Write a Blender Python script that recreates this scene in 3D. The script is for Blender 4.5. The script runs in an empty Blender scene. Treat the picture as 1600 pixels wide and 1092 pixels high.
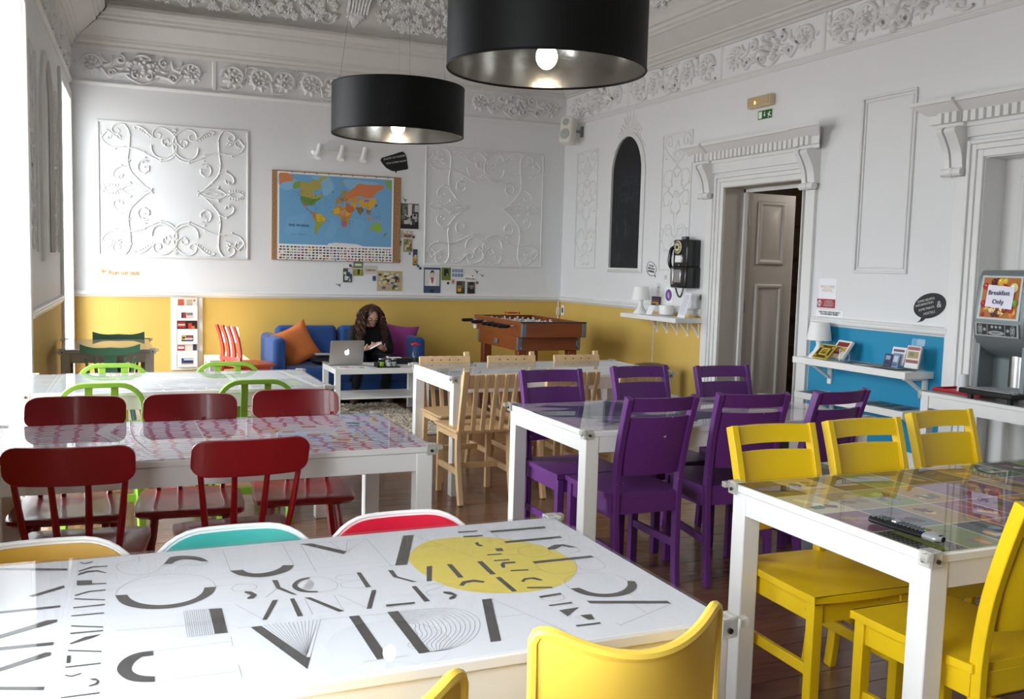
import bpy, bmesh, math, random
from math import pi, sin, cos, radians
from mathutils import Vector, Matrix
random.seed(7)
SC = bpy.context.scene
C = bpy.context.collection
# ------------------------------------------------------------------ camera
cd = bpy.data.cameras.new('camera'); cam = bpy.data.objects.new('camera', cd); C.objects.link(cam)
cd.sensor_fit = 'HORIZONTAL'; cd.sensor_width = 36.0; cd.lens = 33.392; cd.clip_start = 0.05; cd.clip_end = 200
_r = Vector((0.9177781, -0.39616105, 0.02719906)); _u = Vector((0.01020235, 0.0919974, 0.99570698)); _f = Vector((0.39696256, 0.91356056, -0.08847498))
cam.matrix_world = Matrix(((_r.x, _u.x, -_f.x, 0), (_r.y, _u.y, -_f.y, 0), (_r.z, _u.z, -_f.z, 1.43858), (0, 0, 0, 1)))
SC.camera = cam
# ------------------------------------------------------------------ world: bright overcast sky, darker street below the horizon
W = bpy.data.worlds.new('overcast'); SC.world = W; W.use_nodes = True
nt = W.node_tree; nt.nodes.clear()
o_ = nt.nodes.new('ShaderNodeOutputWorld'); b_ = nt.nodes.new('ShaderNodeBackground'); tc = nt.nodes.new('ShaderNodeTexCoord')
sp = nt.nodes.new('ShaderNodeSeparateXYZ'); mr = nt.nodes.new('ShaderNodeMapRange'); mx = nt.nodes.new('ShaderNodeMix'); mx.data_type = 'RGBA'
mr.inputs[1].default_value = -0.06; mr.inputs[2].default_value = 0.06
mx.inputs[6].default_value = (0.42, 0.42, 0.42, 1); mx.inputs[7].default_value = (0.88, 0.95, 1.0, 1)
nt.links.new(tc.outputs['Generated'], sp.inputs[0]); nt.links.new(sp.outputs[2], mr.inputs[0]); nt.links.new(mr.outputs[0], mx.inputs[0])
nt.links.new(mx.outputs[2], b_.inputs[0]); nt.links.new(b_.outputs[0], o_.inputs[0])
b_.inputs[1].default_value = 9.0
SC.view_settings.view_transform = 'Standard'; SC.view_settings.look = 'None'; SC.view_settings.gamma = 1; SC.view_settings.use_curve_mapping = False
SC.view_settings.exposure = 0.92
SC.cycles.use_denoising = True
SC.cycles.max_bounces = 14; SC.cycles.diffuse_bounces = 6; SC.cycles.glossy_bounces = 4; SC.cycles.transparent_max_bounces = 24
SC.cycles.sample_clamp_indirect = 8.0; SC.cycles.caustics_reflective = False; SC.cycles.caustics_refractive = False

# ------------------------------------------------------------------ helpers
def lin(c):
    if isinstance(c, str):
        c = tuple(int(c[i:i+2], 16) / 255 for i in (0, 2, 4))
    else:
        c = tuple(v / 255 for v in c)
    return tuple(v / 12.92 if v <= 0.04045 else ((v + 0.055) / 1.055) ** 2.4 for v in c)

MATS = {}
def pm(name, col, rough=0.5, metal=0.0, coat=0.0, bump=0.0, bscale=60.0, var=0.0, vscale=6.0, emit=0.0, ior=1.45, randv=0.0, sheen=0.0, stretch=None, wear=None, ecol=None):
    if name in MATS: return MATS[name]
    m = bpy.data.materials.new(name); m.use_nodes = True; n = m.node_tree.nodes; l = m.node_tree.links
    p = n['Principled BSDF']; c = lin(col) + (1,)
    p.inputs['Base Color'].default_value = c; p.inputs['Roughness'].default_value = rough; p.inputs['Metallic'].default_value = metal
    p.inputs['Coat Weight'].default_value = coat; p.inputs['Coat Roughness'].default_value = 0.05; p.inputs['IOR'].default_value = ior
    if sheen: p.inputs['Sheen Weight'].default_value = sheen
    if emit:
        p.inputs['Emission Color'].default_value = (lin(ecol) + (1,)) if ecol else c; p.inputs['Emission Strength'].default_value = emit
    if var or bump or randv or wear:
        t = n.new('ShaderNodeTexCoord'); mp = n.new('ShaderNodeMapping'); l.new(t.outputs['Object'], mp.inputs[0])
        if stretch: mp.inputs['Scale'].default_value = stretch
    src = None
    if var:
        nz = n.new('ShaderNodeTexNoise'); nz.inputs['Scale'].default_value = vscale; nz.inputs['Detail'].default_value = 5
        l.new(mp.outputs[0], nz.inputs[0])
        r = n.new('ShaderNodeMapRange'); r.inputs[1].default_value = 0.25; r.inputs[2].default_value = 0.75; r.inputs[3].default_value = 1 - var; r.inputs[4].default_value = 1 + var * 0.6
        l.new(nz.outputs[0], r.inputs[0]); src = r.outputs[0]
    if randv:
        oi = n.new('ShaderNodeObjectInfo'); r2 = n.new('ShaderNodeMapRange'); r2.inputs[3].default_value = 1 - randv; r2.inputs[4].default_value = 1 + randv
        l.new(oi.outputs['Random'], r2.inputs[0])
        if src:
            mu = n.new('ShaderNodeMath'); mu.operation = 'MULTIPLY'; l.new(src, mu.inputs[0]); l.new(r2.outputs[0], mu.inputs[1]); src = mu.outputs[0]
        else: src = r2.outputs[0]
    if src:
        vm = n.new('ShaderNodeVectorMath'); vm.operation = 'SCALE'; vm.inputs[0].default_value = c[:3]; l.new(src, vm.inputs['Scale'])
        l.new(vm.outputs[0], p.inputs['Base Color'])
    if wear:   # chipped paint: pale specks of the primer showing through
        nz = n.new('ShaderNodeTexNoise'); nz.inputs['Scale'].default_value = 34; nz.inputs['Detail'].default_value = 3; l.new(mp.outputs[0], nz.inputs[0])
        g = n.new('ShaderNodeMath'); g.operation = 'GREATER_THAN'; g.inputs[1].default_value = 0.735; l.new(nz.outputs[0], g.inputs[0])
        mixn = n.new('ShaderNodeMix'); mixn.data_type = 'RGBA'; l.new(g.outputs[0], mixn.inputs[0])
        if src: l.new(vm.outputs[0], mixn.inputs[6])
        else: mixn.inputs[6].default_value = c
        mixn.inputs[7].default_value = lin(wear) + (1,); l.new(mixn.outputs[2], p.inputs['Base Color'])
    if bump:
        nb = n.new('ShaderNodeTexNoise'); nb.inputs['Scale'].default_value = bscale; nb.inputs['Detail'].default_value = 3; l.new(mp.outputs[0], nb.inputs[0])
        bn = n.new('ShaderNodeBump'); bn.inputs['Strength'].default_value = bump; bn.inputs['Distance'].default_value = 0.01
        l.new(nb.outputs[0], bn.inputs['Height']); l.new(bn.outputs[0], p.inputs['Normal'])
    MATS[name] = m; return m

def thin_glass(name, tint=(1, 1, 1), ior=1.45, rough=0.0):
    m = bpy.data.materials.new(name); m.use_nodes = True; n = m.node_tree.nodes; l = m.node_tree.links; n.clear()
    o = n.new('ShaderNodeOutputMaterial'); mi = n.new('ShaderNodeMixShader'); t = n.new('ShaderNodeBsdfTransparent'); g = n.new('ShaderNodeBsdfGlossy'); f = n.new('ShaderNodeFresnel')
    t.inputs[0].default_value = tint + (1,); g.inputs['Roughness'].default_value = rough; f.inputs[0].default_value = ior
    geo = n.new('ShaderNodeNewGeometry'); mu = n.new('ShaderNodeMath'); mu.operation = 'MULTIPLY'; iv = n.new('ShaderNodeMath'); iv.operation = 'SUBTRACT'; iv.inputs[0].default_value = 1
    l.new(geo.outputs['Backfacing'], iv.inputs[1]); l.new(f.outputs[0], mu.inputs[0]); l.new(iv.outputs[0], mu.inputs[1])   # a ray leaving the pane is not reflected again
    l.new(mu.outputs[0], mi.inputs[0]); l.new(t.outputs[0], mi.inputs[1]); l.new(g.outputs[0], mi.inputs[2]); l.new(mi.outputs[0], o.inputs[0])
    MATS[name] = m; return m

def print_mat(name='print', rough=0.45):
    if name in MATS: return MATS[name]
    m = bpy.data.materials.new(name); m.use_nodes = True; n = m.node_tree.nodes; l = m.node_tree.links
    p = n['Principled BSDF']; p.inputs['Roughness'].default_value = rough
    a = n.new('ShaderNodeAttribute'); a.attribute_name = 'Col'; l.new(a.outputs['Color'], p.inputs['Base Color'])
    MATS[name] = m; return m

def spline(pts, n=6, closed=False):
    P = [Vector(p) for p in pts]; out = []
    N = len(P)
    rng = range(N if closed else N - 1)
    for i in rng:
        p0 = P[i-1] if (closed or i > 0) else P[i]; p1 = P[i]; p2 = P[(i+1) % N]; p3 = P[(i+2) % N] if (closed or i + 2 < N) else p2
        for k in range(n):
            t = k / n
            out.append(0.5 * ((2*p1) + (p2-p0)*t + (2*p0-5*p1+4*p2-p3)*t*t + (3*p1-p0-3*p2+p3)*t**3))
    if not closed: out.append(P[-1])
    return out

class MB:
    def __init__(s): s.v = []; s.f = []; s.mi = []; s.col = []; s.M = Matrix(); s.cur = 0; s.c = (1, 1, 1)
    def add(s, vs, fs):
        b = len(s.v); s.v += [tuple(s.M @ Vector(v)) for v in vs]
        for f in fs: s.f.append([b + i for i in f]); s.mi.append(s.cur); s.col.append(s.c)
        return s
    def box(s, x0, x1, y0, y1, z0, z1):
        return s.add([(x0,y0,z0),(x1,y0,z0),(x1,y1,z0),(x0,y1,z0),(x0,y0,z1),(x1,y0,z1),(x1,y1,z1),(x0,y1,z1)],
                     [(0,3,2,1),(4,5,6,7),(0,1,5,4),(1,2,6,5),(2,3,7,6),(3,0,4,7)])
    def cbox(s, c, d, rot=None):
        M0 = s.M; s.M = M0 @ Matrix.Translation(c) @ (rot.to_4x4() if rot else Matrix())
        x, y, z = d[0]/2, d[1]/2, d[2]/2; s.box(-x, x, -y, y, -z, z); s.M = M0; return s
    def bar(s, a, b, w, h=None, up=(0, 0, 1)):
        a = Vector(a); b = Vector(b); d = (b - a); L = d.length; d.normalize(); h = h or w
        x = d.cross(Vector(up));
        if x.length < 1e-4: x = d.cross(Vector((0, 1, 0)))
        x.normalize(); y = x.cross(d)
        return s.add([a + x*sx*w/2 + y*sy*h/2 for sx, sy in ((-1,-1),(1,-1),(1,1),(-1,1))] + [b + x*sx*w/2 + y*sy*h/2 for sx, sy in ((-1,-1),(1,-1),(1,1),(-1,1))],
                     [(0,1,2,3),(7,6,5,4),(0,4,5,1),(1,5,6,2),(2,6,7,3),(3,7,4,0)])
    def sweep(s, pts, sect, caps=True, closed=False, up=None, scale=None):
        """sweep a closed 2-D section along 3-D points"""
        P = [Vector(p) for p in pts]; n = len(P); k = len(sect); vs = []
        for i in range(n):
            if closed: t = P[(i+1) % n] - P[i-1]
            else: t = P[min(i+1, n-1)] - P[max(i-1, 0)]
            if t.length < 1e-9: t = Vector((0, 0, 1))
            t.normalize()
            if up is not None:
                x = t.cross(Vector(up))
                if x.length < 1e-4: x = Vector((1, 0, 0))
                x.normalize(); y = x.cross(t)
            else:
                if i == 0:
                    a = Vector((0, 0, 1)) if abs(t.z) < 0.9 else Vector((1, 0, 0)); x = t.cross(a).normalized()
                else:
                    x = (x - t * x.dot(t))
                    x = x.normalized() if x.length > 1e-6 else t.orthogonal().normalized()
                y = t.cross(x)
            sc = scale[i] if scale else 1
            for q in sect: vs.append(P[i] + x*q[0]*sc + y*q[1]*sc)
        fs = []
        for i in range(n if closed else n - 1):
            for j in range(k):
                a, b = i*k + j, i*k + (j+1) % k; c, d = ((i+1) % n)*k + (j+1) % k, ((i+1) % n)*k + j
                fs.append((a, b, c, d))
        if caps and not closed: fs += [tuple(range(k))[::-1], tuple((n-1)*k + j for j in range(k))]
        return s.add(vs, fs)
    def tube(s, pts, r, n=8, closed=False, caps=True):
        if not hasattr(r, '__len__'): r = [r] * len(pts)
        return s.sweep(pts, [(cos(2*pi*j/n), sin(2*pi*j/n)) for j in range(n)], caps, closed, None, r)
    def cyl(s, a, b, r0, r1=None, n=16): return s.tube([a, b], [r0, r0 if r1 is None else r1], n)
    def lathe(s, prof, n=24, c=(0, 0, 0), caps=True):
        vs = []; k = len(prof)
        for i in range(n):
            a = 2*pi*i/n
            for r, z in prof: vs.append((c[0] + r*cos(a), c[1] + r*sin(a), c[2] + z))
        fs = [(i*k + j, ((i+1) % n)*k + j, ((i+1) % n)*k + j + 1, i*k + j + 1) for i in range(n) for j in range(k-1)]
        if caps:
            if prof[0][0] > 1e-6: fs.append(tuple(i*k for i in range(n))[::-1])
            if prof[-1][0] > 1e-6: fs.append(tuple(i*k + k-1 for i in range(n)))
        return s.add(vs, fs)
    def prism(s, poly, f0, f1=None):
        """extrude a 2-D outline between two mappings (callables 2D -> 3D)"""
        n = len(poly); vs = [f0(*p) for p in poly] + [f1(*p) for p in poly]
        return s.add(vs, [tuple(range(n))[::-1], tuple(range(n, 2*n))] + [(i, (i+1) % n, n + (i+1) % n, n + i) for i in range(n)])
    def pz(s, poly, z0, z1): return s.prism(poly, lambda x, y: (x, y, z0), lambda x, y: (x, y, z1))
    def grid(s, fn, nu, nv, closeu=False):
        vs = [fn(i / (nu if closeu else nu - 1), j / (nv - 1)) for i in range(nu) for j in range(nv)]
        fs = [(i*nv + j, ((i+1) % nu)*nv + j, ((i+1) % nu)*nv + j + 1, i*nv + j + 1) for i in range(nu if closeu else nu - 1) for j in range(nv - 1)]
        return s.add(vs, fs)
    def blob(s, c, r, n=8, m=6):
        if not hasattr(r, '__len__'): r = (r, r, r)
        def fn(u, v):
            a = 2*pi*u; b = pi*(v*0.98 + 0.01)
            return (c[0] + r[0]*sin(b)*cos(a), c[1] + r[1]*sin(b)*sin(a), c[2] - r[2]*cos(b))
        return s.grid(fn, n, m, True)
    def relief(s, fn, pts, w, h, taper=(1, 1), segs=5, leaf=False):
        """half-round plaster strand: 2-D line pts, half width w, height h, fn(u,v,d)->3D"""
        P = [Vector((p[0], p[1])) for p in pts]; n = len(P); vs = []
        for i in range(n):
            t = P[min(i+1, n-1)] - P[max(i-1, 0)]
            if t.length < 1e-9: t = Vector((1, 0))
            t.normalize(); nr = Vector((-t.y, t.x)); q = i / (n - 1)
            k = (sin(pi * (0.06 + 0.94*q))**0.8 if leaf else taper[0] + (taper[1]-taper[0])*q)
            for j in range(segs):
                a = pi * j / (segs - 1)
                pt = P[i] + nr * cos(a) * w * k
                vs.append(fn(pt.x, pt.y, sin(a) * h * max(k, 0.3) - 0.001))
        fs = [(i*segs + j, i*segs + j + 1, (i+1)*segs + j + 1, (i+1)*segs + j) for i in range(n-1) for j in range(segs-1)]
        return s.add(vs, fs)
    def mesh(s, name, recalc=True, smooth=35):
        me = bpy.data.meshes.new(name); me.from_pydata(s.v, [], s.f)
        me.polygons.foreach_set('material_index', s.mi)
        if any(c != (1, 1, 1) for c in s.col):
            ca = me.color_attributes.new('Col', 'FLOAT_COLOR', 'CORNER'); arr = []
            for p, c in zip(me.polygons, s.col): arr += list(c + (1,)) * p.loop_total
            ca.data.foreach_set('color', arr)
        if recalc:
            bm = bmesh.new(); bm.from_mesh(me); bmesh.ops.recalc_face_normals(bm, faces=bm.faces); bm.to_mesh(me); bm.free()
        if smooth:
            me.polygons.foreach_set('use_smooth', [True] * len(me.polygons)); me.set_sharp_from_angle(angle=radians(smooth))
        me.update(); return me
    def build(s, name, mat, parent=None, bevel=0, recalc=True, smooth=35, seg=2, sub=0):
        return obj(name, s.mesh(name, recalc, smooth), mat, parent, bevel, seg, sub)

def obj(name, me, mat, parent=None, bevel=0, seg=2, sub=0):
    for m in (mat if isinstance(mat, (list, tuple)) else [mat]): me.materials.append(m)
    o = bpy.data.objects.new(name, me); C.objects.link(o)
    if parent: o.parent = parent
    if bevel:
        b = o.modifiers.new('bevel', 'BEVEL'); b.width = bevel; b.segments = seg; b.limit_method = 'ANGLE'; b.angle_limit = radians(40); b.harden_normals = False
    if sub:
        b = o.modifiers.new('sub', 'SUBSURF'); b.levels = sub; b.render_levels = sub
    return o
def thing(name, label, cat, loc=(0, 0, 0), rz=0, group=None):
    o = bpy.data.objects.new(name, None); C.objects.link(o); o.empty_display_size = 0.1
    o.location = loc; o.rotation_euler = (0, 0, rz); return tag(o, label, cat, group)
def tag(o, label, cat, group=None):
    o['label'] = label; o['category'] = cat
    if group: o['group'] = group
    return o
def struct(o): o['kind'] = 'structure'; return o
def stuff(o): o['kind'] = 'stuff'; return o
def dup(root, loc, rz=0, label=None, group=None):
    r = root.copy(); C.objects.link(r); r.location = loc; r.rotation_euler = (0, 0, rz)
    if label: r['label'] = label
    if group: r['group'] = group
    for ch in KIDS(root):
        c = ch.copy(); C.objects.link(c); c.parent = r
        for g in KIDS(ch):
            d = g.copy(); C.objects.link(d); d.parent = c
    return r
def KIDS(o): return [x for x in C.objects if x.parent == o]
def partcopy(o, loc=None, mw=None):
    c = o.copy(); C.objects.link(c)
    if loc is not None: c.location = loc
    return c
FONT = None
def text_mesh(txt, size, bold=0.0, extrude=0.0008, align='CENTER', shear=0.0, space=1.0):
    cu = bpy.data.curves.new('lettering', 'FONT'); cu.body = txt; cu.size = size; cu.align_x = align; cu.align_y = 'CENTER'; cu.offset = bold; cu.extrude = extrude; cu.shear = shear; cu.space_character = space; cu.resolution_u = 3; cu.space_line = 0.85
    t = bpy.data.objects.new('lettering', cu); C.objects.link(t)
    dg = bpy.context.evaluated_depsgraph_get(); dg.update()
    me = bpy.data.meshes.new_from_object(t.evaluated_get(dg)); C.objects.unlink(t); bpy.data.objects.remove(t); bpy.data.curves.remove(cu)
    me.materials.clear()
    return me
def text(name, txt, size, mat, parent, M, bold=0.0, shear=0.0, space=1.0, extrude=0.0006, align='CENTER'):
    me = text_mesh(txt, size, bold, extrude, align, shear, space); me.transform(M)
    return obj(name, me, mat, parent)
# frames to lay flat things on: local x,y -> wall plane, z out of the wall
def on_back(x, z, d=0.0, roll=0): return Matrix.Translation((x, YB - d, z)) @ Matrix(((1,0,0,0),(0,0,-1,0),(0,1,0,0),(0,0,0,1))) @ Matrix.Rotation(roll, 4, 'Z')
def on_right(y, z, d=0.0, roll=0): return Matrix.Translation((XR - d, y, z)) @ Matrix(((0,0,-1,0),(-1,0,0,0),(0,1,0,0),(0,0,0,1))) @ Matrix.Rotation(roll, 4, 'Z')

YB, XR, ZC = 10.232, 5.059, 4.25
def XL(y): return -0.255 - 0.0394 * (YB - y)
fb = lambda u, v, d: (u, YB - d, v)            # back wall
fr = lambda u, v, d: (XR - d, u, v)            # right wall
fl = lambda u, v, d: (XL(u) + d, u, v)         # left wall

# ------------------------------------------------------------------ materials
white_wall = pm('white_wall_paint', (226, 227, 228), 0.55, var=0.02, vscale=2, bump=0.03, bscale=120)
plaster = pm('white_plaster', (222, 222, 221), 0.5, var=0.03, vscale=8)
ceil_m = pm('ceiling_plaster', (208, 205, 201), 0.6, var=0.03, vscale=8)
trim_m = pm('white_gloss_trim', (228, 228, 226), 0.35, var=0.02, vscale=5)
yellow_wall = pm('yellow_wall_paint', (216, 181, 94), 0.6, var=0.05, vscale=3, bump=0.06, bscale=90)
blue_wall = pm('blue_wall_paint', (22, 136, 176), 0.55, var=0.04, vscale=4, bump=0.08, bscale=110)
table_w = pm('white_table_paint', (232, 231, 228), 0.35, var=0.02, vscale=9, bump=0.02, bscale=40, wear=None)
table_g = pm('grey_table_paint', (150, 138, 126), 0.4, var=0.04)
white_p = pm('white_plastic', (236, 236, 234), 0.35)
white_lam = pm('white_laminate', (232, 231, 227), 0.3)
black_p = pm('black_plastic', (20, 20, 22), 0.35)
black_m = pm('black_sticker', (22, 22, 26), 0.5)
steel = pm('brushed_steel', (190, 190, 190), 0.3, 1.0)
chrome = pm('chrome', (215, 215, 215), 0.12, 1.0)
paper = pm('paper_white', (240, 240, 240), 0.6)
ink = pm('dark_ink', (40, 40, 44), 0.6)
chalk = pm('white_chalk', (205, 205, 205), 0.7)
glass = thin_glass('window_glass'); acrylic = thin_glass('clear_acrylic', (0.985, 0.985, 0.985), 1.47); bottle_gl = thin_glass('bottle_glass', (0.9, 0.93, 0.92), 1.5)
def clear_plastic(name, col, f):
    m = pm(name, col, .15); n = m.node_tree.nodes; l = m.node_tree.links; t = n.new('ShaderNodeBsdfTransparent'); x = n.new('ShaderNodeMixShader'); x.inputs[0].default_value = f
    l.new(t.outputs[0], x.inputs[1]); l.new(n['Principled BSDF'].outputs[0], x.inputs[2]); l.new(x.outputs[0], n['Material Output'].inputs[0]); return m
clip_pl = clear_plastic('clip_plastic', (205, 202, 194), .42)
PR = print_mat()
# ------------------------------------------------------------------ floor of single boards
floor_m = pm('floor_board_wood', (116, 79, 54), 0.27, coat=0.2, var=0.25, vscale=3.0, randv=0.14, stretch=(1.2, 9, 9), bump=0.05, bscale=30)
gap_m = pm('floor_gap', (30, 18, 12), 0.7)
fl_o = struct(MB().box(-1.3, 7.4, -6.8, YB + 0.1, -0.12, -0.022).build('floor', gap_m))
mats_cache = []
y = -2.9; i = 0; rb = random.Random(3)
BW = 0.125
board_me = {}
while y < YB:
    cuts = [-0.9] + sorted([rb.uniform(0.6, 2.1), rb.uniform(2.8, 4.4)]) + [XR + 0.02]
    y1 = min(y + BW - 0.004, YB - 0.001)
    for a, b in zip(cuts[:-1], cuts[1:]):
        L = round(b - a, 1)
        if L not in board_me:
            board_me[L] = MB().box(0, L - 0.003, 0, BW - 0.004, -0.02, 0.0).mesh('floor_board', smooth=0); board_me[L].materials.append(floor_m)
        o = bpy.data.objects.new('floor_board', board_me[L]); C.objects.link(o); o.parent = fl_o; o.location = (a, y, rb.uniform(-0.0012, 0)); o.scale = ((b - a) / L, (y1 - y) / (BW - 0.004), 1)
    y += BW; i += 1
# ------------------------------------------------------------------ walls
ZR0, ZR1 = 1.03, 1.085          # chair rail
w = MB(); w.box(-0.9, XR + 0.35, YB, YB + 0.3, 0, ZC + 0.1)
wall_back = struct(w.build('wall_back', white_wall))
MB().add([(XL(YB) - 0.02, YB - 0.004, 0), (XR, YB - 0.004, 0), (XR, YB - 0.004, ZR0 + 0.01), (XL(YB) - 0.02, YB - 0.004, ZR0 + 0.01)], [(0, 1, 2, 3)]).build('wainscot_paint', yellow_wall, wall_back)
RAIL = [(0, -0.03), (0.012, -0.03), (0.018, -0.018), (0.03, -0.012), (0.034, 0.0), (0.03, 0.008), (0.036, 0.02), (0.03, 0.03), (0.01, 0.036), (0, 0.036)]
def mould(mb, fn, u0, u1, z, prof):
    n = len(prof)
    mb.add([fn(u0, z + q[1], q[0]) for q in prof] + [fn(u1, z + q[1], q[0]) for q in prof], [(i, (i+1) % n, n + (i+1) % n, n + i) for i in range(n)] + [tuple(range(n)), tuple(range(n, 2*n))[::-1]])
m = MB(); mould(m, fb, XL(YB), XR, 1.05, RAIL); struct(m.build('trim_1', trim_m))
BASE = [(0, 0), (0.03, 0), (0.03, 0.17), (0.024, 0.18), (0.024, 0.21), (0.012, 0.235), (0, 0.24)]
m = MB(); mould(m, fb, XL(YB), XR, 0, BASE); struct(m.build('baseboard_back', trim_m))
# wall behind the photographer
struct(MB().box(-1.4, XR + 0.35, -6.8, -6.5, 0, ZC + 0.1).build('wall_front', white_wall))
# ceiling and coving
struct(MB().box(-1.5, XR + 0.4, -6.8, YB + 0.3, ZC, ZC + 0.12).build('ceiling', ceil_m))
D1 = (5.99, 7.03, 2.17)      # door_1 opening y0 y1 top
D2 = (3.12, 4.34, 2.19)
T = 0.30
w = MB()
w.box(XR, XR + T, D1[1], YB, 0, ZC + 0.1); w.box(XR, XR + T, D1[0], D1[1], D1[2], ZC + 0.1); w.box(XR, XR + T, D2[1], D1[0], 0, ZC + 0.1)
w.box(XR, XR + T, D2[0], D2[1], D2[2], ZC + 0.1); w.box(XR, XR + T, -6.6, D2[0], 0, ZC + 0.1)
wall_right = struct(w.build('wall_right', white_wall))
def wq(y0, y1, z1, mat, nm='wainscot_paint'): MB().add([(XR - 0.004, y0, 0), (XR - 0.004, y1, 0), (XR - 0.004, y1, z1), (XR - 0.004, y0, z1)], [(0, 1, 2, 3)]).build(nm, mat, wall_right)
wq(7.28, YB - 0.004, ZR0 + 0.01, yellow_wall); wq(4.5, 5.83, ZR0 + 0.02, blue_wall)
m = MB(); mould(m, fr, 7.27, YB, 1.05, RAIL); mould(m, fr, 4.52, 5.81, 1.075, RAIL); mould(m, fr, -3, 2.9, 1.075, RAIL); struct(m.build('trim_2', trim_m))
m = MB(); mould(m, fr, 7.27, YB, 0, BASE); mould(m, fr, 4.52, 5.81, 0, BASE); mould(m, fr, -3, 2.9, 0, BASE); struct(m.build('baseboard_right', trim_m))
# left wall with tall windows
WIN = [(8.97, 10.09), (4.55, 6.38), (0.15, 1.85)]; WZ0, WZ1 = 0.06, 2.88
w = MB(); TL = 0.34
def lbox(mb, y0, y1, z0, z1, d0, d1):
    P = []
    for z in (z0, z1): P += [fl(y0, z, d0), fl(y1, z, d0), fl(y1, z, d1), fl(y0, z, d1)]
    mb.add(P, [(0,3,2,1),(4,5,6,7),(0,1,5,4),(1,2,6,5),(2,3,7,6),(3,0,4,7)])
prev = YB + 0.2
for a, b in WIN:
    lbox(w, b, prev, 0, ZC + 0.1, -TL, 0); lbox(w, a, b, WZ1, ZC + 0.1, -TL, 0); lbox(w, a, b, -0.02, WZ0, -TL, 0); prev = a
lbox(w, -6.6, prev, 0, ZC + 0.1, -TL, 0)
wall_left = struct(w.build('wall_left', white_wall))
for (a, b) in ((6.46, 8.89), (1.93, 4.47), (-2.9, 0.07)):
    m = MB(); P = [fl(a, 0, 0.004), fl(b, 0, 0.004), fl(b, ZR0 + 0.01, 0.004), fl(a, ZR0 + 0.01, 0.004)]
    m.add(P, [(0, 1, 2, 3)]); m.build('wainscot_paint', yellow_wall, wall_left)
m = MB()
for a, b in ((6.46, 8.89), (1.93, 4.47), (-2.9, 0.07)): mould(m, fl, a, b, 1.05, RAIL)
struct(m.build('trim_3', trim_m))
m = MB()
for a, b in ((6.46, 8.89), (1.93, 4.47), (-2.9, 0.07)): mould(m, fl, a, b, 0, BASE)
struct(m.build('baseboard_left', trim_m))
for k, (a, b) in enumerate(WIN):
    m = MB()
    # outer casing on the room side and sash frame deep in the reveal
    for y0, y1, z0, z1 in ((a - 0.08, a, 0, WZ1 + 0.1), (b, b + 0.08, 0, WZ1 + 0.1), (a, b, WZ1, WZ1 + 0.1)): lbox(m, y0, y1, z0, z1, 0, 0.025)
    wo = struct(m.build('window_%d' % (k + 1), trim_m, bevel=0.006))
    f = MB(); mid = (a + b) / 2
    for y0, y1, z0, z1 in ((a, a + 0.05, WZ0, WZ1), (b - 0.05, b, WZ0, WZ1), (a, b, WZ0, WZ0 + 0.08), (a, b, WZ1 - 0.06, WZ1), (mid - 0.035, mid + 0.035, WZ0, WZ1), (a, b, 2.18, 2.24)): lbox(f, y0, y1, z0, z1, -0.27, -0.22)
    f.build('window_frame', trim_m, wo, bevel=0.005)
    for y0, y1 in ((a + 0.05, mid - 0.035), (mid + 0.035, b - 0.05)):
        for z0, z1 in ((WZ0 + 0.08, 2.18), (2.24, WZ1 - 0.06)):
            g = MB(); lbox(g, y0, y1, z0, z1, -0.247, -0.243); g.build('pane', glass, wo, smooth=0)
    ld = bpy.data.lights.new('window_portal_%d' % k, 'AREA'); ld.shape = 'RECTANGLE'; ld.size = b - a; ld.size_y = WZ1 - WZ0; ld.cycles.is_portal = True
    lo = bpy.data.objects.new('window_portal_%d' % k, ld); C.objects.link(lo)
    lo.matrix_world = Matrix.Translation((XL(mid) - 0.36, mid, (WZ0 + WZ1) / 2)) @ Matrix(((0, 0, -1, 0), (1, 0, 0, 0), (0, -1, 0, 0), (0, 0, 0, 1)))
# ------------------------------------------------------------------ frieze, cornice and coving
CORN = [(0, 3.405), (0.02, 3.405), (0.03, 3.425), (0.05, 3.43), (0.05, 3.45), (0.075, 3.47), (0.08, 3.495), (0.1, 3.50), (0.105, 3.515), (0.235, 3.625), (0.25, 3.63), (0.255, 3.655), (0.275, 3.665), (0.285, 3.69), (0.31, 3.70), (0.335, 3.735), (0.335, 3.765), (0.30, 3.775), (0.27, 3.78), (0.27, 3.81), (0.62, 4.18), (0.66, 4.25), (0, 4.25)]
def cornice(name, fn, u0, u1, mat):
    m = MB(); n = len(CORN)
    # mitred in the room's corners: every profile point is drawn back by its own projection
    m.add([fn(u0 + q[0], q[1], q[0]) for q in CORN] + [fn(u1 - q[0], q[1], q[0]) for q in CORN], [(i, i + 1, n + i + 1, n + i) for i in range(n - 1)])
    return struct(m.build(name, mat, smooth=20))
cornice('trim_4', fb, XL(YB), XR, ceil_m)
cornice('trim_5', fr, -6.6, YB, ceil_m); cornice('trim_6', fl, -6.6, YB, ceil_m)
LOW = [(0, -0.02), (0.012, -0.02), (0.02, -0.008), (0.028, 0.0), (0.028, 0.012), (0.014, 0.02), (0.01, 0.035), (0, 0.035)]
m = MB(); mould(m, fb, XL(YB), XR, 3.085, LOW); struct(m.build('trim_7', plaster))
m = MB(); mould(m, fr, -3, YB, 3.085, LOW); struct(m.build('trim_8', plaster))
m = MB(); mould(m, fl, -3, YB, 3.085, LOW); struct(m.build('trim_9', plaster))

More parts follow.
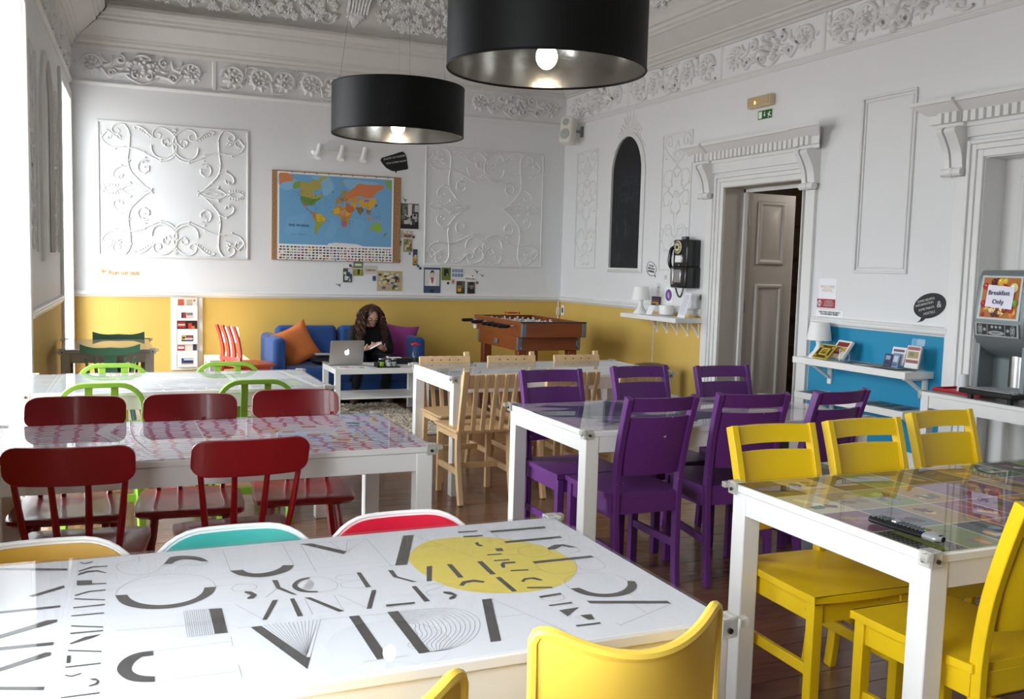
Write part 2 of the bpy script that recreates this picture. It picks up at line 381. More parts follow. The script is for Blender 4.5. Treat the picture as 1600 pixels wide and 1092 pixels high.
def spiral(cx, cy, R, a0, turns, n=22, k=0.12, sgn=1): return [(cx + R*(1 - (1-k)*t)*cos(a0 + sgn*2*pi*turns*t), cy + R*(1 - (1-k)*t)*sin(a0 + sgn*2*pi*turns*t)) for t in [i/n for i in range(n + 1)]]
def leafc(mb, fn, a, b, w, h, bend=0.0):
    a = Vector(a); b = Vector(b); d = b - a; nrm = Vector((-d.y, d.x)) * bend
    mb.relief(fn, [a + d*t + nrm*sin(pi*t) for t in (0, .2, .4, .6, .8, 1)], w, h, leaf=True)
def rosette(mb, fn, cx, cy, R, s=1, H=0.03):
    mb.relief(fn, spiral(cx, cy, R, pi if s > 0 else 0, 1.35, 24, 0.15, -s), R*0.16, H, (1, 0.8))
    for k in range(9):
        a = 2*pi*k/9
        leafc(mb, fn, (cx + R*0.95*cos(a), cy + R*0.95*sin(a)), (cx + R*0.45*cos(a + 0.7*s), cy + R*0.45*sin(a + 0.7*s)), R*0.2, H*0.95, 0.2*s)
    for k in range(5):
        a = 2*pi*k/5; leafc(mb, fn, (cx + R*0.1*cos(a), cy + R*0.1*sin(a)), (cx + R*0.5*cos(a + .5), cy + R*0.5*sin(a + .5)), R*0.12, H*1.2, 0.2)
def knob(mb, fn, u, v, r, h):
    n, k = 8, 4
    vs = [fn(u + r*cos(2*pi*i/n)*cos(pi/2*j/k), v + r*sin(2*pi*i/n)*cos(pi/2*j/k), h*sin(pi/2*j/k)) for j in range(k) for i in range(n)] + [fn(u, v, h)]
    fs = [(j*n + i, j*n + (i+1) % n, (j+1)*n + (i+1) % n, (j+1)*n + i) for j in range(k-1) for i in range(n)] + [((k-1)*n + i, (k-1)*n + (i+1) % n, k*n) for i in range(n)]
    mb.add(vs, fs)
def fruit_medallion(mb, fn, u0, u1, z0, z1, rnd):
    c = (u0 + u1)/2; hh = (z1 - z0); zc = (z0 + z1)/2; Lh = (u1 - u0)/2
    for s in (-1, 1):
        rosette(mb, fn, c + s*Lh*0.78, zc, hh*0.40, s)
        leafc(mb, fn, (c + s*Lh*0.95, zc), (c + s*Lh*1.02, zc + hh*.1), .012, .02, .2)
        mb.relief(fn, spline([(c + s*Lh*0.62, zc - hh*.1), (c + s*Lh*0.5, zc - hh*.38), (c + s*Lh*0.38, zc - hh*.25), (c + s*Lh*.2, zc - hh*.2)], 5), 0.018, 0.03)
        mb.relief(fn, spiral(c + s*Lh*0.46, zc - hh*0.25, hh*0.16, 0, 1.2, 14), 0.014, 0.03)
        mb.relief(fn, spiral(c + s*Lh*0.33, zc + hh*0.25, hh*0.17, pi/2, 1.3, 14, .15, s), 0.016, 0.034)
        mb.relief(fn, spline([(c + s*Lh*.6, zc), (c + s*Lh*.48, zc + hh*.1), (c + s*Lh*.45, zc + hh*.38)], 5), 0.022, 0.035, (1, .5))
        leafc(mb, fn, (c + s*Lh*.5, zc + hh*.12), (c + s*Lh*.62, zc + hh*.42), .025, .03, -.25*s)
        leafc(mb, fn, (c + s*Lh*.42, zc), (c + s*Lh*.26, zc + hh*.05), .02, .03, .25*s)
        mb.relief(fn, spline([(c, zc - hh*.55), (c + s*Lh*.08, zc - hh*.5), (c + s*Lh*.2, zc - hh*.36), (c + s*Lh*.3, zc - hh*.16)], 5), 0.012, 0.025)
        mb.relief(fn, spiral(c + s*Lh*0.1, zc - hh*0.25, hh*0.15, pi/2, 1.2, 12, .15, -s), 0.013, 0.032)
    for k in range(34):
        a = rnd.uniform(0, 2*pi); r = rnd.random()**.6
        knob(mb, fn, c + r*Lh*.25*cos(a), zc + hh*.06 + r*hh*.34*sin(a), rnd.uniform(.014, .028), rnd.uniform(.035, .06)*(1.1 - r*.4))
    mb.relief(fn, [(c + Lh*.13*cos(t), zc + hh*.3 + hh*.17*sin(t)) for t in [i*pi/8 for i in range(9)]], .016, .04)
def rinceau(mb, fn, u0, u1, z0, z1, n, mask=False):
    hh = z1 - z0; zc = (z0 + z1)/2; st = (u1 - u0)/n
    for k in range(n):
        c = u0 + st*(k + .5); s = 1 if k % 2 == 0 else -1
        rosette(mb, fn, c, zc, hh*.47, s, .036)
        for q in range(4):
            a = (c + st*.45, zc + s*hh*(.42 - .2*q)); leafc(mb, fn, a, (a[0] + .06, a[1] + s*.05), .012, .022, .25*s)
        mb.relief(fn, spline([(c - st*.5, zc - s*hh*.42), (c - st*.2, zc - s*hh*.46), (c + st*.3, zc - s*hh*.2), (c + st*.5, zc + s*hh*.4)], 6), .013, .025)
    if mask:
        c = (u0 + u1)/2
        for k in range(5): leafc(mb, fn, (c, zc - .05), (c + (k - 2)*.07, zc + hh*.5), .03, .05, (k - 2)*.08)
        knob(mb, fn, c, zc, .06, .07); knob(mb, fn, c, zc - hh*.45, .04, .05); knob(mb, fn, c, zc - hh*.62, .02, .035)
        for s in (-1, 1): mb.relief(fn, spiral(c + s*.1, zc - hh*.25, .06, 0, 1.2, 14, .15, s), .016, .035)
def divider(mb, fn, u, z0=3.10, z1=3.405): mould2(mb, fn, u, z0, z1)
def mould2(mb, fn, u, z0, z1, wd=0.022, d=0.012):
    mb.add([fn(u - wd, z0, 0), fn(u + wd, z0, 0), fn(u + wd, z1, 0), fn(u - wd, z1, 0), fn(u - wd*.6, z0, d), fn(u + wd*.6, z0, d), fn(u + wd*.6, z1, d), fn(u - wd*.6, z1, d)], [(4,5,6,7),(0,1,5,4),(1,2,6,5),(2,3,7,6),(3,0,4,7)])
rn = random.Random(11)
fz0, fz1 = 3.125, 3.395
for k, (a, b) in enumerate(((-0.2, 1.0), (3.83, 4.99))):
    m = MB(); fruit_medallion(m, fb, a, b, fz0, fz1, rn); stuff(m.build('fruit_medallion', plaster, wall_back))
m = MB(); rinceau(m, fb, 1.14, 3.74, fz0, fz1, 10); stuff(m.build('scroll_frieze', plaster, wall_back))
m = MB(); [divider(m, fb, u) for u in (1.08, 3.81)]; m.build('frieze_divider', plaster, wall_back)
for a, b in ((8.86, 10.14), (5.93, 7.1), (3.0, 4.36), (0.4, 1.6)):
    m = MB(); fruit_medallion(m, fr, a, b, fz0, fz1, rn); stuff(m.build('fruit_medallion', plaster, wall_right))
for a, b in ((7.24, 8.72), (4.5, 5.8), (1.7, 2.9)):
    m = MB(); rinceau(m, fr, a, b, fz0, fz1, 5, True); stuff(m.build('scroll_frieze', plaster, wall_right))
m = MB(); [divider(m, fr, u) for u in (8.785, 7.167, 5.86, 4.437)]; m.build('frieze_divider', plaster, wall_right)
m = MB(); rinceau(m, fl, 7.0, 8.9, fz0, fz1, 6); rinceau(m, fl, 4.6, 6.9, fz0, fz1, 7); rinceau(m, fl, 9.0, 10.1, fz0, fz1, 3); stuff(m.build('scroll_frieze', plaster, wall_left))
# foliage of the coving above the cornice (sloped plane)
def cove(base):
    def fn(u, v, d):   # v 0..1 up the slope
        p = 0.285 + 0.36*v; z = 3.815 + 0.385*v
        return base(u, z - d*0.69, p + d*0.69)
    return fn
def foliage(name, base, u0, u1, par, dens=120, gaps=()):
    m = MB(); fn = cove(base); r = random.Random(5)
    for k in range(int((u1 - u0)*dens)):
        u = r.uniform(u0, u1); v = r.uniform(.12, .95)
        if any(abs(u - g) < .22 for g in gaps): continue
        a = r.uniform(0, 2*pi); c = fn
        for q in range(5):
            b = a + (q - 2)*.75; L = .058*(1 - abs(q - 2)*.16)
            f2 = lambda x, y, d: fn(x, y/.53, d + .006)
            leafc(m, f2, (u, v*.53), (u + L*cos(b), v*.53 + L*sin(b)), .013, .026, .15)
    for k in range(int((u1 - u0)*2.2)):
        u = u0 + (k + .5)/2.2; f2 = lambda x, y, d: fn(x, y/.53, d)
        if any(abs(u - g) < .25 for g in gaps): continue
        m.relief(f2, spiral(u, .12, .09, 0, 1.3, 16, .15, 1 if k % 2 else -1), .012, .018)
    stuff(m.build(name, plaster, par, recalc=False))
foliage('coving_foliage', fb, 0.1, 4.7, wall_back, gaps=(2.43, 0.05))
foliage('coving_foliage', fr, 4.4, 9.8, wall_right, gaps=(6.9,))
# shell corbel in the coving
m = MB(); cf = cove(fb)
for k in range(7):
    x = 2.43 + (k - 3)*.032; m.relief(lambda a, b, d: cf(a, b, d + .02), [(x, .42), (x, .6), (x + (k - 3)*.006, .95)], .017, .05)
for k in range(9):
    a = -pi*(k + .5)/9; leafc(m, lambda x, y, d: cf(x, y/.53, d), (2.43, .2), (2.43 + .12*cos(a), .2 + .12*sin(a)), .02, .04)
m.relief(lambda a, b, d: cf(a, b, d), [(2.43, .05), (2.43, .4)], .1, .04, (.15, 1)); m.build('shell_corbel', plaster, wall_back)
# ------------------------------------------------------------------ ornament panels on the back wall
QS = [  # traced strands of the upper left quarter
 [(205,60),(235,110),(235,200),(225,290),(240,360),(280,410),(330,460),(372,488)],
 [(222,212),(280,222),(330,245),(380,272),(432,297)],
 [(375,195),(380,232),(405,265),(450,278),(500,262),(535,225),(542,180),(525,135),(490,100),(455,82),(420,82),(393,100),(385,130),(400,150),(428,148),(435,125),(418,115)],
 [(432,297),(490,290),(530,258),(543,215)],
 [(538,200),(515,180),(480,205),(450,185),(450,160),(480,155),(490,178)],
 [(395,150),(360,120),(330,90),(290,72),(265,78),(275,92)],
 [(225,212),(150,212),(90,190),(60,145),(55,115)], [(60,145),(85,115),(105,105),(125,130),(110,155),(92,148)],
 [(205,62),(165,58),(130,80),(130,110),(155,122),(175,105),(160,90)], [(125,120),(160,150),(190,165)],
 [(350,300),(305,300),(288,335),(300,368),(330,378)], [(330,378),(355,360),(358,335),(335,335)],
 [(235,350),(195,333),(150,350),(132,385),(150,412),(185,408),(188,385)],
 [(375,490),(320,465),(265,452),(215,462),(175,492)], [(345,492),(300,478),(255,480),(215,492)],
 [(175,492),(140,465),(95,462),(62,490)]]
def ornament(par, u0, u1, z0, z1):
    def nq(x, y):
        top = 45 + (x - 45)*.0665; bot = 910 + (x - 40)*.026
        return ((x - 45)/968, (y - top)/(bot - top))
    m = MB()
    def put(pts, w, h, leaf=False, taper=(1, 1)):
        for sx in (0, 1):
            for sy in (0, 1):
                q = [((u0 + (u1 - u0)*(1 - u if sx else u)), (z1 - (z1 - z0)*(1 - v if sy else v))) for u, v in pts]
                m.relief(fb, q, w, h, taper, leaf=leaf)
    for st in QS: put([nq(*p) for p in spline([Vector(p) for p in st], 5)], .0095, .013, taper=(1, .75))
    for x, y, dx, dy in [(235,140,14,-14),(228,290,-10,12),(228,290,12,12),(280,410,-4,16),(430,297,8,-12),(430,297,10,8),(340,270,-12,12),(330,245,-2,-14),(150,212,-8,18),(200,212,-6,-10),(320,300,-4,16),(185,333,-4,-16),(372,488,10,-14),(240,452,-6,-24),(240,455,10,-12),(345,340,20,-10),(350,350,10,20),(335,345,-10,-15),(170,395,-10,15),(160,400,10,20),(180,390,20,2),(470,180,-16,20),(480,190,12,20),(455,165,-20,0),(160,120,26,30),(165,130,-20,22),(110,140,-22,20),(100,110,-10,-18)]:
        a = nq(x, y); b = nq(x + dx, y + dy); put([a, ((a[0]+b[0])/2 + .002, (a[1]+b[1])/2), b], .011, .016, True)
    for k in range(6):   # feathers of the side leaf and of the top sprig
        x = 75 + k*17; a = nq(x, 470 - abs(k - 3)*1); b = nq(x - 8 + k*2, 448 - (3 - abs(k - 3))*3); put([a, ((a[0]+b[0])/2, (a[1]+b[1])/2), b], .008, .012, True)
        x = 300 + k*16; yy = 85 + k*11; a = nq(x, yy); b = nq(x + 18, yy - 6); put([a, ((a[0]+b[0])/2, (a[1]+b[1])/2), b], .008, .012, True); b = nq(x - 2, yy + 18); put([a, ((a[0]+b[0])/2, (a[1]+b[1])/2), b], .008, .012, True)
    for k in range(3):
        a = nq(541, 150 - k*22); b = nq(520 + k*4, 130 - k*22); put([a, ((a[0]+b[0])/2, (a[1]+b[1])/2), b], .011, .017, True)
    stuff(m.build('plaster_arabesque', plaster, par))
    fm = MB(); d = .014
    for a, b, c, e in ((u0 - .02, u1 + .02, z1, z1 + .02), (u0 - .02, u1 + .02, z0 - .02, z0), (u0 - .02, u0, z0, z1), (u1, u1 + .02, z0, z1)):
        fm.box(a, b, YB - d, YB, c, e)
    fm.build('panel_moulding', plaster, par, bevel=.005)
ornament(wall_back, 0.0, 1.40, 1.437, 2.722); ornament(wall_back, 3.352, 4.77, 1.43, 2.722)
# ------------------------------------------------------------------ right wall: arabesque columns, niche with chalkboard
CS = [[(720,330),(752,310),(785,270),(805,225),(805,185),(780,165),(757,190),(762,230),(785,222),(782,198)],
 [(720,200),(728,235),(750,280),(750,318),(722,350),(690,385)], [(722,265),(738,290),(720,310)],
 [(720,365),(745,395),(752,440),(745,490)], [(722,430),(745,395),(785,385),(810,420),(800,470),(770,495),(750,470),(765,450)],
 [(735,560),(760,530),(790,518),(808,550),(795,600),(770,600),(765,572)], [(720,520),(728,560)], [(722,520),(745,552)],
 [(742,580),(752,610),(745,640),(722,658)], [(728,660),(722,720),(716,800)], [(742,655),(720,658)],
 [(716,810),(735,795),(738,750),(765,728),(795,760),(803,820),(790,875),(755,900),(720,905)], [(716,830),(745,870),(720,910)],
 [(720,920),(750,930),(760,975),(740,1000),(722,985)], [(745,760),(775,750),(778,790),(755,800)]]
def column(y0, y1, z0, z1, par, fn=fr):
    m = MB(); c = (y0 + y1)/2
    def nm(x, y): return ((x - 717)/195, (y - 160)/855)
    for st in CS:
        pp = [nm(*p) for p in spline([Vector(p) for p in st], 5)]
        for s in (-1, 1): m.relief(fn, [(c + s*u*(y1 - y0), z1 - v*(z1 - z0)) for u, v in pp], .0085, .011, (1, .7))
    for x, y, dx, dy in [(805,230,14,8),(800,300,-10,16),(808,420,16,-6),(805,470,14,10),(770,495,-4,16),(808,560,14,6),(795,600,8,14),(770,520,2,-14),(740,640,14,8),(800,760,14,-8),(803,830,14,6),(780,890,8,14),(750,960,16,4)]:
        a = nm(x, y); b = nm(x + dx, y + dy)
        for s in (-1, 1): m.relief(fn, [(c + s*p[0]*(y1 - y0), z1 - p[1]*(z1 - z0)) for p in (a, ((a[0]+b[0])/2, (a[1]+b[1])/2), b)], .010, .014, leaf=True)
    stuff(m.build('plaster_arabesque', plaster, par))
    f = MB(); d = .010
    def rb(a, b, z_0, z_1): f.add([fn(a, z_0, 0), fn(b, z_0, 0), fn(b, z_1, 0), fn(a, z_1, 0), fn(a, z_0, d), fn(b, z_0, d), fn(b, z_1, d), fn(a, z_1, d)], [(0,3,2,1),(4,5,6,7),(0,1,5,4),(1,2,6,5),(2,3,7,6),(3,0,4,7)])
    rb(y0 - .02, y1 + .02, z1, z1 + .016); rb(y0 - .02, y1 + .02, z0 - .016, z0); rb(y0 - .02, y0 - .006, z0, z1); rb(y1 + .006, y1 + .02, z0, z1)
    f.build('panel_moulding', plaster, par, bevel=.004)
column(9.41, 9.87, 1.44, 2.735, wall_right); column(7.575, 8.05, 1.44, 2.725, wall_right)
def arch(y0, y1, z0, zt, n=16):
    r = (y1 - y0)/2; zs = zt - r*1.25; c = (y0 + y1)/2
    return [(y0, z0), (y1, z0)] + [(c + r*cos(t), zs + r*1.25*sin(t)) for t in [pi*i/n for i in range(n + 1)]]
A0 = arch(8.42, 9.03, 1.44, 2.80); A1 = arch(8.375, 9.075, 1.395, 2.845)
m = MB()
for ring_a, ring_b, da, db in ((A0, A0, .004, .03), (A0, arch(8.405, 9.045, 1.425, 2.815), .03, .034), (arch(8.405, 9.045, 1.425, 2.815), A1, .034, .016), (A1, A1, .016, 0)):
    n = len(ring_a); m.add([fr(u, v, da) for u, v in ring_a] + [fr(u, v, db) for u, v in ring_b], [(i, (i+1) % n, n + (i+1) % n, n + i) for i in range(n)])
m.build('arch_moulding', plaster, wall_right)
m = MB()
for k in range(7):
    a = pi/2 + (k - 3)*.42; leafc(m, fr, (8.725, 2.88), (8.725 + .17*cos(a), 2.88 + .2*sin(a)), .018, .018, (k - 3)*.06)
for s in (-1, 1):
    m.relief(fr, spiral(8.725 + s*.2, 2.84, .06, pi/2, 1.3, 14, .15, s), .009, .012); m.relief(fr, spline([(8.725, 2.86), (8.725 + s*.1, 2.87), (8.725 + s*.25, 2.74), (8.725 + s*.33, 2.66)], 5), .008, .012)
stuff(m.build('arch_crest', plaster, wall_right))
board_m = pm('chalkboard_slate', (30, 32, 36), 0.75, var=0.25, vscale=4)
cb = tag(MB().prism([(u, v) for u, v in A0], lambda u, v: fr(u, v, 0.0), lambda u, v: fr(u, v, 0.006)).build('chalkboard', board_m, smooth=0), 'tall black arched chalkboard set in the white niche moulding', 'chalkboard')
m = MB(); r = random.Random(2)
dust = pm('chalk_dust', (56, 58, 62), 0.9, var=0.2, vscale=10)
text('chalk_writing', 'LISTA', .13, dust, cb, on_right(8.68, 2.34, .0065), shear=.1); text('chalk_writing', 'START', .13, dust, cb, on_right(8.68, 2.17, .0065), shear=.1)
smud = pm('chalk_smudge', (74, 78, 83), 0.9)
for (cy, cz, dy, dz, n) in ((8.94, 1.72, .03, .2, 22), (8.72, 1.8, .03, .16, 18), (8.85, 1.5, .12, .02, 16)):
    for k in range(n):
        a = (r.gauss(cy, dy), r.gauss(cz, dz)); L = r.uniform(.04, .14)
        m.add([fr(a[0], a[1], .0064), fr(a[0] + .004, a[1], .0064), fr(a[0] + .008, a[1] + L, .0064), fr(a[0] + .005, a[1] + L, .0064)], [(0,1,2,3)])
stuff(m.build('chalk_smear', smud, cb, smooth=0))
# plain recessed panel between the doors
m = MB(); y0, y1, z0, z1 = 4.905, 5.41, 1.45, 2.705
for q in ((0, .02), (.032, .045)):
    a, b = q
    for (p0, p1, v0, v1) in ((y0 + a, y1 - a, z1 - b, z1 - a), (y0 + a, y1 - a, z0 + a, z0 + b), (y0 + a, y0 + b, z0 + b, z1 - b), (y1 - b, y1 - a, z0 + b, z1 - b)):
        m.box(XR - (.016 if a == 0 else .009), XR, p0, p1, v0, v1)
m.build('panel_moulding', plaster, wall_right, bevel=.004)
# left pier: arched niche moulding and arabesques (seen edge-on)
column(6.62, 7.05, 1.44, 2.735, wall_left, fl); column(8.28, 8.7, 1.44, 2.735, wall_left, fl)
B0 = arch(7.35, 8.0, 1.44, 2.80); B1 = arch(7.29, 8.06, 1.38, 2.86)
m = MB()
for ra, rb_, da, db in ((B0, B0, .004, .035), (B0, B1, .035, .02), (B1, B1, .02, 0)):
    n = len(ra); m.add([fl(u, v, da) for u, v in ra] + [fl(u, v, db) for u, v in rb_], [(i, (i+1) % n, n + (i+1) % n, n + i) for i in range(n)])
m.build('arch_moulding', plaster, wall_left)
# ------------------------------------------------------------------ door surrounds on the right wall
CPROF = [(0, -.16), (.05, -.16), (.05, -.135), (.075, -.13), (.075, -.075), (.085, -.07), (.10, -.06), (.135, -.03), (.15, -.015), (.165, -.012), (.165, .01), (0, .01)]
def ybox(mb, y0, y1, z0, z1, d0, d1): mb.box(XR - d1, XR - d0, y0, y1, z0, z1)
def console_bm(y0, y1, z0, z1):
    m = MB(); h = z1 - z0
    prof = spline([(.05, z0 + .05), (.055, z0 + h*.25), (.07, z0 + h*.5), (.11, z0 + h*.75), (.14, z0 + h*.9), (.12, z1 - .005), (.06, z1)], 4)
    for a, b, e in ((y0, y0 + .045, 0), (y0 + .052, y1 - .052, -.012), (y1 - .045, y1, 0)):
        pts = [(p[0] + e, p[1]) for p in prof]; poly = [(0, z0 + .05)] + pts + [(0, z1)]
        m.prism(poly, lambda d, z, a=a: (XR - d, a, z), lambda d, z, b=b: (XR - d, b, z))
    m.tube([(XR - .055, y0 - .006, z0 + .03), (XR - .055, y1 + .006, z0 + .03)], .027, 12)
    m.tube([(XR - .055, (y0+y1)/2 - .012, z0 + .03), (XR - .055, (y0+y1)/2 + .012, z0 + .03)], .031, 12)
    return m
dent_me = MB().box(-.03, 0, -.017, .017, -.033, .033).mesh('dentil', smooth=0); dent_me.materials.append(trim_m)
def surround(root, y0, y1, zt, off):
    c = MB(); zc = 2.545
    # corniced head: centre and two projecting blocks over the consoles
    n = len(CPROF)
    def run(a, b, e, ea=0, eb=0):
        c.add([(XR - q[0] - e, a - (q[0] if ea else 0), zc + q[1]) for q in CPROF] + [(XR - q[0] - e, b + (q[0] if eb else 0), zc + q[1]) for q in CPROF], [(i, (i+1) % n, n + (i+1) % n, n + i) for i in range(n)] + [tuple(range(n)), tuple(range(n, 2*n))[::-1]])
    yl0, yl1 = y1 + off - .005, y1 + off + .17; yr0, yr1 = y0 - .17, y0 + .0
    run(y0, y1 + off - .005, 0); run(yl0, yl1, .03, 0, 1); run(y0 - .18, y0 - .005, .03, 1, 0)
    c.build('door_cornice', trim_m, root, smooth=25)
    k = y0 - .15; first = True
    while k < y1 + off + .16:
        e = .03 if (k > y1 + off - .01 or k < y0) else 0
        d = bpy.data.objects.new('dentil', dent_me); C.objects.link(d); d.parent = root; d.location = (XR - .075 - e, k, zc - .103); k += .058
    fz = MB(); ybox(fz, y0 - .1, y1 + off + .02, zt + .13, zc - .15, 0, .03); fz.build('door_frieze', trim_m, root, bevel=.004)
    for a, b in ((y1 + off + .005, y1 + off + .15), (y0 - .165, y0 - .02)): console_bm(a, b, 2.075, 2.39).build('console_bracket', trim_m, root)
    p = MB()
    for a, b in ((y1 + off - .015, y1 + off + .075), (y0 - .15, y0 - .045)):
        ybox(p, a, b, .22, 2.08, 0, .03); ybox(p, a - .012, b + .012, 0, .24, 0, .045)
    p.build('pilaster', trim_m, root, bevel=.004)
    a = MB()
    for i_, (o1, o2, d) in enumerate(((.0, .045, .018), (.045, .08, .03), (.08, .105, .045))):
        ybox(a, y1 + o1, y1 + o2, 0, zt + o2, 0, d); ybox(a, y0 - o2*.32, y0 - o1*.32, 0, zt + o2, 0, d); ybox(a, y0 - o1*.32, y1 + o1, zt + o1, zt + o2, 0, d)
    a.build('architrave', trim_m, root, bevel=.004)
jamb_m = pm('jamb_grey_paint', (188, 180, 170), 0.45, var=0.03)
leaf_m = pm('door_grey_paint', (196, 188, 178), 0.4, var=0.03)
def leaf_bm(Wd, H, t=.04, panels=((.12, .62), (.70, .97))):
    """door leaf in its own frame: x 0..W, y thickness, z 0..H, with raised panels"""
    m = MB(); m.box(0, Wd, -t/2, t/2, 0, H)
    for (a, b) in panels:
        z0, z1 = a*H, b*H; x0, x1 = Wd*.2, Wd*.8
        for s in (-1, 1):
            y = s*t/2
            P = lambda x, z, d: (x, y + s*d, z)
            R = [(0, .0), (.012, .016), (.03, .016), (.045, .002), (.075, .002), (.11, .012)]
            rings = [[P(x0 + e, z0 + e, d), P(x1 - e, z0 + e, d), P(x1 - e, z1 - e, d), P(x0 + e, z1 - e, d)] for e, d in R]
            vs = [q for r_ in rings for q in r_]; fs = []
            for i in range(len(R) - 1): fs += [(i*4 + j, i*4 + (j+1) % 4, (i+1)*4 + (j+1) % 4, (i+1)*4 + j) for j in range(4)]
            fs.append(tuple((len(R)-1)*4 + j for j in range(4))); m.add(vs, fs)
    return m
j = MB(); y0, y1, zt = D1
ybox(j, y1 - .006, y1, 0, zt, -T, 0); ybox(j, y0, y0 + .006, 0, zt, -T, 0); ybox(j, y0, y1, zt - .006, zt, -T, 0)
door1 = struct(j.build('door_1', jamb_m))
surround(door1, y0, y1, zt, .16)
s_ = MB(); s_.box(XR + .2, XR + .235, y1 - .03, y1 - .006, 0, zt - .006); s_.box(XR + .2, XR + .235, y0 + .006, y0 + .03, 0, zt - .006); s_.box(XR + .2, XR + .235, y0, y1, zt - .035, zt - .006); s_.build('door_stop', trim_m, door1)
lf = leaf_bm(.53, 2.13).build('door_leaf', leaf_m, door1, bevel=.004); lf.location = (XR + .27, 7.055, .01); lf.rotation_euler = (0, 0, radians(2.5))
MB().box(.528, .534, -.021, .021, 0, 2.13).build('leaf_edge', trim_m, lf)
h = MB()
for z in (.4, 1.12, 1.9): h.tube([(XR + .262, 7.03, z - .05), (XR + .262, 7.03, z + .05)], .011, 8); h.box(XR + .235, XR + .26, 7.024, 7.03, z - .05, z + .05)
h.build('hinge', steel, door1)
# corridor behind door_1
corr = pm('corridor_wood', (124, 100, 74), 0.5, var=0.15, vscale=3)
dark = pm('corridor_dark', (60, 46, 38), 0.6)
c = MB(); c.box(7.0, 7.1, 4.6, 8.6, 0, 2.9); cw = struct(c.build('wall_corridor', corr))
c = MB()
for z in (.28, .62, .95, 1.28, 1.6, 1.95): c.box(6.98, 7.0, 4.6, 8.6, z, z + .025)
c.build('panel_rail', corr, cw)
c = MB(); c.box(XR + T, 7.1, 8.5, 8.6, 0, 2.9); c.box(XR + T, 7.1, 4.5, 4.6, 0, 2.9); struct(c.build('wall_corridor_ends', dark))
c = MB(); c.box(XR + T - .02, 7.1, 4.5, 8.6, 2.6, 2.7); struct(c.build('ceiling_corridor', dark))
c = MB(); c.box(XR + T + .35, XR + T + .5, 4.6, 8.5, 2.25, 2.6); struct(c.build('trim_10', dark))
cl_ = bpy.data.lights.new('corridor_fill_light', 'POINT'); cl_.energy = 16; cl_.shadow_soft_size = .12; cl_.color = (1, .96, .9); co_ = bpy.data.objects.new('corridor_fill_light', cl_); C.objects.link(co_); co_.location = (6.62, 6.55, 2.35)  # unseen point light without a fitting, added to brighten the corridor and open leaf
# door_2, closed
y0, y1, zt = D2
j = MB(); ybox(j, y1 - .006, y1, 0, zt, -T, 0); ybox(j, y0, y0 + .006, 0, zt, -T, 0); ybox(j, y0, y1, zt - .006, zt, -T, 0)
door2 = struct(j.build('door_2', pm('door2_white', (222, 222, 220), 0.4)))
surround(door2, y0, y1, zt, .12)
for k in (0, 1):
    lf = leaf_bm(.608, 2.184, panels=((.07, .42), (.47, .95))).build('door_leaf', pm('door2_white', (222, 222, 220), 0.4), door2, bevel=.003)
    lf.location = (XR + .2, y0 + .003 + k*.612, .0); lf.rotation_euler = (0, 0, pi/2)
struct(MB().box(XR + T + .002, XR + T + .06, D2[0] - .1, D2[1] + .1, 0, D2[2] + .1).build('door_sky_blocker', dark))  # unseen dark panel added to block sky light leaking through the door gaps
# ------------------------------------------------------------------ tables
ZT = 0.745
def table(label, x0, x1, y0, y1, mat, top_mat, leg=.065, zt=ZT, cat='table', clips=True):
    t = thing('dining_table', label, cat, ((x0+x1)/2, (y0+y1)/2, 0))
    w, d = (x1-x0)/2, (y1-y0)/2
    MB().box(-w, w, -d, d, zt - .028, zt - .004).build('tabletop', mat, t, bevel=.004)
    MB().box(-w + .004, w - .004, -d + .004, d - .004, zt - .004, zt - .0028).build('printed_sheet', top_mat, t, smooth=0)
    MB().box(-w, w, -d, d, zt - .0012, zt + .0018).build('acrylic_cover', acrylic, t, smooth=0)
    for sx in (-1, 1):
        for sy in (-1, 1):
            cx, cy = sx*(w - leg/2 - .002), sy*(d - leg/2 - .002)
            o = MB().box(-leg/2, leg/2, -leg/2, leg/2, 0, zt - .028).build('leg', mat, t, bevel=.004); o.location = (cx, cy, 0)
            if clips:
                m = MB(); m.box(sx*w - .03*(sx > 0) - .008*(sx < 0), sx*w + .03*(sx < 0) + .008*(sx > 0), sy*d, sy*d + sy*.012, zt - .035, zt + .006)
                m.box(sx*w, sx*w + sx*.012, sy*d - .03*(sy > 0) - .008*(sy < 0), sy*d + .03*(sy < 0) + .008*(sy > 0), zt - .035, zt + .006)
                m.box(sx*w - sx*.03, sx*w + sx*.012, sy*d - sy*.03, sy*d + sy*.012, zt + .002, zt + .007)
                m.cbox((sx*(w + .02), sy*(d + .006), zt - .006), (.024, .022, .02))
                o = m.build('corner_clip', clip_pl, t, bevel=.003)
                q = MB(); q.tube([(sx*(w - .012), sy*(d + .011), zt - .018), (sx*(w - .012), sy*(d + .017), zt - .018)], .006, 8); q.tube([(sx*(w + .011), sy*(d - .012), zt - .018), (sx*(w + .017), sy*(d - .012), zt - .018)], .006, 8)
                q.build('screw', pm('screw_dark', (70, 66, 60), 0.4, .8), o)
    ha = .07; e = .006
    for sy in (-1, 1): MB().box(-w + leg, w - leg, sy*(d - e) - .02*(sy > 0), sy*(d - e) + .02*(sy < 0), zt - .028 - ha, zt - .028).build('apron', mat, t, bevel=.002)
    for sx in (-1, 1): MB().box(sx*(w - e) - .02*(sx > 0), sx*(w - e) + .02*(sx < 0), -d + leg, d - leg, zt - .028 - ha, zt - .028).build('apron', mat, t, bevel=.002)
    return t
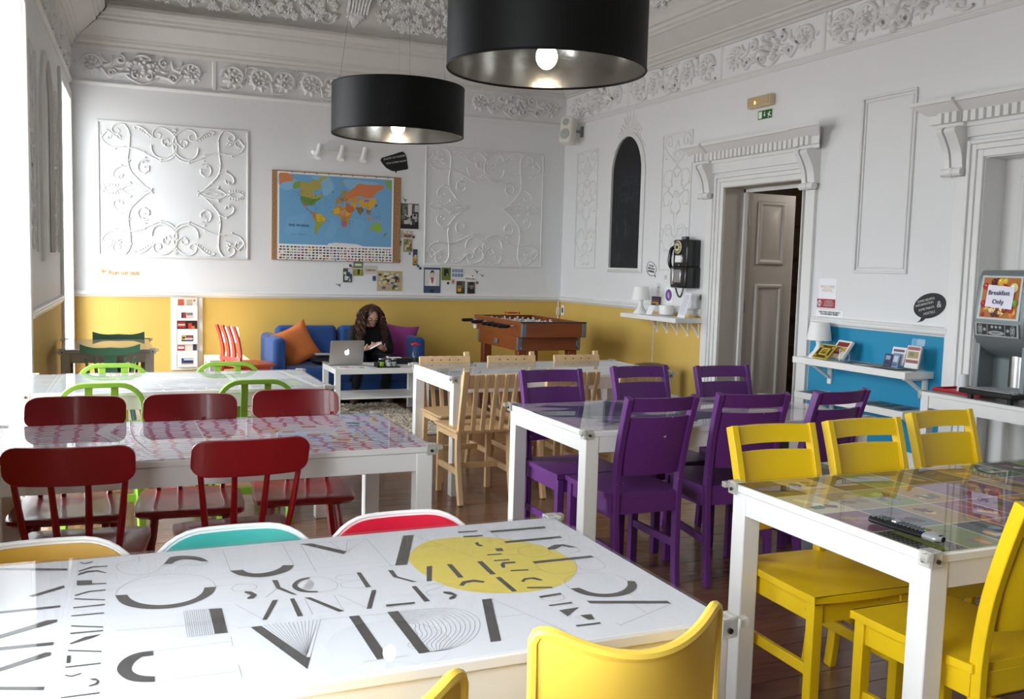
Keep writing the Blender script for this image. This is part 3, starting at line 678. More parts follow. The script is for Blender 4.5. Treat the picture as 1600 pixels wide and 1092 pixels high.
def map_mat(name, kind):
    m = bpy.data.materials.new(name); m.use_nodes = True; n = m.node_tree.nodes; l = m.node_tree.links; p = n['Principled BSDF']; p.inputs['Roughness'].default_value = .4
    t = n.new('ShaderNodeTexCoord')
    def mapn(s, rot=0):
        q = n.new('ShaderNodeMapping'); q.inputs['Scale'].default_value = s; q.inputs['Rotation'].default_value = (0, 0, rot); l.new(t.outputs['Object'], q.inputs[0]); return q
    def ramp(src, stops, const=False):
        r = n.new('ShaderNodeValToRGB'); r.color_ramp.interpolation = 'CONSTANT' if const else 'LINEAR'
        e = r.color_ramp.elements
        while len(e) < len(stops): e.new(.5)
        for el, (pos, c) in zip(e, stops): el.position = pos; el.color = lin(c) + (1,)
        l.new(src, r.inputs[0]); return r.outputs[0]
    def mix(f, a, b, mode='MIX'):
        q = n.new('ShaderNodeMix'); q.data_type = 'RGBA'; q.blend_type = mode
        for s, i in ((f, 0), (a, 6), (b, 7)):
            if hasattr(s, 'links'): l.new(s, q.inputs[i])
            else: q.inputs[i].default_value = s if i == 0 else lin(s) + (1,)
        return q.outputs[2]
    def vor(s, feat, rnd=1, rot=0):
        v = n.new('ShaderNodeTexVoronoi'); v.voronoi_dimensions = '2D'; v.feature = feat; v.inputs['Scale'].default_value = 1; v.inputs['Randomness'].default_value = rnd; l.new(mapn(s, rot).outputs[0], v.inputs[0]); return v
    def noise(s, det=4, rot=0):
        v = n.new('ShaderNodeTexNoise'); v.inputs['Scale'].default_value = 1; v.inputs['Detail'].default_value = det; l.new(mapn(s, rot).outputs[0], v.inputs[0]); return v.outputs[0]
    if kind == 'streets':
        e = vor((15, 26, 1), 'DISTANCE_TO_EDGE', .42); cells = vor((15, 26, 1), 'F1', .42); big = vor((3.3, 5.5, 1), 'F1', .9)
        base = ramp(big.outputs['Color'], [(0, (186, 104, 138)), (.42, (178, 98, 136)), (.6, (196, 104, 110)), (.7, (164, 122, 160))], True)
        blk = ramp(cells.outputs['Color'], [(0, (226, 222, 232)), (.45, (232, 230, 236)), (.7, (200, 205, 225)), (.85, (235, 226, 215)), (.93, (230, 190, 170))], True)
        lines = ramp(e.outputs[0], [(.10, (0, 0, 0)), (.13, (255, 255, 255))])
        lines = ramp(e.outputs[0], [(0, (0, 0, 0)), (.11, (0, 0, 0)), (.15, (255, 255, 255))])
        col = mix(lines, base, blk)
    elif kind == 'greymap':
        e = vor((9, 16, 1), 'DISTANCE_TO_EDGE', 1); a = noise((3, 5, 1), 6)
        base = ramp(a, [(.35, (140, 142, 146)), (.5, (168, 170, 172)), (.62, (200, 200, 202))])
        col = mix(ramp(e.outputs[0], [(0, (255, 255, 255)), (.03, (255, 255, 255)), (.05, (0, 0, 0))]), base, (232, 232, 230))
    elif kind == 'pencil':
        a = noise((5, 26, 1), 8); b = noise((2.2, 3, 1), 5)
        base = ramp(a, [(.35, (150, 152, 152)), (.47, (206, 206, 202)), (.6, (226, 226, 222))])
        col = mix(ramp(b, [(.36, (255, 255, 255)), (.44, (0, 0, 0))]), base, (128, 130, 132)); col = mix(.35, base, col)
    elif kind == 'atlas':
        a = noise((2.2, 3.2, 1), 6); e = vor((7, 11, 1), 'DISTANCE_TO_EDGE', 1)
        base = ramp(a, [(.36, (40, 52, 84)), (.47, (66, 84, 116)), (.5, (196, 182, 200)), (.62, (214, 204, 214)), (.7, (168, 192, 172))])
        col = mix(ramp(e.outputs[0], [(0, (160, 160, 160)), (.02, (160, 160, 160)), (.035, (0, 0, 0))]), base, (150, 90, 130))
    elif kind == 'blank':
        a = noise((3, 3, 1), 3); col = ramp(a, [(.3, (176, 168, 156)), (.7, (186, 178, 166))])
    else:
        a = noise((2, 2, 1), 2); col = ramp(a, [(.3, (232, 233, 238)), (.7, (238, 239, 243))])
    l.new(col, p.inputs['Base Color']); MATS[name] = m; return m
poster_t = table('big white table in the foreground with a black lettering poster and yellow disc', -.378, 1.153, 1.514, 2.333, table_w, map_mat('poster_paper', 'poster'))
red_t = table('white table with a pink street map top and red chairs around it', -.37, 1.163, 3.40, 4.219, table_w, map_mat('pink_street_map', 'streets'))
green_t = table('white table by the window with grey map top and lime green chairs', -.355, 1.157, 5.188, 6.007, table_w, map_mat('grey_city_map', 'greymap'))
wood_t = table('white table with pale sketchy grey print and bare wooden chairs around it', 1.973, 3.54, 5.429, 6.248, table_w, map_mat('grey_sketch_print', 'pencil'))
purple_t = table('white table with a dark blue and pink map top between purple chairs', 1.886, 3.45, 3.527, 4.346, table_w, map_mat('blue_atlas_print', 'atlas'))
yellow_t = table('white table covered with a grid of printed cards and ringed by yellow chairs', 1.907, 3.47, 1.714, 2.533, table_w, map_mat('card_backing', 'poster'))
grey_t = table('small grey table against the far window wall with dark green chairs', -.27, .362, 7.5, 8.44, table_g, map_mat('grey_blank_top', 'blank'), leg=.06)

def flat_poly(mb, poly, z, col):
    mb.c = lin(col); mb.add([(x, y, z) for x, y in poly], [tuple(range(len(poly)))]); mb.c = (1, 1, 1)
def strip(mb, pts, wd, z, col):
    P = [Vector(p) for p in pts]; n = len(P); vs = []
    for i in range(n):
        t = (P[min(i+1, n-1)] - P[max(i-1, 0)]);
        t = t.normalized() if t.length else Vector((1, 0)); q = Vector((-t.y, t.x))*wd/2; vs += [(P[i].x + q.x, P[i].y + q.y, z), (P[i].x - q.x, P[i].y - q.y, z)]
    mb.c = lin(col); mb.add(vs, [(2*i, 2*i+1, 2*i+3, 2*i+2) for i in range(n-1)]); mb.c = (1, 1, 1)
def on_table(mb, name, t):
    o = mb.build(name, PR, t, recalc=False, smooth=0); o.location = (-t.location.x, -t.location.y, 0); return o
PD=[[[0.125,2.233],[0.141,2.283],[0.163,2.288],[0.193,2.274],[0.213,2.251],[0.221,2.221],[0.206,2.226],[0.191,2.246],[0.17,2.257],[0.151,2.248],[0.143,2.23]],[[0.021,2.054],[0.029,2.002],[0.054,1.966],[0.093,1.944],[0.138,1.941],[0.178,1.963],[0.209,2.002],[0.218,2.041],[0.195,2.044],[0.188,2.009],[0.163,1.974],[0.128,1.962],[0.095,1.967],[0.066,1.989],[0.05,2.019],[0.044,2.05]],[[0.191,1.913],[0.215,1.909],[0.211,1.777],[0.188,1.778]],[[0.079,1.736],[0.05,1.737],[0.027,1.714],[0.017,1.678],[0.023,1.647],[0.037,1.621],[0.055,1.61],[0.075,1.604],[0.076,1.625],[0.059,1.633],[0.046,1.647],[0.04,1.67],[0.046,1.698],[0.059,1.716],[0.078,1.715]],[[0.258,2.139],[0.27,2.103],[0.301,2.076],[0.334,2.071],[0.373,2.09],[0.392,2.114],[0.399,2.134],[0.375,2.141],[0.364,2.12],[0.339,2.102],[0.313,2.099],[0.293,2.113],[0.286,2.137]],[[0.444,2.292],[0.471,2.289],[0.537,2.198],[0.525,2.178]],[[0.703,2.284],[0.73,2.281],[0.644,2.055],[0.616,2.059]],[[0.335,2.046],[0.347,2.042],[0.345,1.995],[0.37,1.938],[0.361,1.941],[0.336,1.989]],[[0.416,2.04],[0.393,2.037],[0.374,2.012],[0.367,1.987],[0.374,1.958],[0.392,1.943],[0.413,1.939],[0.414,1.946],[0.394,1.954],[0.382,1.976],[0.379,1.997],[0.39,2.02],[0.414,2.03]],[[0.52,2.038],[0.529,2.035],[0.526,1.936],[0.515,1.935]],[[0.591,2.032],[0.602,2.028],[0.599,1.983],[0.63,1.934],[0.618,1.937],[0.589,1.983]],[[0.271,1.994],[0.284,1.987],[0.292,1.965],[0.282,1.945],[0.27,1.945],[0.27,1.952],[0.28,1.965],[0.269,1.985]],[[0.316,1.921],[0.327,1.921],[0.289,1.819],[0.28,1.819]],[[0.351,1.919],[0.36,1.919],[0.358,1.816],[0.347,1.815]],[[0.38,1.916],[0.392,1.914],[0.439,1.816],[0.428,1.813]],[[0.522,1.914],[0.532,1.914],[0.494,1.811],[0.484,1.811]],[[0.527,1.822],[0.587,1.818],[0.585,1.809],[0.525,1.811]],[[0.609,1.911],[0.619,1.91],[0.618,1.812],[0.606,1.812]],[[0.663,1.858],[0.678,1.85],[0.684,1.829],[0.672,1.811],[0.659,1.808],[0.662,1.818],[0.675,1.829],[0.66,1.848]],[[0.254,1.79],[0.274,1.79],[0.326,1.618],[0.332,1.616],[0.317,1.57]],[[0.441,1.783],[0.461,1.782],[0.46,1.57],[0.439,1.567]],[[0.518,1.781],[0.54,1.78],[0.537,1.568],[0.516,1.567]],[[0.723,1.786],[0.744,1.785],[0.677,1.572],[0.656,1.572]],[[0.931,2.256],[1.087,2.251],[1.084,2.234],[0.929,2.239]],[[0.929,2.158],[1.086,2.155],[1.085,2.139],[0.928,2.14]],[[1.01,2.071],[1.038,2.09],[1.062,2.088],[1.083,2.055],[1.065,2.057],[1.053,2.075],[1.024,2.055],[1.006,2.056]],[[0.928,1.985],[1.085,1.982],[1.085,1.967],[0.929,1.968]],[[0.929,1.786],[0.95,1.785],[0.961,1.745],[0.99,1.728],[1.026,1.733],[1.059,1.76],[1.074,1.791],[1.089,1.782],[1.078,1.751],[1.046,1.719],[1.005,1.707],[0.963,1.718],[0.935,1.745]],[[0.928,1.707],[1.09,1.651],[1.089,1.635],[0.927,1.691]],[[0.682,2.028],[0.696,2.029],[0.661,1.93],[0.65,1.931]],[[0.731,2.029],[0.743,2.027],[0.736,1.93],[0.724,1.931]],[[0.805,2.026],[0.818,2.025],[0.813,1.927],[0.8,1.928]],[[0.803,1.907],[0.815,1.907],[0.814,1.809],[0.802,1.809]],[[0.708,1.883],[0.724,1.905],[0.752,1.909],[0.771,1.89],[0.765,1.882],[0.746,1.895],[0.728,1.892],[0.716,1.877]],[[0.849,2.276],[0.9,2.27],[0.898,2.26],[0.846,2.263]],[[0.847,2.233],[0.899,2.227],[0.896,2.217],[0.844,2.221]],[[0.854,2.166],[0.865,2.173],[0.861,2.154],[0.867,2.138],[0.857,2.135],[0.851,2.147]],[[0.884,2.107],[0.902,2.107],[0.898,2.083],[0.881,2.084]],[[0.849,2.07],[0.885,2.066],[0.881,2.058],[0.846,2.062]],[[0.847,2.023],[0.885,2.019],[0.883,2.011],[0.844,2.015]],[[0.847,1.983],[0.86,2.002],[0.891,1.998],[0.887,1.986],[0.861,1.989],[0.85,1.962],[0.844,1.964]],[[0.856,1.943],[0.897,1.936],[0.894,1.927],[0.852,1.934]],[[0.846,1.864],[0.862,1.881],[0.886,1.88],[0.898,1.858],[0.89,1.854],[0.876,1.871],[0.861,1.87],[0.851,1.858]],[[0.844,1.826],[0.897,1.81],[0.894,1.801],[0.841,1.818]],[[0.844,1.765],[0.897,1.769],[0.896,1.759],[0.843,1.754]],[[0.841,1.711],[0.895,1.712],[0.893,1.704],[0.841,1.704]],[[0.848,1.677],[0.895,1.679],[0.85,1.641]],[[0.876,1.638],[0.901,1.636],[0.894,1.609],[0.88,1.61]],[[0.844,1.594],[0.897,1.592],[0.894,1.584],[0.842,1.586]],[[-0.273,2.342],[-0.074,2.267],[-0.073,2.252],[-0.271,2.325]],[[-0.141,2.105],[-0.077,2.152],[-0.075,2.137],[-0.082,2.13],[-0.132,2.096]],[[-0.238,2.031],[-0.08,2.028],[-0.079,2.016],[-0.237,2.017]],[[-0.221,1.871],[-0.1,1.951],[-0.082,1.949],[-0.082,1.936],[-0.219,1.856]],[[-0.218,1.844],[-0.084,1.835],[-0.084,1.821],[-0.216,1.827]],[[-0.204,1.719],[-0.095,1.79],[-0.086,1.787],[-0.086,1.774],[-0.202,1.705]],[[-0.2,1.684],[-0.089,1.644],[-0.09,1.631],[-0.199,1.672]],[[-0.052,2.209],[-0.049,2.225],[-0.034,2.236],[-0.012,2.235],[0.006,2.21],[0.003,2.208],[-0.012,2.225],[-0.032,2.225]],[[-0.053,2.175],[-0.023,2.167],[-0.023,2.146],[0.005,2.14],[0.005,2.133],[-0.052,2.142]],[[-0.058,1.818],[-0.032,1.842],[-0.005,1.847],[-0.018,1.834],[-0.055,1.814]],[[-0.06,1.763],[-0.054,1.762],[-0.054,1.729],[-0.06,1.73]],[[-0.061,1.682],[-0.051,1.674],[-0.035,1.681],[-0.039,1.674],[-0.051,1.669],[-0.06,1.677]],[[-0.023,1.651],[-0.014,1.65],[-0.007,1.637],[-0.011,1.624],[-0.024,1.621],[-0.024,1.625],[-0.014,1.63],[-0.012,1.639],[-0.021,1.646]],[[-0.049,2.308],[-0.038,2.295],[-0.021,2.305],[-0.026,2.293],[-0.038,2.288],[-0.048,2.299]],[[-0.05,2.234],[-0.023,2.257],[-0.024,2.266],[-0.051,2.242]],[[-0.023,2.257],[0.008,2.253],[0.008,2.262],[-0.023,2.266]],[[-0.055,2.075],[-0.027,2.091],[-0.028,2.099],[-0.055,2.082]],[[-0.027,2.091],[0.004,2.091],[0.003,2.098],[-0.028,2.099]],[[-0.055,2.055],[0.002,2.029],[0.002,2.036],[-0.055,2.062]],[[-0.056,2.003],[0.001,2.001],[0.001,2.008],[-0.056,2.009]],[[-0.058,1.957],[0.0,1.954],[0.0,1.96],[-0.058,1.963]],[[-0.057,1.903],[-0.002,1.878],[-0.002,1.884],[-0.057,1.909]],[[-0.057,1.865],[-0.002,1.86],[-0.002,1.866],[-0.058,1.871]],[[-0.059,1.783],[-0.005,1.76],[-0.005,1.765],[-0.059,1.789]],[[-0.061,1.71],[-0.006,1.708],[-0.006,1.713],[-0.061,1.715]],[[-0.064,1.591],[-0.008,1.589],[-0.008,1.594],[-0.064,1.595]]]
PY=[[[0.663,2.104],[0.702,2.176],[0.751,2.22],[0.814,2.231],[0.881,2.213],[0.95,2.17],[1.004,2.097],[1.024,2.012],[1.022,1.948],[1.005,1.901],[0.957,1.842],[0.901,1.807],[0.838,1.798],[0.775,1.81],[0.724,1.837],[0.682,1.889],[0.659,1.976],[0.655,2.044]]]
PL=[[[0.021,2.054],[0.03,2.096],[0.059,2.14],[0.104,2.159],[0.153,2.153],[0.196,2.121],[0.215,2.08],[0.218,2.041]],[[0.019,1.855],[0.184,1.834]],[[0.079,1.734],[0.211,1.734]],[[0.214,1.756],[0.212,1.71]],[[0.075,1.607],[0.209,1.599]],[[0.211,1.626],[0.21,1.574]],[[0.125,2.233],[0.106,2.188],[0.08,2.172],[0.044,2.191],[0.027,2.236],[0.033,2.272],[0.072,2.29]],[[0.143,2.23],[0.179,2.208],[0.209,2.205],[0.221,2.221]],[[0.076,2.312],[0.075,2.265]],[[0.261,2.301],[0.26,2.139]],[[0.232,2.31],[0.286,2.301]],[[0.403,2.306],[0.399,2.134]],[[0.377,2.306],[0.419,2.3]],[[0.444,2.292],[0.437,2.069]],[[0.471,2.289],[0.608,2.284]],[[0.537,2.198],[0.608,2.284],[0.607,2.057]],[[0.517,2.295],[0.529,2.195]],[[0.56,2.287],[0.533,2.194]],[[0.73,2.281],[0.813,2.054]],[[0.684,2.182],[0.77,2.173]],[[0.58,2.061],[0.622,2.059]],[[0.336,1.989],[0.306,1.943]],[[0.416,2.04],[0.448,2.025],[0.464,1.981],[0.447,1.943],[0.413,1.939]],[[0.413,2.026],[0.383,1.962]],[[0.414,2.022],[0.387,1.962]],[[0.415,2.017],[0.39,1.962]],[[0.416,2.013],[0.393,1.962]],[[0.416,2.009],[0.397,1.962]],[[0.417,2.004],[0.4,1.963]],[[0.418,2.0],[0.404,1.963]],[[0.52,2.026],[0.485,2.033],[0.468,2.018],[0.477,1.998],[0.519,1.986],[0.478,1.983],[0.468,1.966],[0.478,1.945],[0.519,1.935]],[[0.263,2.043],[0.295,2.032],[0.294,2.003],[0.257,1.998],[0.248,2.021],[0.263,2.043]],[[0.243,1.922],[0.283,1.822]],[[0.38,1.912],[0.377,1.817]],[[0.441,1.916],[0.439,1.816]],[[0.449,1.913],[0.487,1.814]],[[0.229,1.794],[0.274,1.79]],[[0.386,1.786],[0.317,1.57]],[[0.28,1.794],[0.325,1.619]],[[0.287,1.794],[0.326,1.62]],[[0.295,1.793],[0.326,1.622]],[[0.302,1.793],[0.327,1.624]],[[0.31,1.792],[0.327,1.625]],[[0.318,1.791],[0.328,1.627]],[[0.325,1.791],[0.328,1.629]],[[0.333,1.79],[0.329,1.63]],[[0.341,1.789],[0.329,1.632]],[[0.349,1.789],[0.33,1.634]],[[0.356,1.788],[0.331,1.635]],[[0.364,1.788],[0.331,1.637]],[[0.372,1.787],[0.332,1.639]],[[0.38,1.786],[0.332,1.64]],[[0.144,1.918],[0.14,1.78]],[[0.148,1.917],[0.144,1.78]],[[0.151,1.917],[0.148,1.78]],[[0.155,1.916],[0.151,1.779]],[[0.159,1.916],[0.155,1.779]],[[0.163,1.915],[0.158,1.779]],[[0.167,1.915],[0.162,1.779]],[[0.171,1.915],[0.166,1.779]],[[0.175,1.914],[0.17,1.779]],[[0.179,1.914],[0.173,1.778]],[[0.182,1.913],[0.177,1.778]],[[0.186,1.913],[0.181,1.778]],[[0.19,1.913],[0.184,1.778]],[[0.144,1.918],[0.192,1.912]],[[0.14,1.78],[0.188,1.778]],[[0.142,1.849],[0.19,1.843]],[[0.386,1.786],[0.561,1.77]],[[0.414,1.566],[0.497,1.564]],[[0.52,1.71],[0.551,1.704],[0.542,1.675],[0.538,1.645],[0.507,1.607],[0.529,1.573],[0.537,1.568]],[[0.523,1.715],[0.558,1.708],[0.552,1.677],[0.547,1.644],[0.515,1.606],[0.533,1.572],[0.537,1.568]],[[0.525,1.72],[0.566,1.712],[0.562,1.679],[0.556,1.643],[0.524,1.605],[0.536,1.572],[0.537,1.568]],[[0.527,1.725],[0.573,1.716],[0.573,1.681],[0.565,1.643],[0.533,1.603],[0.54,1.571],[0.537,1.568]],[[0.529,1.73],[0.58,1.721],[0.583,1.683],[0.575,1.642],[0.541,1.602],[0.543,1.571],[0.537,1.568]],[[0.531,1.735],[0.587,1.725],[0.593,1.685],[0.584,1.642],[0.55,1.601],[0.547,1.571],[0.537,1.568]],[[0.532,1.74],[0.595,1.729],[0.603,1.687],[0.593,1.641],[0.559,1.599],[0.55,1.57],[0.537,1.568]],[[0.534,1.745],[0.602,1.734],[0.614,1.689],[0.602,1.641],[0.567,1.598],[0.554,1.57],[0.537,1.568]],[[0.535,1.751],[0.609,1.738],[0.624,1.691],[0.612,1.64],[0.576,1.596],[0.557,1.569],[0.537,1.568]],[[0.537,1.756],[0.617,1.742],[0.635,1.693],[0.621,1.64],[0.585,1.595],[0.56,1.569],[0.537,1.568]],[[0.538,1.762],[0.624,1.747],[0.646,1.695],[0.63,1.639],[0.594,1.594],[0.564,1.569],[0.537,1.568]],[[0.539,1.767],[0.632,1.751],[0.656,1.697],[0.64,1.638],[0.602,1.592],[0.567,1.568],[0.537,1.568]],[[0.54,1.773],[0.64,1.756],[0.667,1.699],[0.649,1.638],[0.611,1.591],[0.571,1.568],[0.537,1.568]],[[0.541,1.779],[0.647,1.76],[0.678,1.701],[0.659,1.637],[0.62,1.589],[0.574,1.567],[0.537,1.568]],[[0.744,1.785],[0.812,1.574]],[[0.712,1.683],[0.774,1.68]],[[0.793,1.575],[0.815,1.575]],[[1.088,1.633],[0.926,1.564]],[[1.012,1.666],[1.011,1.598]],[[0.925,1.579],[0.927,1.561]],[[0.929,1.786],[0.935,1.826],[0.962,1.857],[1.006,1.872],[1.055,1.854],[1.075,1.819],[1.074,1.787]],[[0.998,1.895],[0.977,1.882],[0.941,1.889],[0.922,1.921],[0.931,1.979]],[[1.088,1.972],[1.083,1.91],[1.061,1.882],[1.02,1.888],[1.016,1.924],[1.034,1.972]],[[1.006,2.056],[1.0,2.03],[0.965,2.013],[0.935,2.026],[0.928,2.063],[0.948,2.095],[0.977,2.106],[0.969,2.088]],[[1.083,2.055],[1.076,2.024],[1.044,2.015]],[[0.929,2.27],[0.932,2.157]],[[0.844,1.765],[0.846,1.741],[0.867,1.726],[0.89,1.736],[0.896,1.759]],[[0.526,1.806],[0.585,1.806]],[[0.641,1.903],[0.662,1.914],[0.674,1.888],[0.629,1.869],[0.63,1.84]]]
ZP = ZT - .0024
m = MB()
for q in PY: flat_poly(m, spline([Vector(p) for p in q], 3, True), ZP, (240, 217, 100))
for q in PL: strip(m, spline([Vector(p) for p in q], 3) if len(q) > 3 else q, .0008, ZP + .0002, (128, 128, 130))
def soften(q, n=2):
    # round the gentle bends of the traced strokes, keep their square ends
    P = [Vector(p) for p in q]
    for _ in range(n):
        N = len(P); out = []
        for i in range(N):
            a, b, c = P[i-1], P[i], P[(i+1) % N]
            if N > 8 and (b - a).length > 1e-6 and (c - b).length > 1e-6 and abs((b - a).angle(c - b)) < radians(52): out += [b*.75 + a*.25, b*.75 + c*.25]
            else: out.append(b)
        P = out
    return P
for q in PD: flat_poly(m, soften(q), ZP + .0004, (84, 81, 80))
on_table(m, 'lettering_print', poster_t)
# card grid
m = MB(); rc = random.Random(21)
cols_ = [(122, 98, 52), (214, 190, 130), (128, 92, 112), (46, 44, 40), (158, 172, 92), (196, 140, 84), (110, 130, 150), (90, 120, 70), (214, 202, 170), (150, 60, 66), (70, 76, 92), (202, 160, 64), (150, 110, 150), (90, 78, 64)]
fixed = {(0, 3): (116, 90, 46), (0, 2): (226, 216, 180), (0, 1): (140, 96, 118), (0, 0): (58, 56, 50), (1, 0): (140, 156, 96), (1, 1): (112, 128, 142), (1, 2): (176, 160, 130), (1, 3): (214, 184, 120), (2, 3): (120, 96, 60), (2, 2): (150, 168, 100), (3, 3): (140, 166, 82), (3, 2): (196, 150, 84), (2, 0): (78, 84, 92), (2, 1): (190, 160, 110), (3, 1): (160, 96, 116), (4, 1): (140, 90, 130), (4, 2): (150, 110, 150)}
flat_poly(m, [(1.912, 1.719), (3.465, 1.719), (3.465, 2.528), (1.912, 2.528)], ZP - .0003, (226, 220, 198))
for i in range(11):
    for j in range(4):
        x0, x1, yy0, yy1 = 1.918 + i*.1405, 1.918 + i*.1405 + .1335, 1.725 + j*.2015, 1.725 + j*.2015 + .1945
        c0 = fixed.get((i, j)) or rc.choice(cols_); flat_poly(m, [(x0, yy0), (x1, yy0), (x1, yy1), (x0, yy1)], ZP, c0)
        W_, H_ = x1 - x0, yy1 - yy0; k = rc.randrange(4)
        if (i, j) == (0, 0):
            for a in range(9):
                for b in range(12):
                    if 3 <= a <= 5: continue
                    cx, cy = x0 + (a + .5)*W_/9, yy0 + (b + .5)*H_/12; flat_poly(m, [(cx - .004, cy), (cx, cy - .004), (cx + .004, cy), (cx, cy + .004)], ZP + .0002, (170, 168, 150))
            flat_poly(m, [(x0 + .05, yy0 + .01), (x0 + .085, yy0 + .01), (x0 + .085, yy1 - .01), (x0 + .05, yy1 - .01)], ZP + .0002, (140, 150, 60)); continue
        for q in range(5):
            cx, cy = rc.uniform(x0 + .03, x1 - .03), rc.uniform(yy0 + .03, yy1 - .03); rx, ry = rc.uniform(.012, .028), rc.uniform(.012, .028); f = rc.uniform(.6, 1.35)
            c1 = tuple(min(255, int(v*f)) for v in (c0 if q % 2 else rc.choice(cols_)))
            if k < 2: flat_poly(m, [(cx + rx*cos(a), cy + ry*sin(a)) for a in [2*pi*s/10 for s in range(10)]], ZP + .0002 + q*.00002, c1)
            else:
                th_ = rc.uniform(0, pi); cx, cy = min(max(cx, x0 + .045), x1 - .045), min(max(cy, yy0 + .06), yy1 - .06)
                flat_poly(m, [(cx + a*cos(th_) - b*sin(th_), cy + a*sin(th_) + b*cos(th_)) for a, b in ((-.03, -.012), (.0, -.02), (.03, -.010), (.026, .012), (-.024, .016))], ZP + .0002 + q*.00002, c1)
        if k == 0: flat_poly(m, [(x0 + .02, yy0 + H_*.3), (x1 - .02, yy0 + H_*.3), (x1 - .02, yy0 + H_*.42), (x0 + .02, yy0 + H_*.42)], ZP + .0005, (222, 214, 190))
on_table(m, 'card_grid_print', yellow_t)
# map panels of the green table
m = MB()
flat_poly(m, [(-.33, 5.2), (.04, 5.2), (.04, 5.99), (-.33, 5.99)], ZP, (150, 153, 156))
flat_poly(m, [(.75, 5.2), (1.08, 5.2), (1.08, 5.56), (.75, 5.56)], ZP, (160, 163, 166)); flat_poly(m, [(.72, 5.58), (1.0, 5.58), (1.0, 5.98), (.72, 5.98)], ZP, (218, 219, 222))
for a in range(9): flat_poly(m, [(.74, 5.62 + a*.038), (.97, 5.62 + a*.038), (.97, 5.626 + a*.038), (.74, 5.626 + a*.038)], ZP + .0002, (170, 172, 176))
for cx, cy, s in ((.84, 5.42, .05), (.97, 5.42, .05), (.84, 5.3, .04), (.97, 5.3, .04)):
    for q in range(8): flat_poly(m, [(cx + rc.uniform(-s, s) + a, cy + rc.uniform(-s, s) + b) for a, b in ((0, 0), (.03, 0), (.03, .02), (0, .03))], ZP + .0002 + q*.00002, (178, 206, 140))
strip(m, [(1.09, 5.2), (1.02, 5.99)], .03, ZP + .0003, (240, 240, 240)); strip(m, [(.70, 5.2), (.68, 5.99)], .03, ZP + .0003, (240, 240, 240))
flat_poly(m, [(.33 + .17*cos(a), 5.72 + .07*sin(a)) for a in [2*pi*s/20 for s in range(20)]], ZP + .0002, (240, 240, 240)); strip(m, [(-.33, 5.75), (.1, 5.78), (.4, 5.83), (.7, 5.85)], .02, ZP + .0002, (186, 208, 150)); strip(m, [(-.3, 5.55), (.2, 5.6), (.7, 5.62)], .012, ZP + .0002, (206, 214, 190))
strip(m, spline([(.1, 5.32), (.2, 5.3), (.3, 5.34), (.4, 5.3), (.5, 5.33), (.6, 5.3)], 4), .01, ZP + .0002, (120, 122, 126))
on_table(m, 'map_panels_print', green_t)
# larger shapes on the street map
m = MB()
flat_poly(m, [(.62, 3.78), (.92, 3.70), (1.0, 3.93), (.72, 4.0)], ZP, (214, 218, 228)); flat_poly(m, [(.36, 3.45), (.62, 3.45), (.70, 3.52), (.58, 3.62), (.5, 3.7), (.36, 3.68)], ZP, (216, 220, 228))
for k in range(26):
    cx, cy = rc.uniform(.6, 1.0), rc.uniform(3.5, 3.95); s = rc.uniform(.012, .03); flat_poly(m, [(cx - s, cy - s*.4), (cx + s, cy - s*.6), (cx + s, cy + s*.5), (cx - s, cy + s*.6)], ZP + .0002 + k*.00001, rc.choice([(226, 150, 110), (232, 210, 150), (206, 96, 110), (180, 130, 180), (222, 120, 90)]))
for k in range(12):
    cx = .95 + rc.uniform(-.07, .07); cy = 4.0 + rc.uniform(-.12, .08); flat_poly(m, [(cx + .03*cos(a), cy + .018*sin(a)) for a in [2*pi*s/8 for s in range(8)]], ZP + .0002, (232, 226, 234))
strip(m, [(.05, 3.42), (.0, 3.6), (.06, 3.8), (.0, 4.0), (.05, 4.2)], .05, ZP + .0001, (236, 236, 240)); strip(m, [(.36, 3.42), (.36, 4.2)], .006, ZP + .0004, (244, 244, 246)); strip(m, [(.98, 3.42), (.98, 4.2)], .004, ZP + .0004, (244, 244, 246))
for k in range(6): strip(m, spline([(.02 + k*.03, 3.45), (-.02 + k*.03, 3.6), (.03 + k*.03, 3.75), (.0 + k*.03, 3.9)], 4), .003, ZP + .0003, (110, 90, 110))
on_table(m, 'map_shapes_print', red_t)

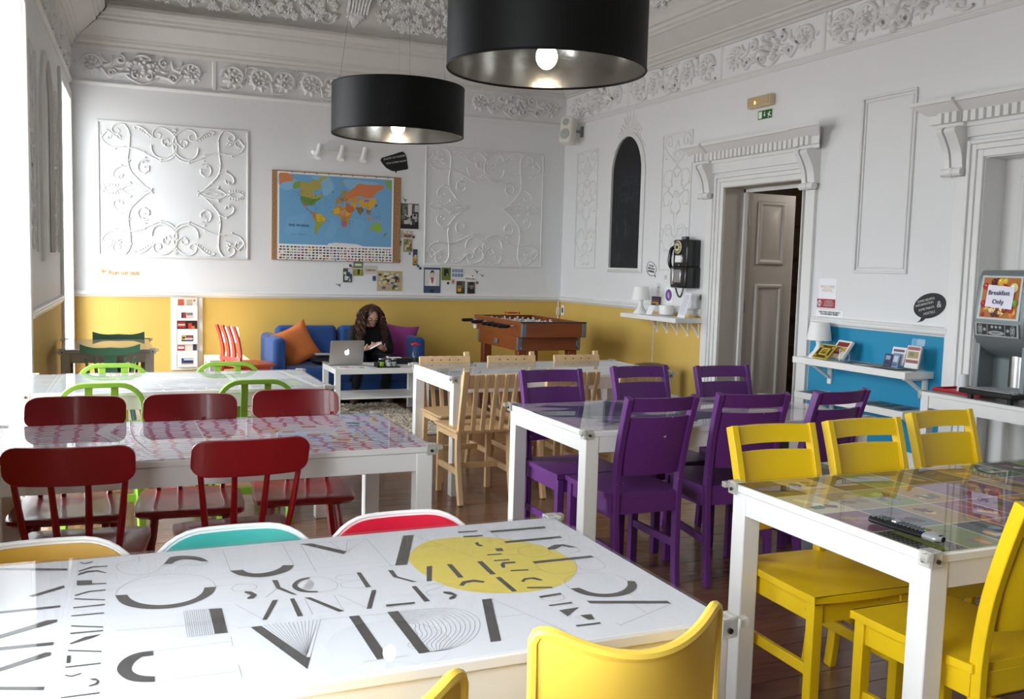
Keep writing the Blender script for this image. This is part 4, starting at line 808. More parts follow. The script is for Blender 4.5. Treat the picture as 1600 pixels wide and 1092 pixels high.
# ------------------------------------------------------------------ chairs
purple = pm('purple_paint', (94, 42, 112), 0.42, var=0.08, vscale=6, wear=(196, 180, 200)); yellow = pm('yellow_paint', (228, 190, 20), 0.4, var=0.07, vscale=6, wear=(190, 150, 30))
def panel_chair(name, label, mat, loc, rz, group):
    t = thing(name, label, 'chair', loc, rz, group)
    s = MB(); pts = []
    for x, y in spline([(-.185, -.17), (-.195, .05), (-.192, .205), (-.178, .216), (0, .226), (.178, .216), (.192, .205), (.195, .05), (.185, -.17), (.155, -.195), (0, -.2), (-.155, -.195)], 3, True): pts.append((x, y))
    s.pz(pts, .442, .465).build('seat', mat, t, bevel=.006)
    for sx in (-1, 1):
        MB().box(-.018, .018, -.018, .018, 0, .442).build('front_leg', mat, t, bevel=.003).location = (sx*.168, .19, 0)
        prof = spline([(-.222, 0), (-.207, .12), (-.197, .28), (-.193, .45), (-.212, .62), (-.25, .77), (-.292, .90)], 4)
        p = MB(); p.sweep([(sx*(.151 + .013*(q[1]/.9)), q[0], q[1]) for q in prof], [(-.019, -.0135), (.019, -.0135), (.019, .0135), (-.019, .0135)], up=(1, 0, 0)); p.build('rear_post', mat, t, bevel=.003)
        MB().box(sx*.166 - .01, sx*.166 + .01, -.185, .175, .375, .442).build('side_rail', mat, t, bevel=.002)
        MB().box(sx*.165 - .009, sx*.165 + .009, -.2, .175, .2, .235).build('stretcher', mat, t, bevel=.002)
    MB().box(-.15, .15, .186, .202, .375, .442).build('front_rail', mat, t, bevel=.002); MB().box(-.145, .145, -.2, -.185, .375, .442).build('rear_rail', mat, t, bevel=.002)
    def yb(z): return -.212 - (z - .62)*.271 if z < .77 else -.25 - (z - .77)*.323
    def pan(z0, z1, th=.012, x=.150):
        def fn(side):
            return lambda u, v: ((u - .5)*2*x, yb(z0 + (z1 - z0)*v) - .028*(1 - (2*u - 1)**2) + side, z0 + (z1 - z0)*v)
        mm = MB(); mm.grid(fn(th/2), 9, 4); mm.grid(fn(-th/2), 9, 4)
        for v in (0, 1): mm.add([fn(th/2)(i/8, v) for i in range(9)] + [fn(-th/2)(i/8, v) for i in range(9)], [(i, i+1, 10+i, 9+i) for i in range(8)])
        return mm
    pan(.838, .898, .02).build('top_rail', mat, t, bevel=.002); pan(.55, .812).build('back_panel', mat, t)
    return t
PC = panel_chair('purple_chair', "purple chair on the near side of the blue map table, beside its white corner leg", purple, (2.185, 3.70, 0), 0, 'purple chairs around the map table')
dup(PC, (2.705, 3.70, 0), radians(-8.7), "purple chair in the middle of the blue map table's near side")
dup(PC, (3.13, 3.70, 0), radians(7), "purple chair on the blue map table's near side, closest to the blue wall shelves")
dup(PC, (2.15, 4.145, 0), pi, "purple chair on the blue map table's far side, in front of the bare wooden chairs")
dup(PC, (2.74, 4.235, 0), pi + radians(1), "purple chair in the middle of the blue map table's far side, below the bin")
dup(PC, (3.225, 4.17, 0), pi + radians(-3), "purple chair on the blue map table's far side, in front of the open door")
YC = panel_chair('yellow_chair', 'yellow wooden chair facing the card table from its far side, leftmost beside the table corner', yellow, (2.167, 2.395, 0), pi + radians(-2), 'yellow wooden chairs around the card table')
dup(YC, (2.61, 2.414, 0), pi, "yellow wooden chair in the middle of the card table's far side")
dup(YC, (3.11, 2.5, 0), pi + radians(3), 'yellow wooden chair on the far side of the card table, nearest the drinks machine')
dup(YC, (2.19, 1.85, 0), 0, "yellow wooden chair on the card table's near side, closest of all yellow chairs")
# --- red spindle chairs
red = pm('red_paint', (138, 11, 21), 0.3, coat=.25, var=0.06, vscale=5)
def crest(w, z0, z1, yc, bow, th, round_=.04, ears=False):
    """bowed crest rail"""
    m = MB(); N = 22; out = []
    for side in (1, -1):
        vs = []
        for i in range(N + 1):
            u = -cos(pi*i/N); x = u*w/2; e = max(0, (abs(x) - (w/2 - round_))/round_); e = min(e, 1)
            cut = (1 - math.sqrt(max(0, 1 - e*e)))*round_*.8
            if ears: hi, lo = z1 - .035*(1 - u*u)*1.0 + .012*cos(u*pi*1.0)*(1 - abs(u)), z0 + .02*abs(u)**2
            else: hi, lo = z1 - cut, z0 + cut
            y = yc - bow*(1 - u*u) + side*th/2
            vs.append((x, y, lo, hi))
        out.append(vs)
    V = []; F = []
    for i in range(N + 1):
        a, b = out[0][i], out[1][i]; V += [(a[0], a[1], a[2]), (a[0], a[1] - .02, a[3]), (b[0], b[1] - .02, b[3]), (b[0], b[1], b[2])]
    for i in range(N):
        for j in range(4): F.append((i*4 + j, i*4 + (j+1) % 4, (i+1)*4 + (j+1) % 4, (i+1)*4 + j))
    F += [(0, 1, 2, 3), (N*4 + 3, N*4 + 2, N*4 + 1, N*4)]
    return m.add(V, F)
def spindle_chair(label, mat, loc, rz, group, name='spindle_chair', crest_w=.385, h=.845, dark=False):
    t = thing(name, label, 'chair', loc, rz, group)
    pts = spline([(-.19, -.17), (-.205, .0), (-.205, .17), (-.17, .21), (0, .215), (.17, .21), (.205, .17), (.205, .0), (.19, -.17), (.15, -.2), (0, -.205), (-.15, -.2)], 3, True)
    m = MB(); n = len(pts)
    rings = [([(x*.93, y*.93) for x, y in pts], .425), ([(x, y) for x, y in pts], .437), ([(x, y) for x, y in pts], .452), ([(x*.94, y*.94) for x, y in pts], .456), ([(x*.62, y*.62) for x, y in pts], .447), ([(x*.2, y*.2) for x, y in pts], .445)]
    V = [(x, y, z) for r_, z in rings for x, y in r_]
    m.add(V, [(k*n + i, k*n + (i+1) % n, (k+1)*n + (i+1) % n, (k+1)*n + i) for k in range(5) for i in range(n)] + [tuple(range(n))[::-1], tuple(5*n + i for i in range(n))]); m.build('seat', mat, t)
    for sx in (-1, 1):
        for sy in (-1, 1):
            a = (sx*.13, sy*.13, .43); b = (sx*.19, sy*.19, 0); L = MB(); L.tube([a, [(a[i]*.6 + b[i]*.4) for i in range(3)], b], [.014, .019, .012], 10); L.build('leg', mat, t)
            MB().cbox((sx*.13, sy*.13, .42), (.05, .05, .02)).build('leg_block', mat, t, bevel=.004)
    for sx in (-1, 1): MB().tube([(sx*.165, -.165, .18), (sx*.165, .165, .18)], .011, 8).build('stretcher', mat, t)
    xs = (-.155, -.052, .052, .155)
    for x in xs:
        if dark and abs(x) < .1: x *= 1.9
        top = (x*1.05, -.235 - .026*(1 - (x*2.1/.385)**2), h - .10); MB().tube([(x*.82, -.165, .44), ((x*.82 + top[0])/2, -.205, .58), top], [.010, .0115, .009], 8).build('spindle', mat, t)
    if dark:
        s = MB(); s.prism([(-.035, .44), (.035, .44), (.05, .56), (.04, .68), (.06, .76), (-.06, .76), (-.04, .68), (-.05, .56)], lambda x, z: (x, -.165 - (z - .44)*.28, z), lambda x, z: (x, -.153 - (z - .44)*.28, z)); s.build('splat', mat, t)
    crest(crest_w, h - (.125 if not dark else .085), h, -.235, .035, .02, .05, dark).build('crest_rail', mat, t, bevel=.003)
    return t
RC = spindle_chair("red spindle chair on the pink map table's near side, left one behind the mustard chair", red, (-.065, 3.46, 0), radians(-6.8), 'red spindle chairs around the pink map table')
dup(RC, (.445, 3.45, 0), radians(2.3), "red spindle chair on the pink map table's near side, right one behind the teal chair")
dup(RC, (-.115, 4.035, 0), pi + radians(-4), 'red spindle chair on the far side of the pink map table, leftmost near the window')
dup(RC, (.33, 4.02, 0), pi + radians(-5), 'red spindle chair on the far side of the pink map table, middle of three')
dup(RC, (.79, 4.07, 0), pi + radians(-5), 'red spindle chair on the far side of the pink map table, rightmost and brightest red')
dgreen = pm('dark_green_paint', (94, 146, 120), 0.4, var=0.06)
GC = spindle_chair('dark green spindle chair with eared crest on the near side of the grey table', dgreen, (.06, 7.61, 0), 0, None, 'eared_spindle_chair', .40, .80, True)
dup(GC, (.135, 8.27, 0), pi, 'dark green spindle chair with eared crest behind the grey table, against the yellow wall')
# --- lime hoop-back chairs
lime = pm('lime_paint', (122, 162, 52), 0.35, var=0.05)
def hoop_chair(label, loc, rz, group):
    t = thing('hoop_back_chair', label, 'chair', loc, rz, group)
    MB().pz(spline([(-.2, -.18), (-.205, .18), (-.17, .21), (.17, .21), (.205, .18), (.2, -.18), (.16, -.2), (-.16, -.2)], 3, True), .435, .46).build('seat', lime, t, bevel=.005)
    H = .785; W_ = .195
    path = [(-W_*.93, -.17, .44), (-W_, -.2, .56)] + [(-W_ + .115*(1 - cos(a)) , -.24, H - .115*(1 - sin(a))*1.0) for a in [pi/2*k/6 for k in range(7)]]
    path = path + [(-p[0], p[1], p[2]) for p in path[::-1]]
    MB().sweep(path, [(-.012, -.016), (.012, -.016), (.012, .016), (-.012, .016)], up=(0, 1, 0)).build('hoop', lime, t, bevel=.003)
    for x in (-.06, .06): MB().bar((x, -.18, .45), (x, -.238, H - .012), .036, .014, up=(0, 1, 0)).build('slat', lime, t, bevel=.002)
    for sx in (-1, 1):
        MB().bar((sx*.165, .17, .44), (sx*.185, .2, 0), .034, .034).build('front_leg', lime, t, bevel=.003); MB().bar((sx*.165, -.165, .44), (sx*.185, -.235, 0), .034, .034).build('rear_leg', lime, t, bevel=.003)
        MB().bar((sx*.178, .17, .2), (sx*.178, -.19, .2), .018, .03).build('stretcher', lime, t, bevel=.002)
        MB().box(sx*.172 - .01, sx*.172 + .01, -.15, .16, .385, .435).build('side_rail', lime, t)
    MB().box(-.15, .15, .172, .19, .385, .435).build('front_rail', lime, t); MB().box(-.15, .15, -.19, -.172, .385, .435).build('rear_rail', lime, t); MB().box(-.17, .17, -.2, -.18, .17, .21).build('stretcher', lime, t, bevel=.002)
    return t
HC = hoop_chair('lime green hoop back chair on the near side of the grey map table, left one', (.0, 5.37, 0), 0, 'lime chairs around the grey map table')
dup(HC, (.755, 5.37, 0), 0, 'lime green hoop back chair on the near side of the grey map table, right one')
dup(HC, (.065, 5.80, 0), pi, "lime hoop back chair behind the grey map table, in front of the dark green chair")
dup(HC, (.715, 5.80, 0), pi, 'lime green hoop back chair behind the grey map table, below the white brochure rack')
# --- bare wooden slat chairs
pine = pm('pine_wood', (216, 182, 136), 0.42, var=0.14, vscale=3, stretch=(9, 9, 1.2)); pine2 = pm('pine_seat', (208, 170, 122), 0.35, var=0.16, vscale=3, stretch=(9, 1.2, 9))
def slat_chair(label, loc, rz, group):
    t = thing('wooden_slat_chair', label, 'chair', loc, rz, group)
    MB().pz([(-.195, -.19), (.195, -.19), (.2, .2), (.18, .22), (-.18, .22), (-.2, .2)], .428, .446).build('seat', pine2, t, bevel=.004)
    MB().cbox((0, -.238, .748), (.375, .02, .085), Matrix.Rotation(radians(9), 3, 'X')).build('back_board', pine, t, bevel=.003)
    b = MB()
    for x in (-.095, -.03, .035, .1): b.tube([(x, -.2275 + 0, .765), (x, -.2255, .765)], .005, 6)
    b.build('screw', pm('screw_dark', (70, 66, 60), 0.4, .8), t)
    for x in (-.095, -.03, .035, .1, .165): MB().bar((x*.93, -.185, .44), (x, -.258, .79), .02, .026, up=(1, 0, 0)).build('slat', pine, t, bevel=.002)
    MB().bar((-.165, -.175, .43), (-.17, -.272, .815), .03, .036, up=(1, 0, 0)).build('back_post', pine, t, bevel=.002)
    for sx in (-1, 1):
        MB().bar((sx*.165, .19, .43), (sx*.165, .19, 0), .032, .032).build('front_leg', pine, t, bevel=.002)
        p = MB(); p.sweep([(sx*.168, q[0], q[1]) for q in spline([(-.155, .43), (-.15, .34), (-.165, .2), (-.215, 0)], 5)], [(-.02, -.014), (.02, -.014), (.02, .014), (-.02, .014)], up=(1, 0, 0)); p.build('rear_leg', pine, t, bevel=.002)
        MB().box(sx*.168 - .011, sx*.168 + .011, -.165, .185, .385, .428).build('side_rail', pine, t, bevel=.002); MB().box(sx*.168 - .01, sx*.168 + .01, -.17, .185, .17, .205).build('stretcher', pine, t, bevel=.002)
    MB().box(-.165, .165, .0, .02, .175, .21).build('cross_stretcher', pine, t, bevel=.002); MB().box(-.15, .15, .182, .2, .385, .428).build('front_rail', pine, t, bevel=.002)
    return t
SC_ = slat_chair("bare wooden slat chair on the sketch table's near side, beside its white corner leg", (2.125, 5.43, 0), 0, 'bare wooden chairs around the sketch table')
dup(SC_, (2.68, 5.45, 0), 0, "bare wooden slat chair in the middle of the sketch table's near side")
dup(SC_, (3.2, 5.47, 0), 0, "bare wooden slat chair on the sketch table's near side, closest to the bin")
dup(SC_, (2.21, 6.02, 0), pi, 'bare wooden slat chair on the far side of the sketch table, leftmost')
dup(SC_, (2.71, 6.0, 0), pi, "bare wooden slat chair in the middle of the sketch table's far side")
dup(SC_, (3.23, 5.99, 0), pi, 'bare wooden slat chair on the far side of the sketch table, rightmost')
# --- plastic shell chairs
def shell(H, W_, corner, horn, bow, t, name, mat, off=0.0, sc=1.0, th=.007):
    """curved back and seat in one sheet; corner = corner radius, horn = how far the corners stand above the middle"""
    def fn(side):
        def g(u, v):
            u = .5 - .5*cos(pi*(u*.86 + .07))/cos(pi*.07); x = (u - .5)*W_*sc*(1 + .04*v); e = abs(2*u - 1)
            # profile from the front edge of the seat over the curve up the back
            L = .42 + .40; s = v*L
            if s < .36: y, z = .21 - s, .45 - .02*sin(pi*s/.36) + .0
            elif s < .48: a = (s - .36)/.12*radians(78); y, z = -.15 - .076*sin(a), .45 + .076*(1 - cos(a))
            else: y, z = -.226 - (s - .48)*.17, .516 + (s - .48)*(H - .516)/.34
            back = max(0, (v - .45)/.55)
            dz = -horn*(1 - e**2)*back**2 if horn else 0
            if corner:
                c = corner/(W_/2); k = max(0, (e - (1 - c))/c); dz -= (1 - math.sqrt(max(0, 1 - k*k)))*corner*back**3
            return (x, y + bow*(e**2)*back + side*.0 + off, z + dz + (-side if v < .45 else 0)*1.0 + 0) if v < .45 else (x, y + bow*(e**2)*back + side + off, z + dz)
        return g
    m = MB(); nu, nv = 29, 30
    m.grid(fn(0), nu, nv)
    o = m.build(name, mat, t, smooth=60)
    s = o.modifiers.new('thickness', 'SOLIDIFY'); s.thickness = th; s.offset = 0
    b = o.modifiers.new('round', 'BEVEL'); b.width = th*.45; b.segments = 2; b.limit_method = 'ANGLE'; b.angle_limit = radians(50)
    return o, fn(0)
def wire_legs(t, mat):
    for sx in (-1, 1):
        for sy in (-1, 1): MB().tube([(sx*.12, sy*.1 - .0, .425), (sx*.2, sy*.2, 0)], .010, 8).build('leg', mat, t)
    MB().box(-.13, .13, -.11, .11, .415, .43).build('seat_frame', mat, t, bevel=.004)
yplast = pm('yellow_plastic', (244, 206, 84), 0.32, var=0.03, vscale=2)
def plastic_chair(label, loc, rz, group=None):
    t = thing('plastic_shell_chair', label, 'chair', loc, rz, group)
    o, f = shell(.822, .372, .032, .055, .075, t, 'seat_shell', yplast, th=.012)
    rim = [f(0, .5 + .5*i/12) for i in range(13)] + [f(i/28, 1) for i in range(1, 28)] + [f(1, 1 - .5*i/12) for i in range(13)]
    MB().tube(rim, .0115, 8).build('rolled_rim', yplast, o)
    wire_legs(t, white_p); return t
PL_ = plastic_chair('yellow plastic shell chair with winged back at the near edge of the poster table', (.873, 1.655, 0), radians(1), 'yellow plastic chairs at the poster table')
dup(PL_, (.315, 1.54, 0), 0, "yellow plastic shell chair left of the winged one, only its wing tip showing")
def rimmed_chair(label, col, nm, loc, rz):
    t = thing('rimmed_shell_chair', label, 'chair', loc, rz, 'white rimmed shell chairs at the poster table')
    o, f = shell(.745, .42, .13, 0, .05, t, 'seat_shell', white_p)
    rim = [f(0, .1 + .9*i/24) for i in range(25)] + [f(i/20, 1) for i in range(1, 20)] + [f(1, 1 - .9*i/24) for i in range(25)]
    MB().tube(rim, .0065, 8).build('rim', white_p, o)
    shell(.738, .408, .127, 0, .05, t, 'upholstery', pm(nm, col, .5, var=.06, bump=.05, bscale=200), off=.010, th=.012); wire_legs(t, white_p); return t
rimmed_chair("mustard shell chair with white rim behind the poster table", (196, 150, 44), 'mustard_vinyl', (-.13, 2.215, 0), pi)
rimmed_chair('teal shell chair with white rim showing above the poster table', (62, 168, 160), 'teal_fabric', (.31, 2.205, 0), pi)
rimmed_chair('bright red shell chair with white rim showing above the poster table', (206, 18, 52), 'red_fabric', (.75, 2.21, 0), pi)
# --- slatted red chair beside the lit lamp
salmon = pm('salmon_red_paint', (206, 70, 58), 0.3, coat=.2); orange_seat = pm('orange_seat_paint', (196, 84, 36), 0.35)
t = thing('slat_back_chair', 'salmon red chair with tall bent back slats standing sideways before the lit lamp', 'chair', (1.25, 9.17, 0), -pi/2 + radians(20))
MB().pz(spline([(-.2, -.16), (-.2, .2), (.2, .2), (.2, -.16)], 2, True), .43, .455).build('seat', orange_seat, t, bevel=.005)
for k in range(4):
    x = -.17 + k*.113; MB().sweep([(x, q[0], q[1]) for q in spline([(-.15, .44), (-.145, .55), (-.165, .68), (-.21, .81)], 4)], [(-.030, -.008), (.030, -.008), (.030, .008), (-.030, .008)], up=(0, 1, 0)).build('back_slat', salmon, t, bevel=.003)
for sx in (-1, 1):
    for sy in (-1, 1): MB().bar((sx*.16, sy*.15, .43), (sx*.18, sy*.18, 0), .03, .03).build('leg', salmon, t, bevel=.003)
    MB().box(sx*.165 - .01, sx*.165 + .01, -.15, .15, .385, .43).build('side_rail', salmon, t)
MB().sweep([(-.2, -.155, .5), (0, -.175, .5), (.2, -.155, .5)], [(-.008, -.02), (.008, -.02), (.008, .02), (-.008, .02)], up=(0, 0, 1)).build('lower_rail', salmon, t)
# ------------------------------------------------------------------ pendant lamps
shade_o = pm('black_lacquer_shade', (11, 11, 10), 0.55, ior=1.25); lining = pm('silver_foil_lining', (190, 188, 184), 0.17, .9, bump=.12, bscale=9, var=.2, vscale=5)
bulb_m = pm('lit_bulb', (255, 238, 208), .3, emit=9.0)
def pendant(label, x, y, z):
    t = thing('pendant_lamp', label, 'lamp', (x, y, z), 0, 'black drum pendants'); R, H = .332, .235
    MB().lathe([(R, 0), (R, H), (R - .004, H), (R - .004, 0)][:2], 64, caps=False).build('shade', shade_o, t, smooth=60)
    MB().lathe([(R - .004, H), (R - .004, 0)], 64, caps=False).build('lining', lining, t, smooth=60)
    r = MB()
    for zz in (0, H): r.tube([((R - .002)*cos(2*pi*k/64), (R - .002)*sin(2*pi*k/64), zz) for k in range(64)], .004, 6, True)
    r.build('rim', shade_o, t)
    MB().blob((0, 0, .045), (.036, .036, .042), 16, 12).build('bulb', bulb_m, t); MB().lathe([(.012, .082), (.018, .095), (.02, .16), (.012, .175)], 14).build('socket', black_p, t)
    s = MB()
    for k in range(3): a = 2*pi*k/3 + .4; s.tube([(0, 0, .165), ((R - .006)*cos(a), (R - .006)*sin(a), H - .01)], .0025, 6)
    s.build('spider_arm', steel, t)
    for k in range(3): a = 2*pi*k/3 + .4; MB().tube([((R - .006)*cos(a), (R - .006)*sin(a), H), (.05*cos(a), .05*sin(a), ZC - z - .02)], .0009, 5).build('suspension_wire', pm('wire_grey', (110, 108, 104), .4, .6), t)
    MB().tube([(0, 0, .17), (0, 0, ZC - z)], .0011, 6).build('cord', steel, t); MB().lathe([(.06, ZC - z - .03), (.065, ZC - z - .02), (.065, ZC - z)], 20).build('ceiling_rose', white_p, t)
pendant("larger looking black drum pendant lamp hanging nearest over the aisle", 1.37, 2.93, 2.087)
pendant('black drum pendant lamp hanging farther back before the world map wall', 1.386, 4.71, 2.075)
# ------------------------------------------------------------------ sofa corner
sofa_b = pm('blue_sofa_fabric', (34, 72, 132), .85, bump=.25, bscale=260, var=.08, vscale=8, sheen=.15)
def cushion_bm(w, d, h, nx=10, pinch=.0, seed=0):
    r = random.Random(seed); m = MB()
    def fn(s):
        def g(u, v):
            a, b = 2*u - 1, 2*v - 1; k = ((1 - a**4)*(1 - b**4))**.45
            px = 1 - pinch*(1 - b*b)*abs(a); py = 1 - pinch*(1 - a*a)*abs(b)
            return (a*w/2*px, b*d/2*py, s*h/2*k + .006*sin(7*a + 3*b + seed)*k)
        return g
    m.grid(fn(1), nx, nx); m.grid(fn(-1), nx, nx); return m
sf = thing('sofa', 'small dark blue two seat sofa against the yellow wall', 'sofa', (2.288, 9.68, 0))
def rbox(name, x0, x1, y0, y1, z0, z1, mat, par, b=.035): return MB().box(x0, x1, y0, y1, z0, z1).build(name, mat, par, bevel=b, seg=4, smooth=60)
rbox('base', -.76, .76, -.40, .42, .05, .24, sofa_b, sf, .02)
for s in (-1, 1): rbox('armrest', s*.768 - (.125 if s > 0 else 0), s*.768 + (.125 if s < 0 else 0), -.43, .42, .05, .675, sofa_b, sf, .05)
for s in (-1, 1): rbox('seat_cushion', s*.321 - .32, s*.321 + .32, -.44, .3, .235, .385, sofa_b, sf, .045)
for s in (-1, 1):
    o = rbox('back_cushion', s*.325 - .312, s*.325 + .312, -.09, .09, -.19, .19, sofa_b, sf, .05); o.location = (0, .24, .565); o.rotation_euler = (radians(-10), 0, 0)
rbox('back_frame', -.62, .62, .3, .43, .2, .70, sofa_b, sf, .03)
for sx in (-1, 1):
    for sy in (-1, 1): MB().cyl((sx*.7, sy*.36, 0), (sx*.7, sy*.36, .06), .02).build('leg', black_p, sf)
oc = tag(cushion_bm(.41, .41, .13, 14, .12, 1).build('throw_cushion', pm('orange_cushion', (202, 112, 54), .8, bump=.3, bscale=120, var=.15, vscale=5), smooth=80), 'orange throw cushion propped on its corner against the left arm of the blue sofa', 'cushion'); oc.location = (1.80, 9.62, .575); oc.rotation_euler = (radians(72), radians(-24), radians(10))
pc = tag(cushion_bm(.44, .44, .15, 14, .14, 4).build('throw_cushion', pm('purple_cushion', (146, 58, 128), .85, bump=.3, bscale=160, var=.1, vscale=6), smooth=80), 'purple throw cushion leaning in the right corner of the blue sofa', 'cushion'); pc.location = (2.86, 9.63, .585); pc.rotation_euler = (radians(70), radians(8), radians(-10))
bag = tag(MB().blob((0, 0, 0), (.17, .1, .055), 14, 8).build('shoulder_bag', pm('black_bag', (18, 18, 22), .6, bump=.2)), 'soft black bag lying on the sofa behind the laptop', 'bag'); bag.location = (2.08, 9.45, .44)
tag(MB().box(-.07, .07, -.05, .05, 0, .012).build('notebook', pm('grey_notebook', (170, 172, 178), .6)), 'pale grey notebook lying on the black bag beside the orange cushion', 'notebook').location = (2.03, 9.43, .494)
ct = thing('coffee_table', 'low white coffee table with a lower shelf in front of the sofa', 'table', (2.405, 8.795, 0))
MB().box(-.45, .45, -.275, .275, .40, .45).build('tabletop', white_lam, ct, bevel=.003)
for sx in (-1, 1):
    for sy in (-1, 1): MB().box(-.025, .025, -.025, .025, 0, .40).build('leg', white_lam, ct, bevel=.002).location = (sx*.425, sy*.25, 0)
MB().box(-.43, .43, -.255, .255, .165, .18).build('lower_shelf', white_lam, ct, bevel=.002)
alu = pm('aluminium', (196, 192, 188), .35, .75)
lp = thing('laptop', 'open silver laptop seen from behind on the coffee table', 'laptop', (2.125, 8.86, .45), radians(4))
MB().box(-.165, .165, -.02, .21, .003, .017).build('base', alu, lp, bevel=.004)
def scr(u, v, d): return (u, -.02 - .004 - v*sin(radians(14)) - d*cos(radians(14)), .017 + v*cos(radians(14)) - d*sin(radians(14)))
MB().prism([(-.165, 0), (.165, 0), (.165, .22), (.155, .23), (-.155, .23), (-.165, .22)], lambda u, v: scr(u, v, 0), lambda u, v: scr(u, v, .007)).build('lid', alu, lp, smooth=0)
sc_m = pm('screen_glow', (200, 210, 225), .4, emit=1.0); MB().add([scr(-.15, .015, -.001), scr(.15, .015, -.001), scr(.15, .215, -.001), scr(-.15, .215, -.001)], [(0, 1, 2, 3)]).build('screen', sc_m, lp)
ap = [(0, -.022), (.008, -.026), (.014, -.022), (.021, -.010), (.016, -.003), (.0155, .008), (.021, .014), (.012, .020), (0, .016), (-.012, .020), (-.021, .012), (-.023, 0), (-.019, -.014), (-.011, -.025)]
m = MB(); sp_ = spline([Vector(p) for p in ap], 3, True); m.add([scr(u, v + .115, .0078) for u, v in sp_], [tuple(range(len(sp_)))]); q = [(0, .02), (.002, .027), (.009, .034), (.010, .027), (.004, .021)]; m.add([scr(u, v + .115, .0078) for u, v in q], [tuple(range(5))])
m.build('lid_logo', pm('logo_light', (245, 246, 255), .4, emit=1.6), lp, smooth=0)
m = MB()
for i in range(12):
    for j in range(4): m.box(-.14 + i*.0235, -.12 + i*.0235, .09 + j*.024, .11 + j*.024, .017, .0185)
m.build('keyboard', black_p, lp, smooth=0)
def poster_quad(mb, M, w, h, col, z=0): mb.c = lin(col); mb.add([M @ Vector(p) for p in ((-w/2, -h/2, z), (w/2, -h/2, z), (w/2, h/2, z), (-w/2, h/2, z))], [(0, 1, 2, 3)]); mb.c = (1, 1, 1)
lfm = MB(); lfm.box(-.14, .14, -.1, .1, 0, .003); I = Matrix(); lfm.c = lin((214, 205, 190)); lfm.c = (1, 1, 1)
lf_ = tag(lfm.build('leaflet', paper, smooth=0), 'printed leaflet lying on the coffee table in front of the laptop', 'leaflet'); lf_.location = (2.15, 8.63, .4505); lf_.rotation_euler = (0, 0, radians(-8))
m = MB(); rc = random.Random(4)
for k in range(12): poster_quad(m, Matrix.Translation((rc.uniform(-.11, .11), rc.uniform(-.08, .08), .0034 + k*.00005)), rc.uniform(.03, .07), rc.uniform(.02, .05), rc.choice([(200, 110, 80), (150, 160, 150), (190, 170, 140), (110, 120, 110), (214, 150, 120)]))
m.build('leaflet_print', PR, lf_, recalc=False, smooth=0)
# tray of jars, candle, bottle with a flower, dark folder
tr = thing('jar_tray', 'small dark tray on the coffee table holding glass jars', 'tray', (2.475, 8.64, .451))
m = MB(); m.box(-.11, .11, -.07, .07, 0, .008); m.box(-.11, .11, .066, .07, 0, .05); m.box(-.11, -.106, -.07, .07, 0, .05); m.build('tray', black_p, tr, smooth=0)
def jar(label, col, x, y, r, h, group='jars on the tray'):
    j = thing('glass_jar', label, 'jar', (x, y, .4595), 0, group); MB().lathe([(r, 0), (r, h*.75), (r*.8, h*.85), (r*.8, h)], 16).build('glass', bottle_gl, j); MB().lathe([(r*.9, .002), (r*.9, h*.6)], 16).build('contents', pm('jar_' + col[0], col[1], .5), j)
    MB().lathe([(r*.84, h*.93), (r*.84, h*1.06), (r*.2, h*1.08)], 16).build('lid', steel, j)
jar('glass jar with lime green contents on the coffee table tray', ('lime', (150, 190, 40)), 2.41, 8.615, .03, .07); jar('glass jar of white sugar on the tray, in front', ('white', (220, 220, 214)), 2.478, 8.60, .022, .06); jar('glass jar with grey contents and metal lid on the tray, right side', ('grey', (170, 176, 176)), 2.535, 8.63, .03, .065); jar('taller clear jar at the back of the coffee table tray', ('pale', (200, 205, 200)), 2.49, 8.665, .028, .085)
vs = thing('glass_bottle', 'clear milk bottle used as a vase at the right end of the coffee table', 'bottle', (2.782, 8.75, .451))
MB().lathe([(.035, 0), (.038, .01), (.038, .085), (.03, .115), (.018, .14), (.017, .16), (.021, .165), (.021, .175), (.018, .176)], 20, caps=False).build('glass', bottle_gl, vs); MB().lathe([(.034, .004), (.034, .07)], 18).build('water', thin_glass('water', (.9, .94, .95), 1.33), vs)
fw = thing('red_flower', 'single red flower standing in the milk bottle', 'flower', (2.782, 8.75, .456))
MB().tube([(0, 0, 0), (.006, 0, .12), (0, .002, .2)], .002, 6).build('stem', pm('stem_green', (90, 120, 50), .6), fw)
m = MB()
for k in range(14): a = 2.4*k; R = .008 + .0024*k; m.blob((R*cos(a), R*sin(a), .205 - .001*k), (.014, .014, .008), 7, 5)
m.build('petals', pm('red_petal', (206, 30, 36), .6), fw)
tag(MB().box(-.15, .15, -.10, .10, 0, .055).build('black_case', pm('black_case_m', (20, 20, 24), .5), bevel=.008), 'flat black case at the back right of the coffee table', 'case').location = (2.69, 8.945, .451)
tag(MB().box(-.07, .07, -.045, .045, 0, .002).build('paper_note', paper, smooth=0), 'white slip of paper lying on the flat black case', 'paper').location = (2.62, 8.92, .507)
# shaggy rug
rg = thing('shaggy_rug', 'shaggy grey beige rug under the coffee table', 'rug', (1.75, 8.35, 0))
rug_m = pm('rug_wool', (200, 188, 172), .95, var=.35, vscale=14)
MB().box(-.95, .95, -.85, .85, 0, .018).build('backing', rug_m, rg, bevel=.006)
m = MB(); r = random.Random(8)
for k in range(9000):
    x, y = r.uniform(-.95, .95), r.uniform(-.86, .86); a = r.uniform(0, 2*pi); L = r.uniform(.018, .034); w_ = .006
    b = (x + L*cos(a), y + L*sin(a), .018 + r.uniform(.004, .02)); m.add([(x - w_*sin(a), y + w_*cos(a), .016), (x + w_*sin(a), y - w_*cos(a), .016), (x, y, .03), b], [(0, 1, 3), (1, 2, 3), (2, 0, 3)])
stuff(m.build('pile', [rug_m, ], rg, recalc=False, smooth=0))
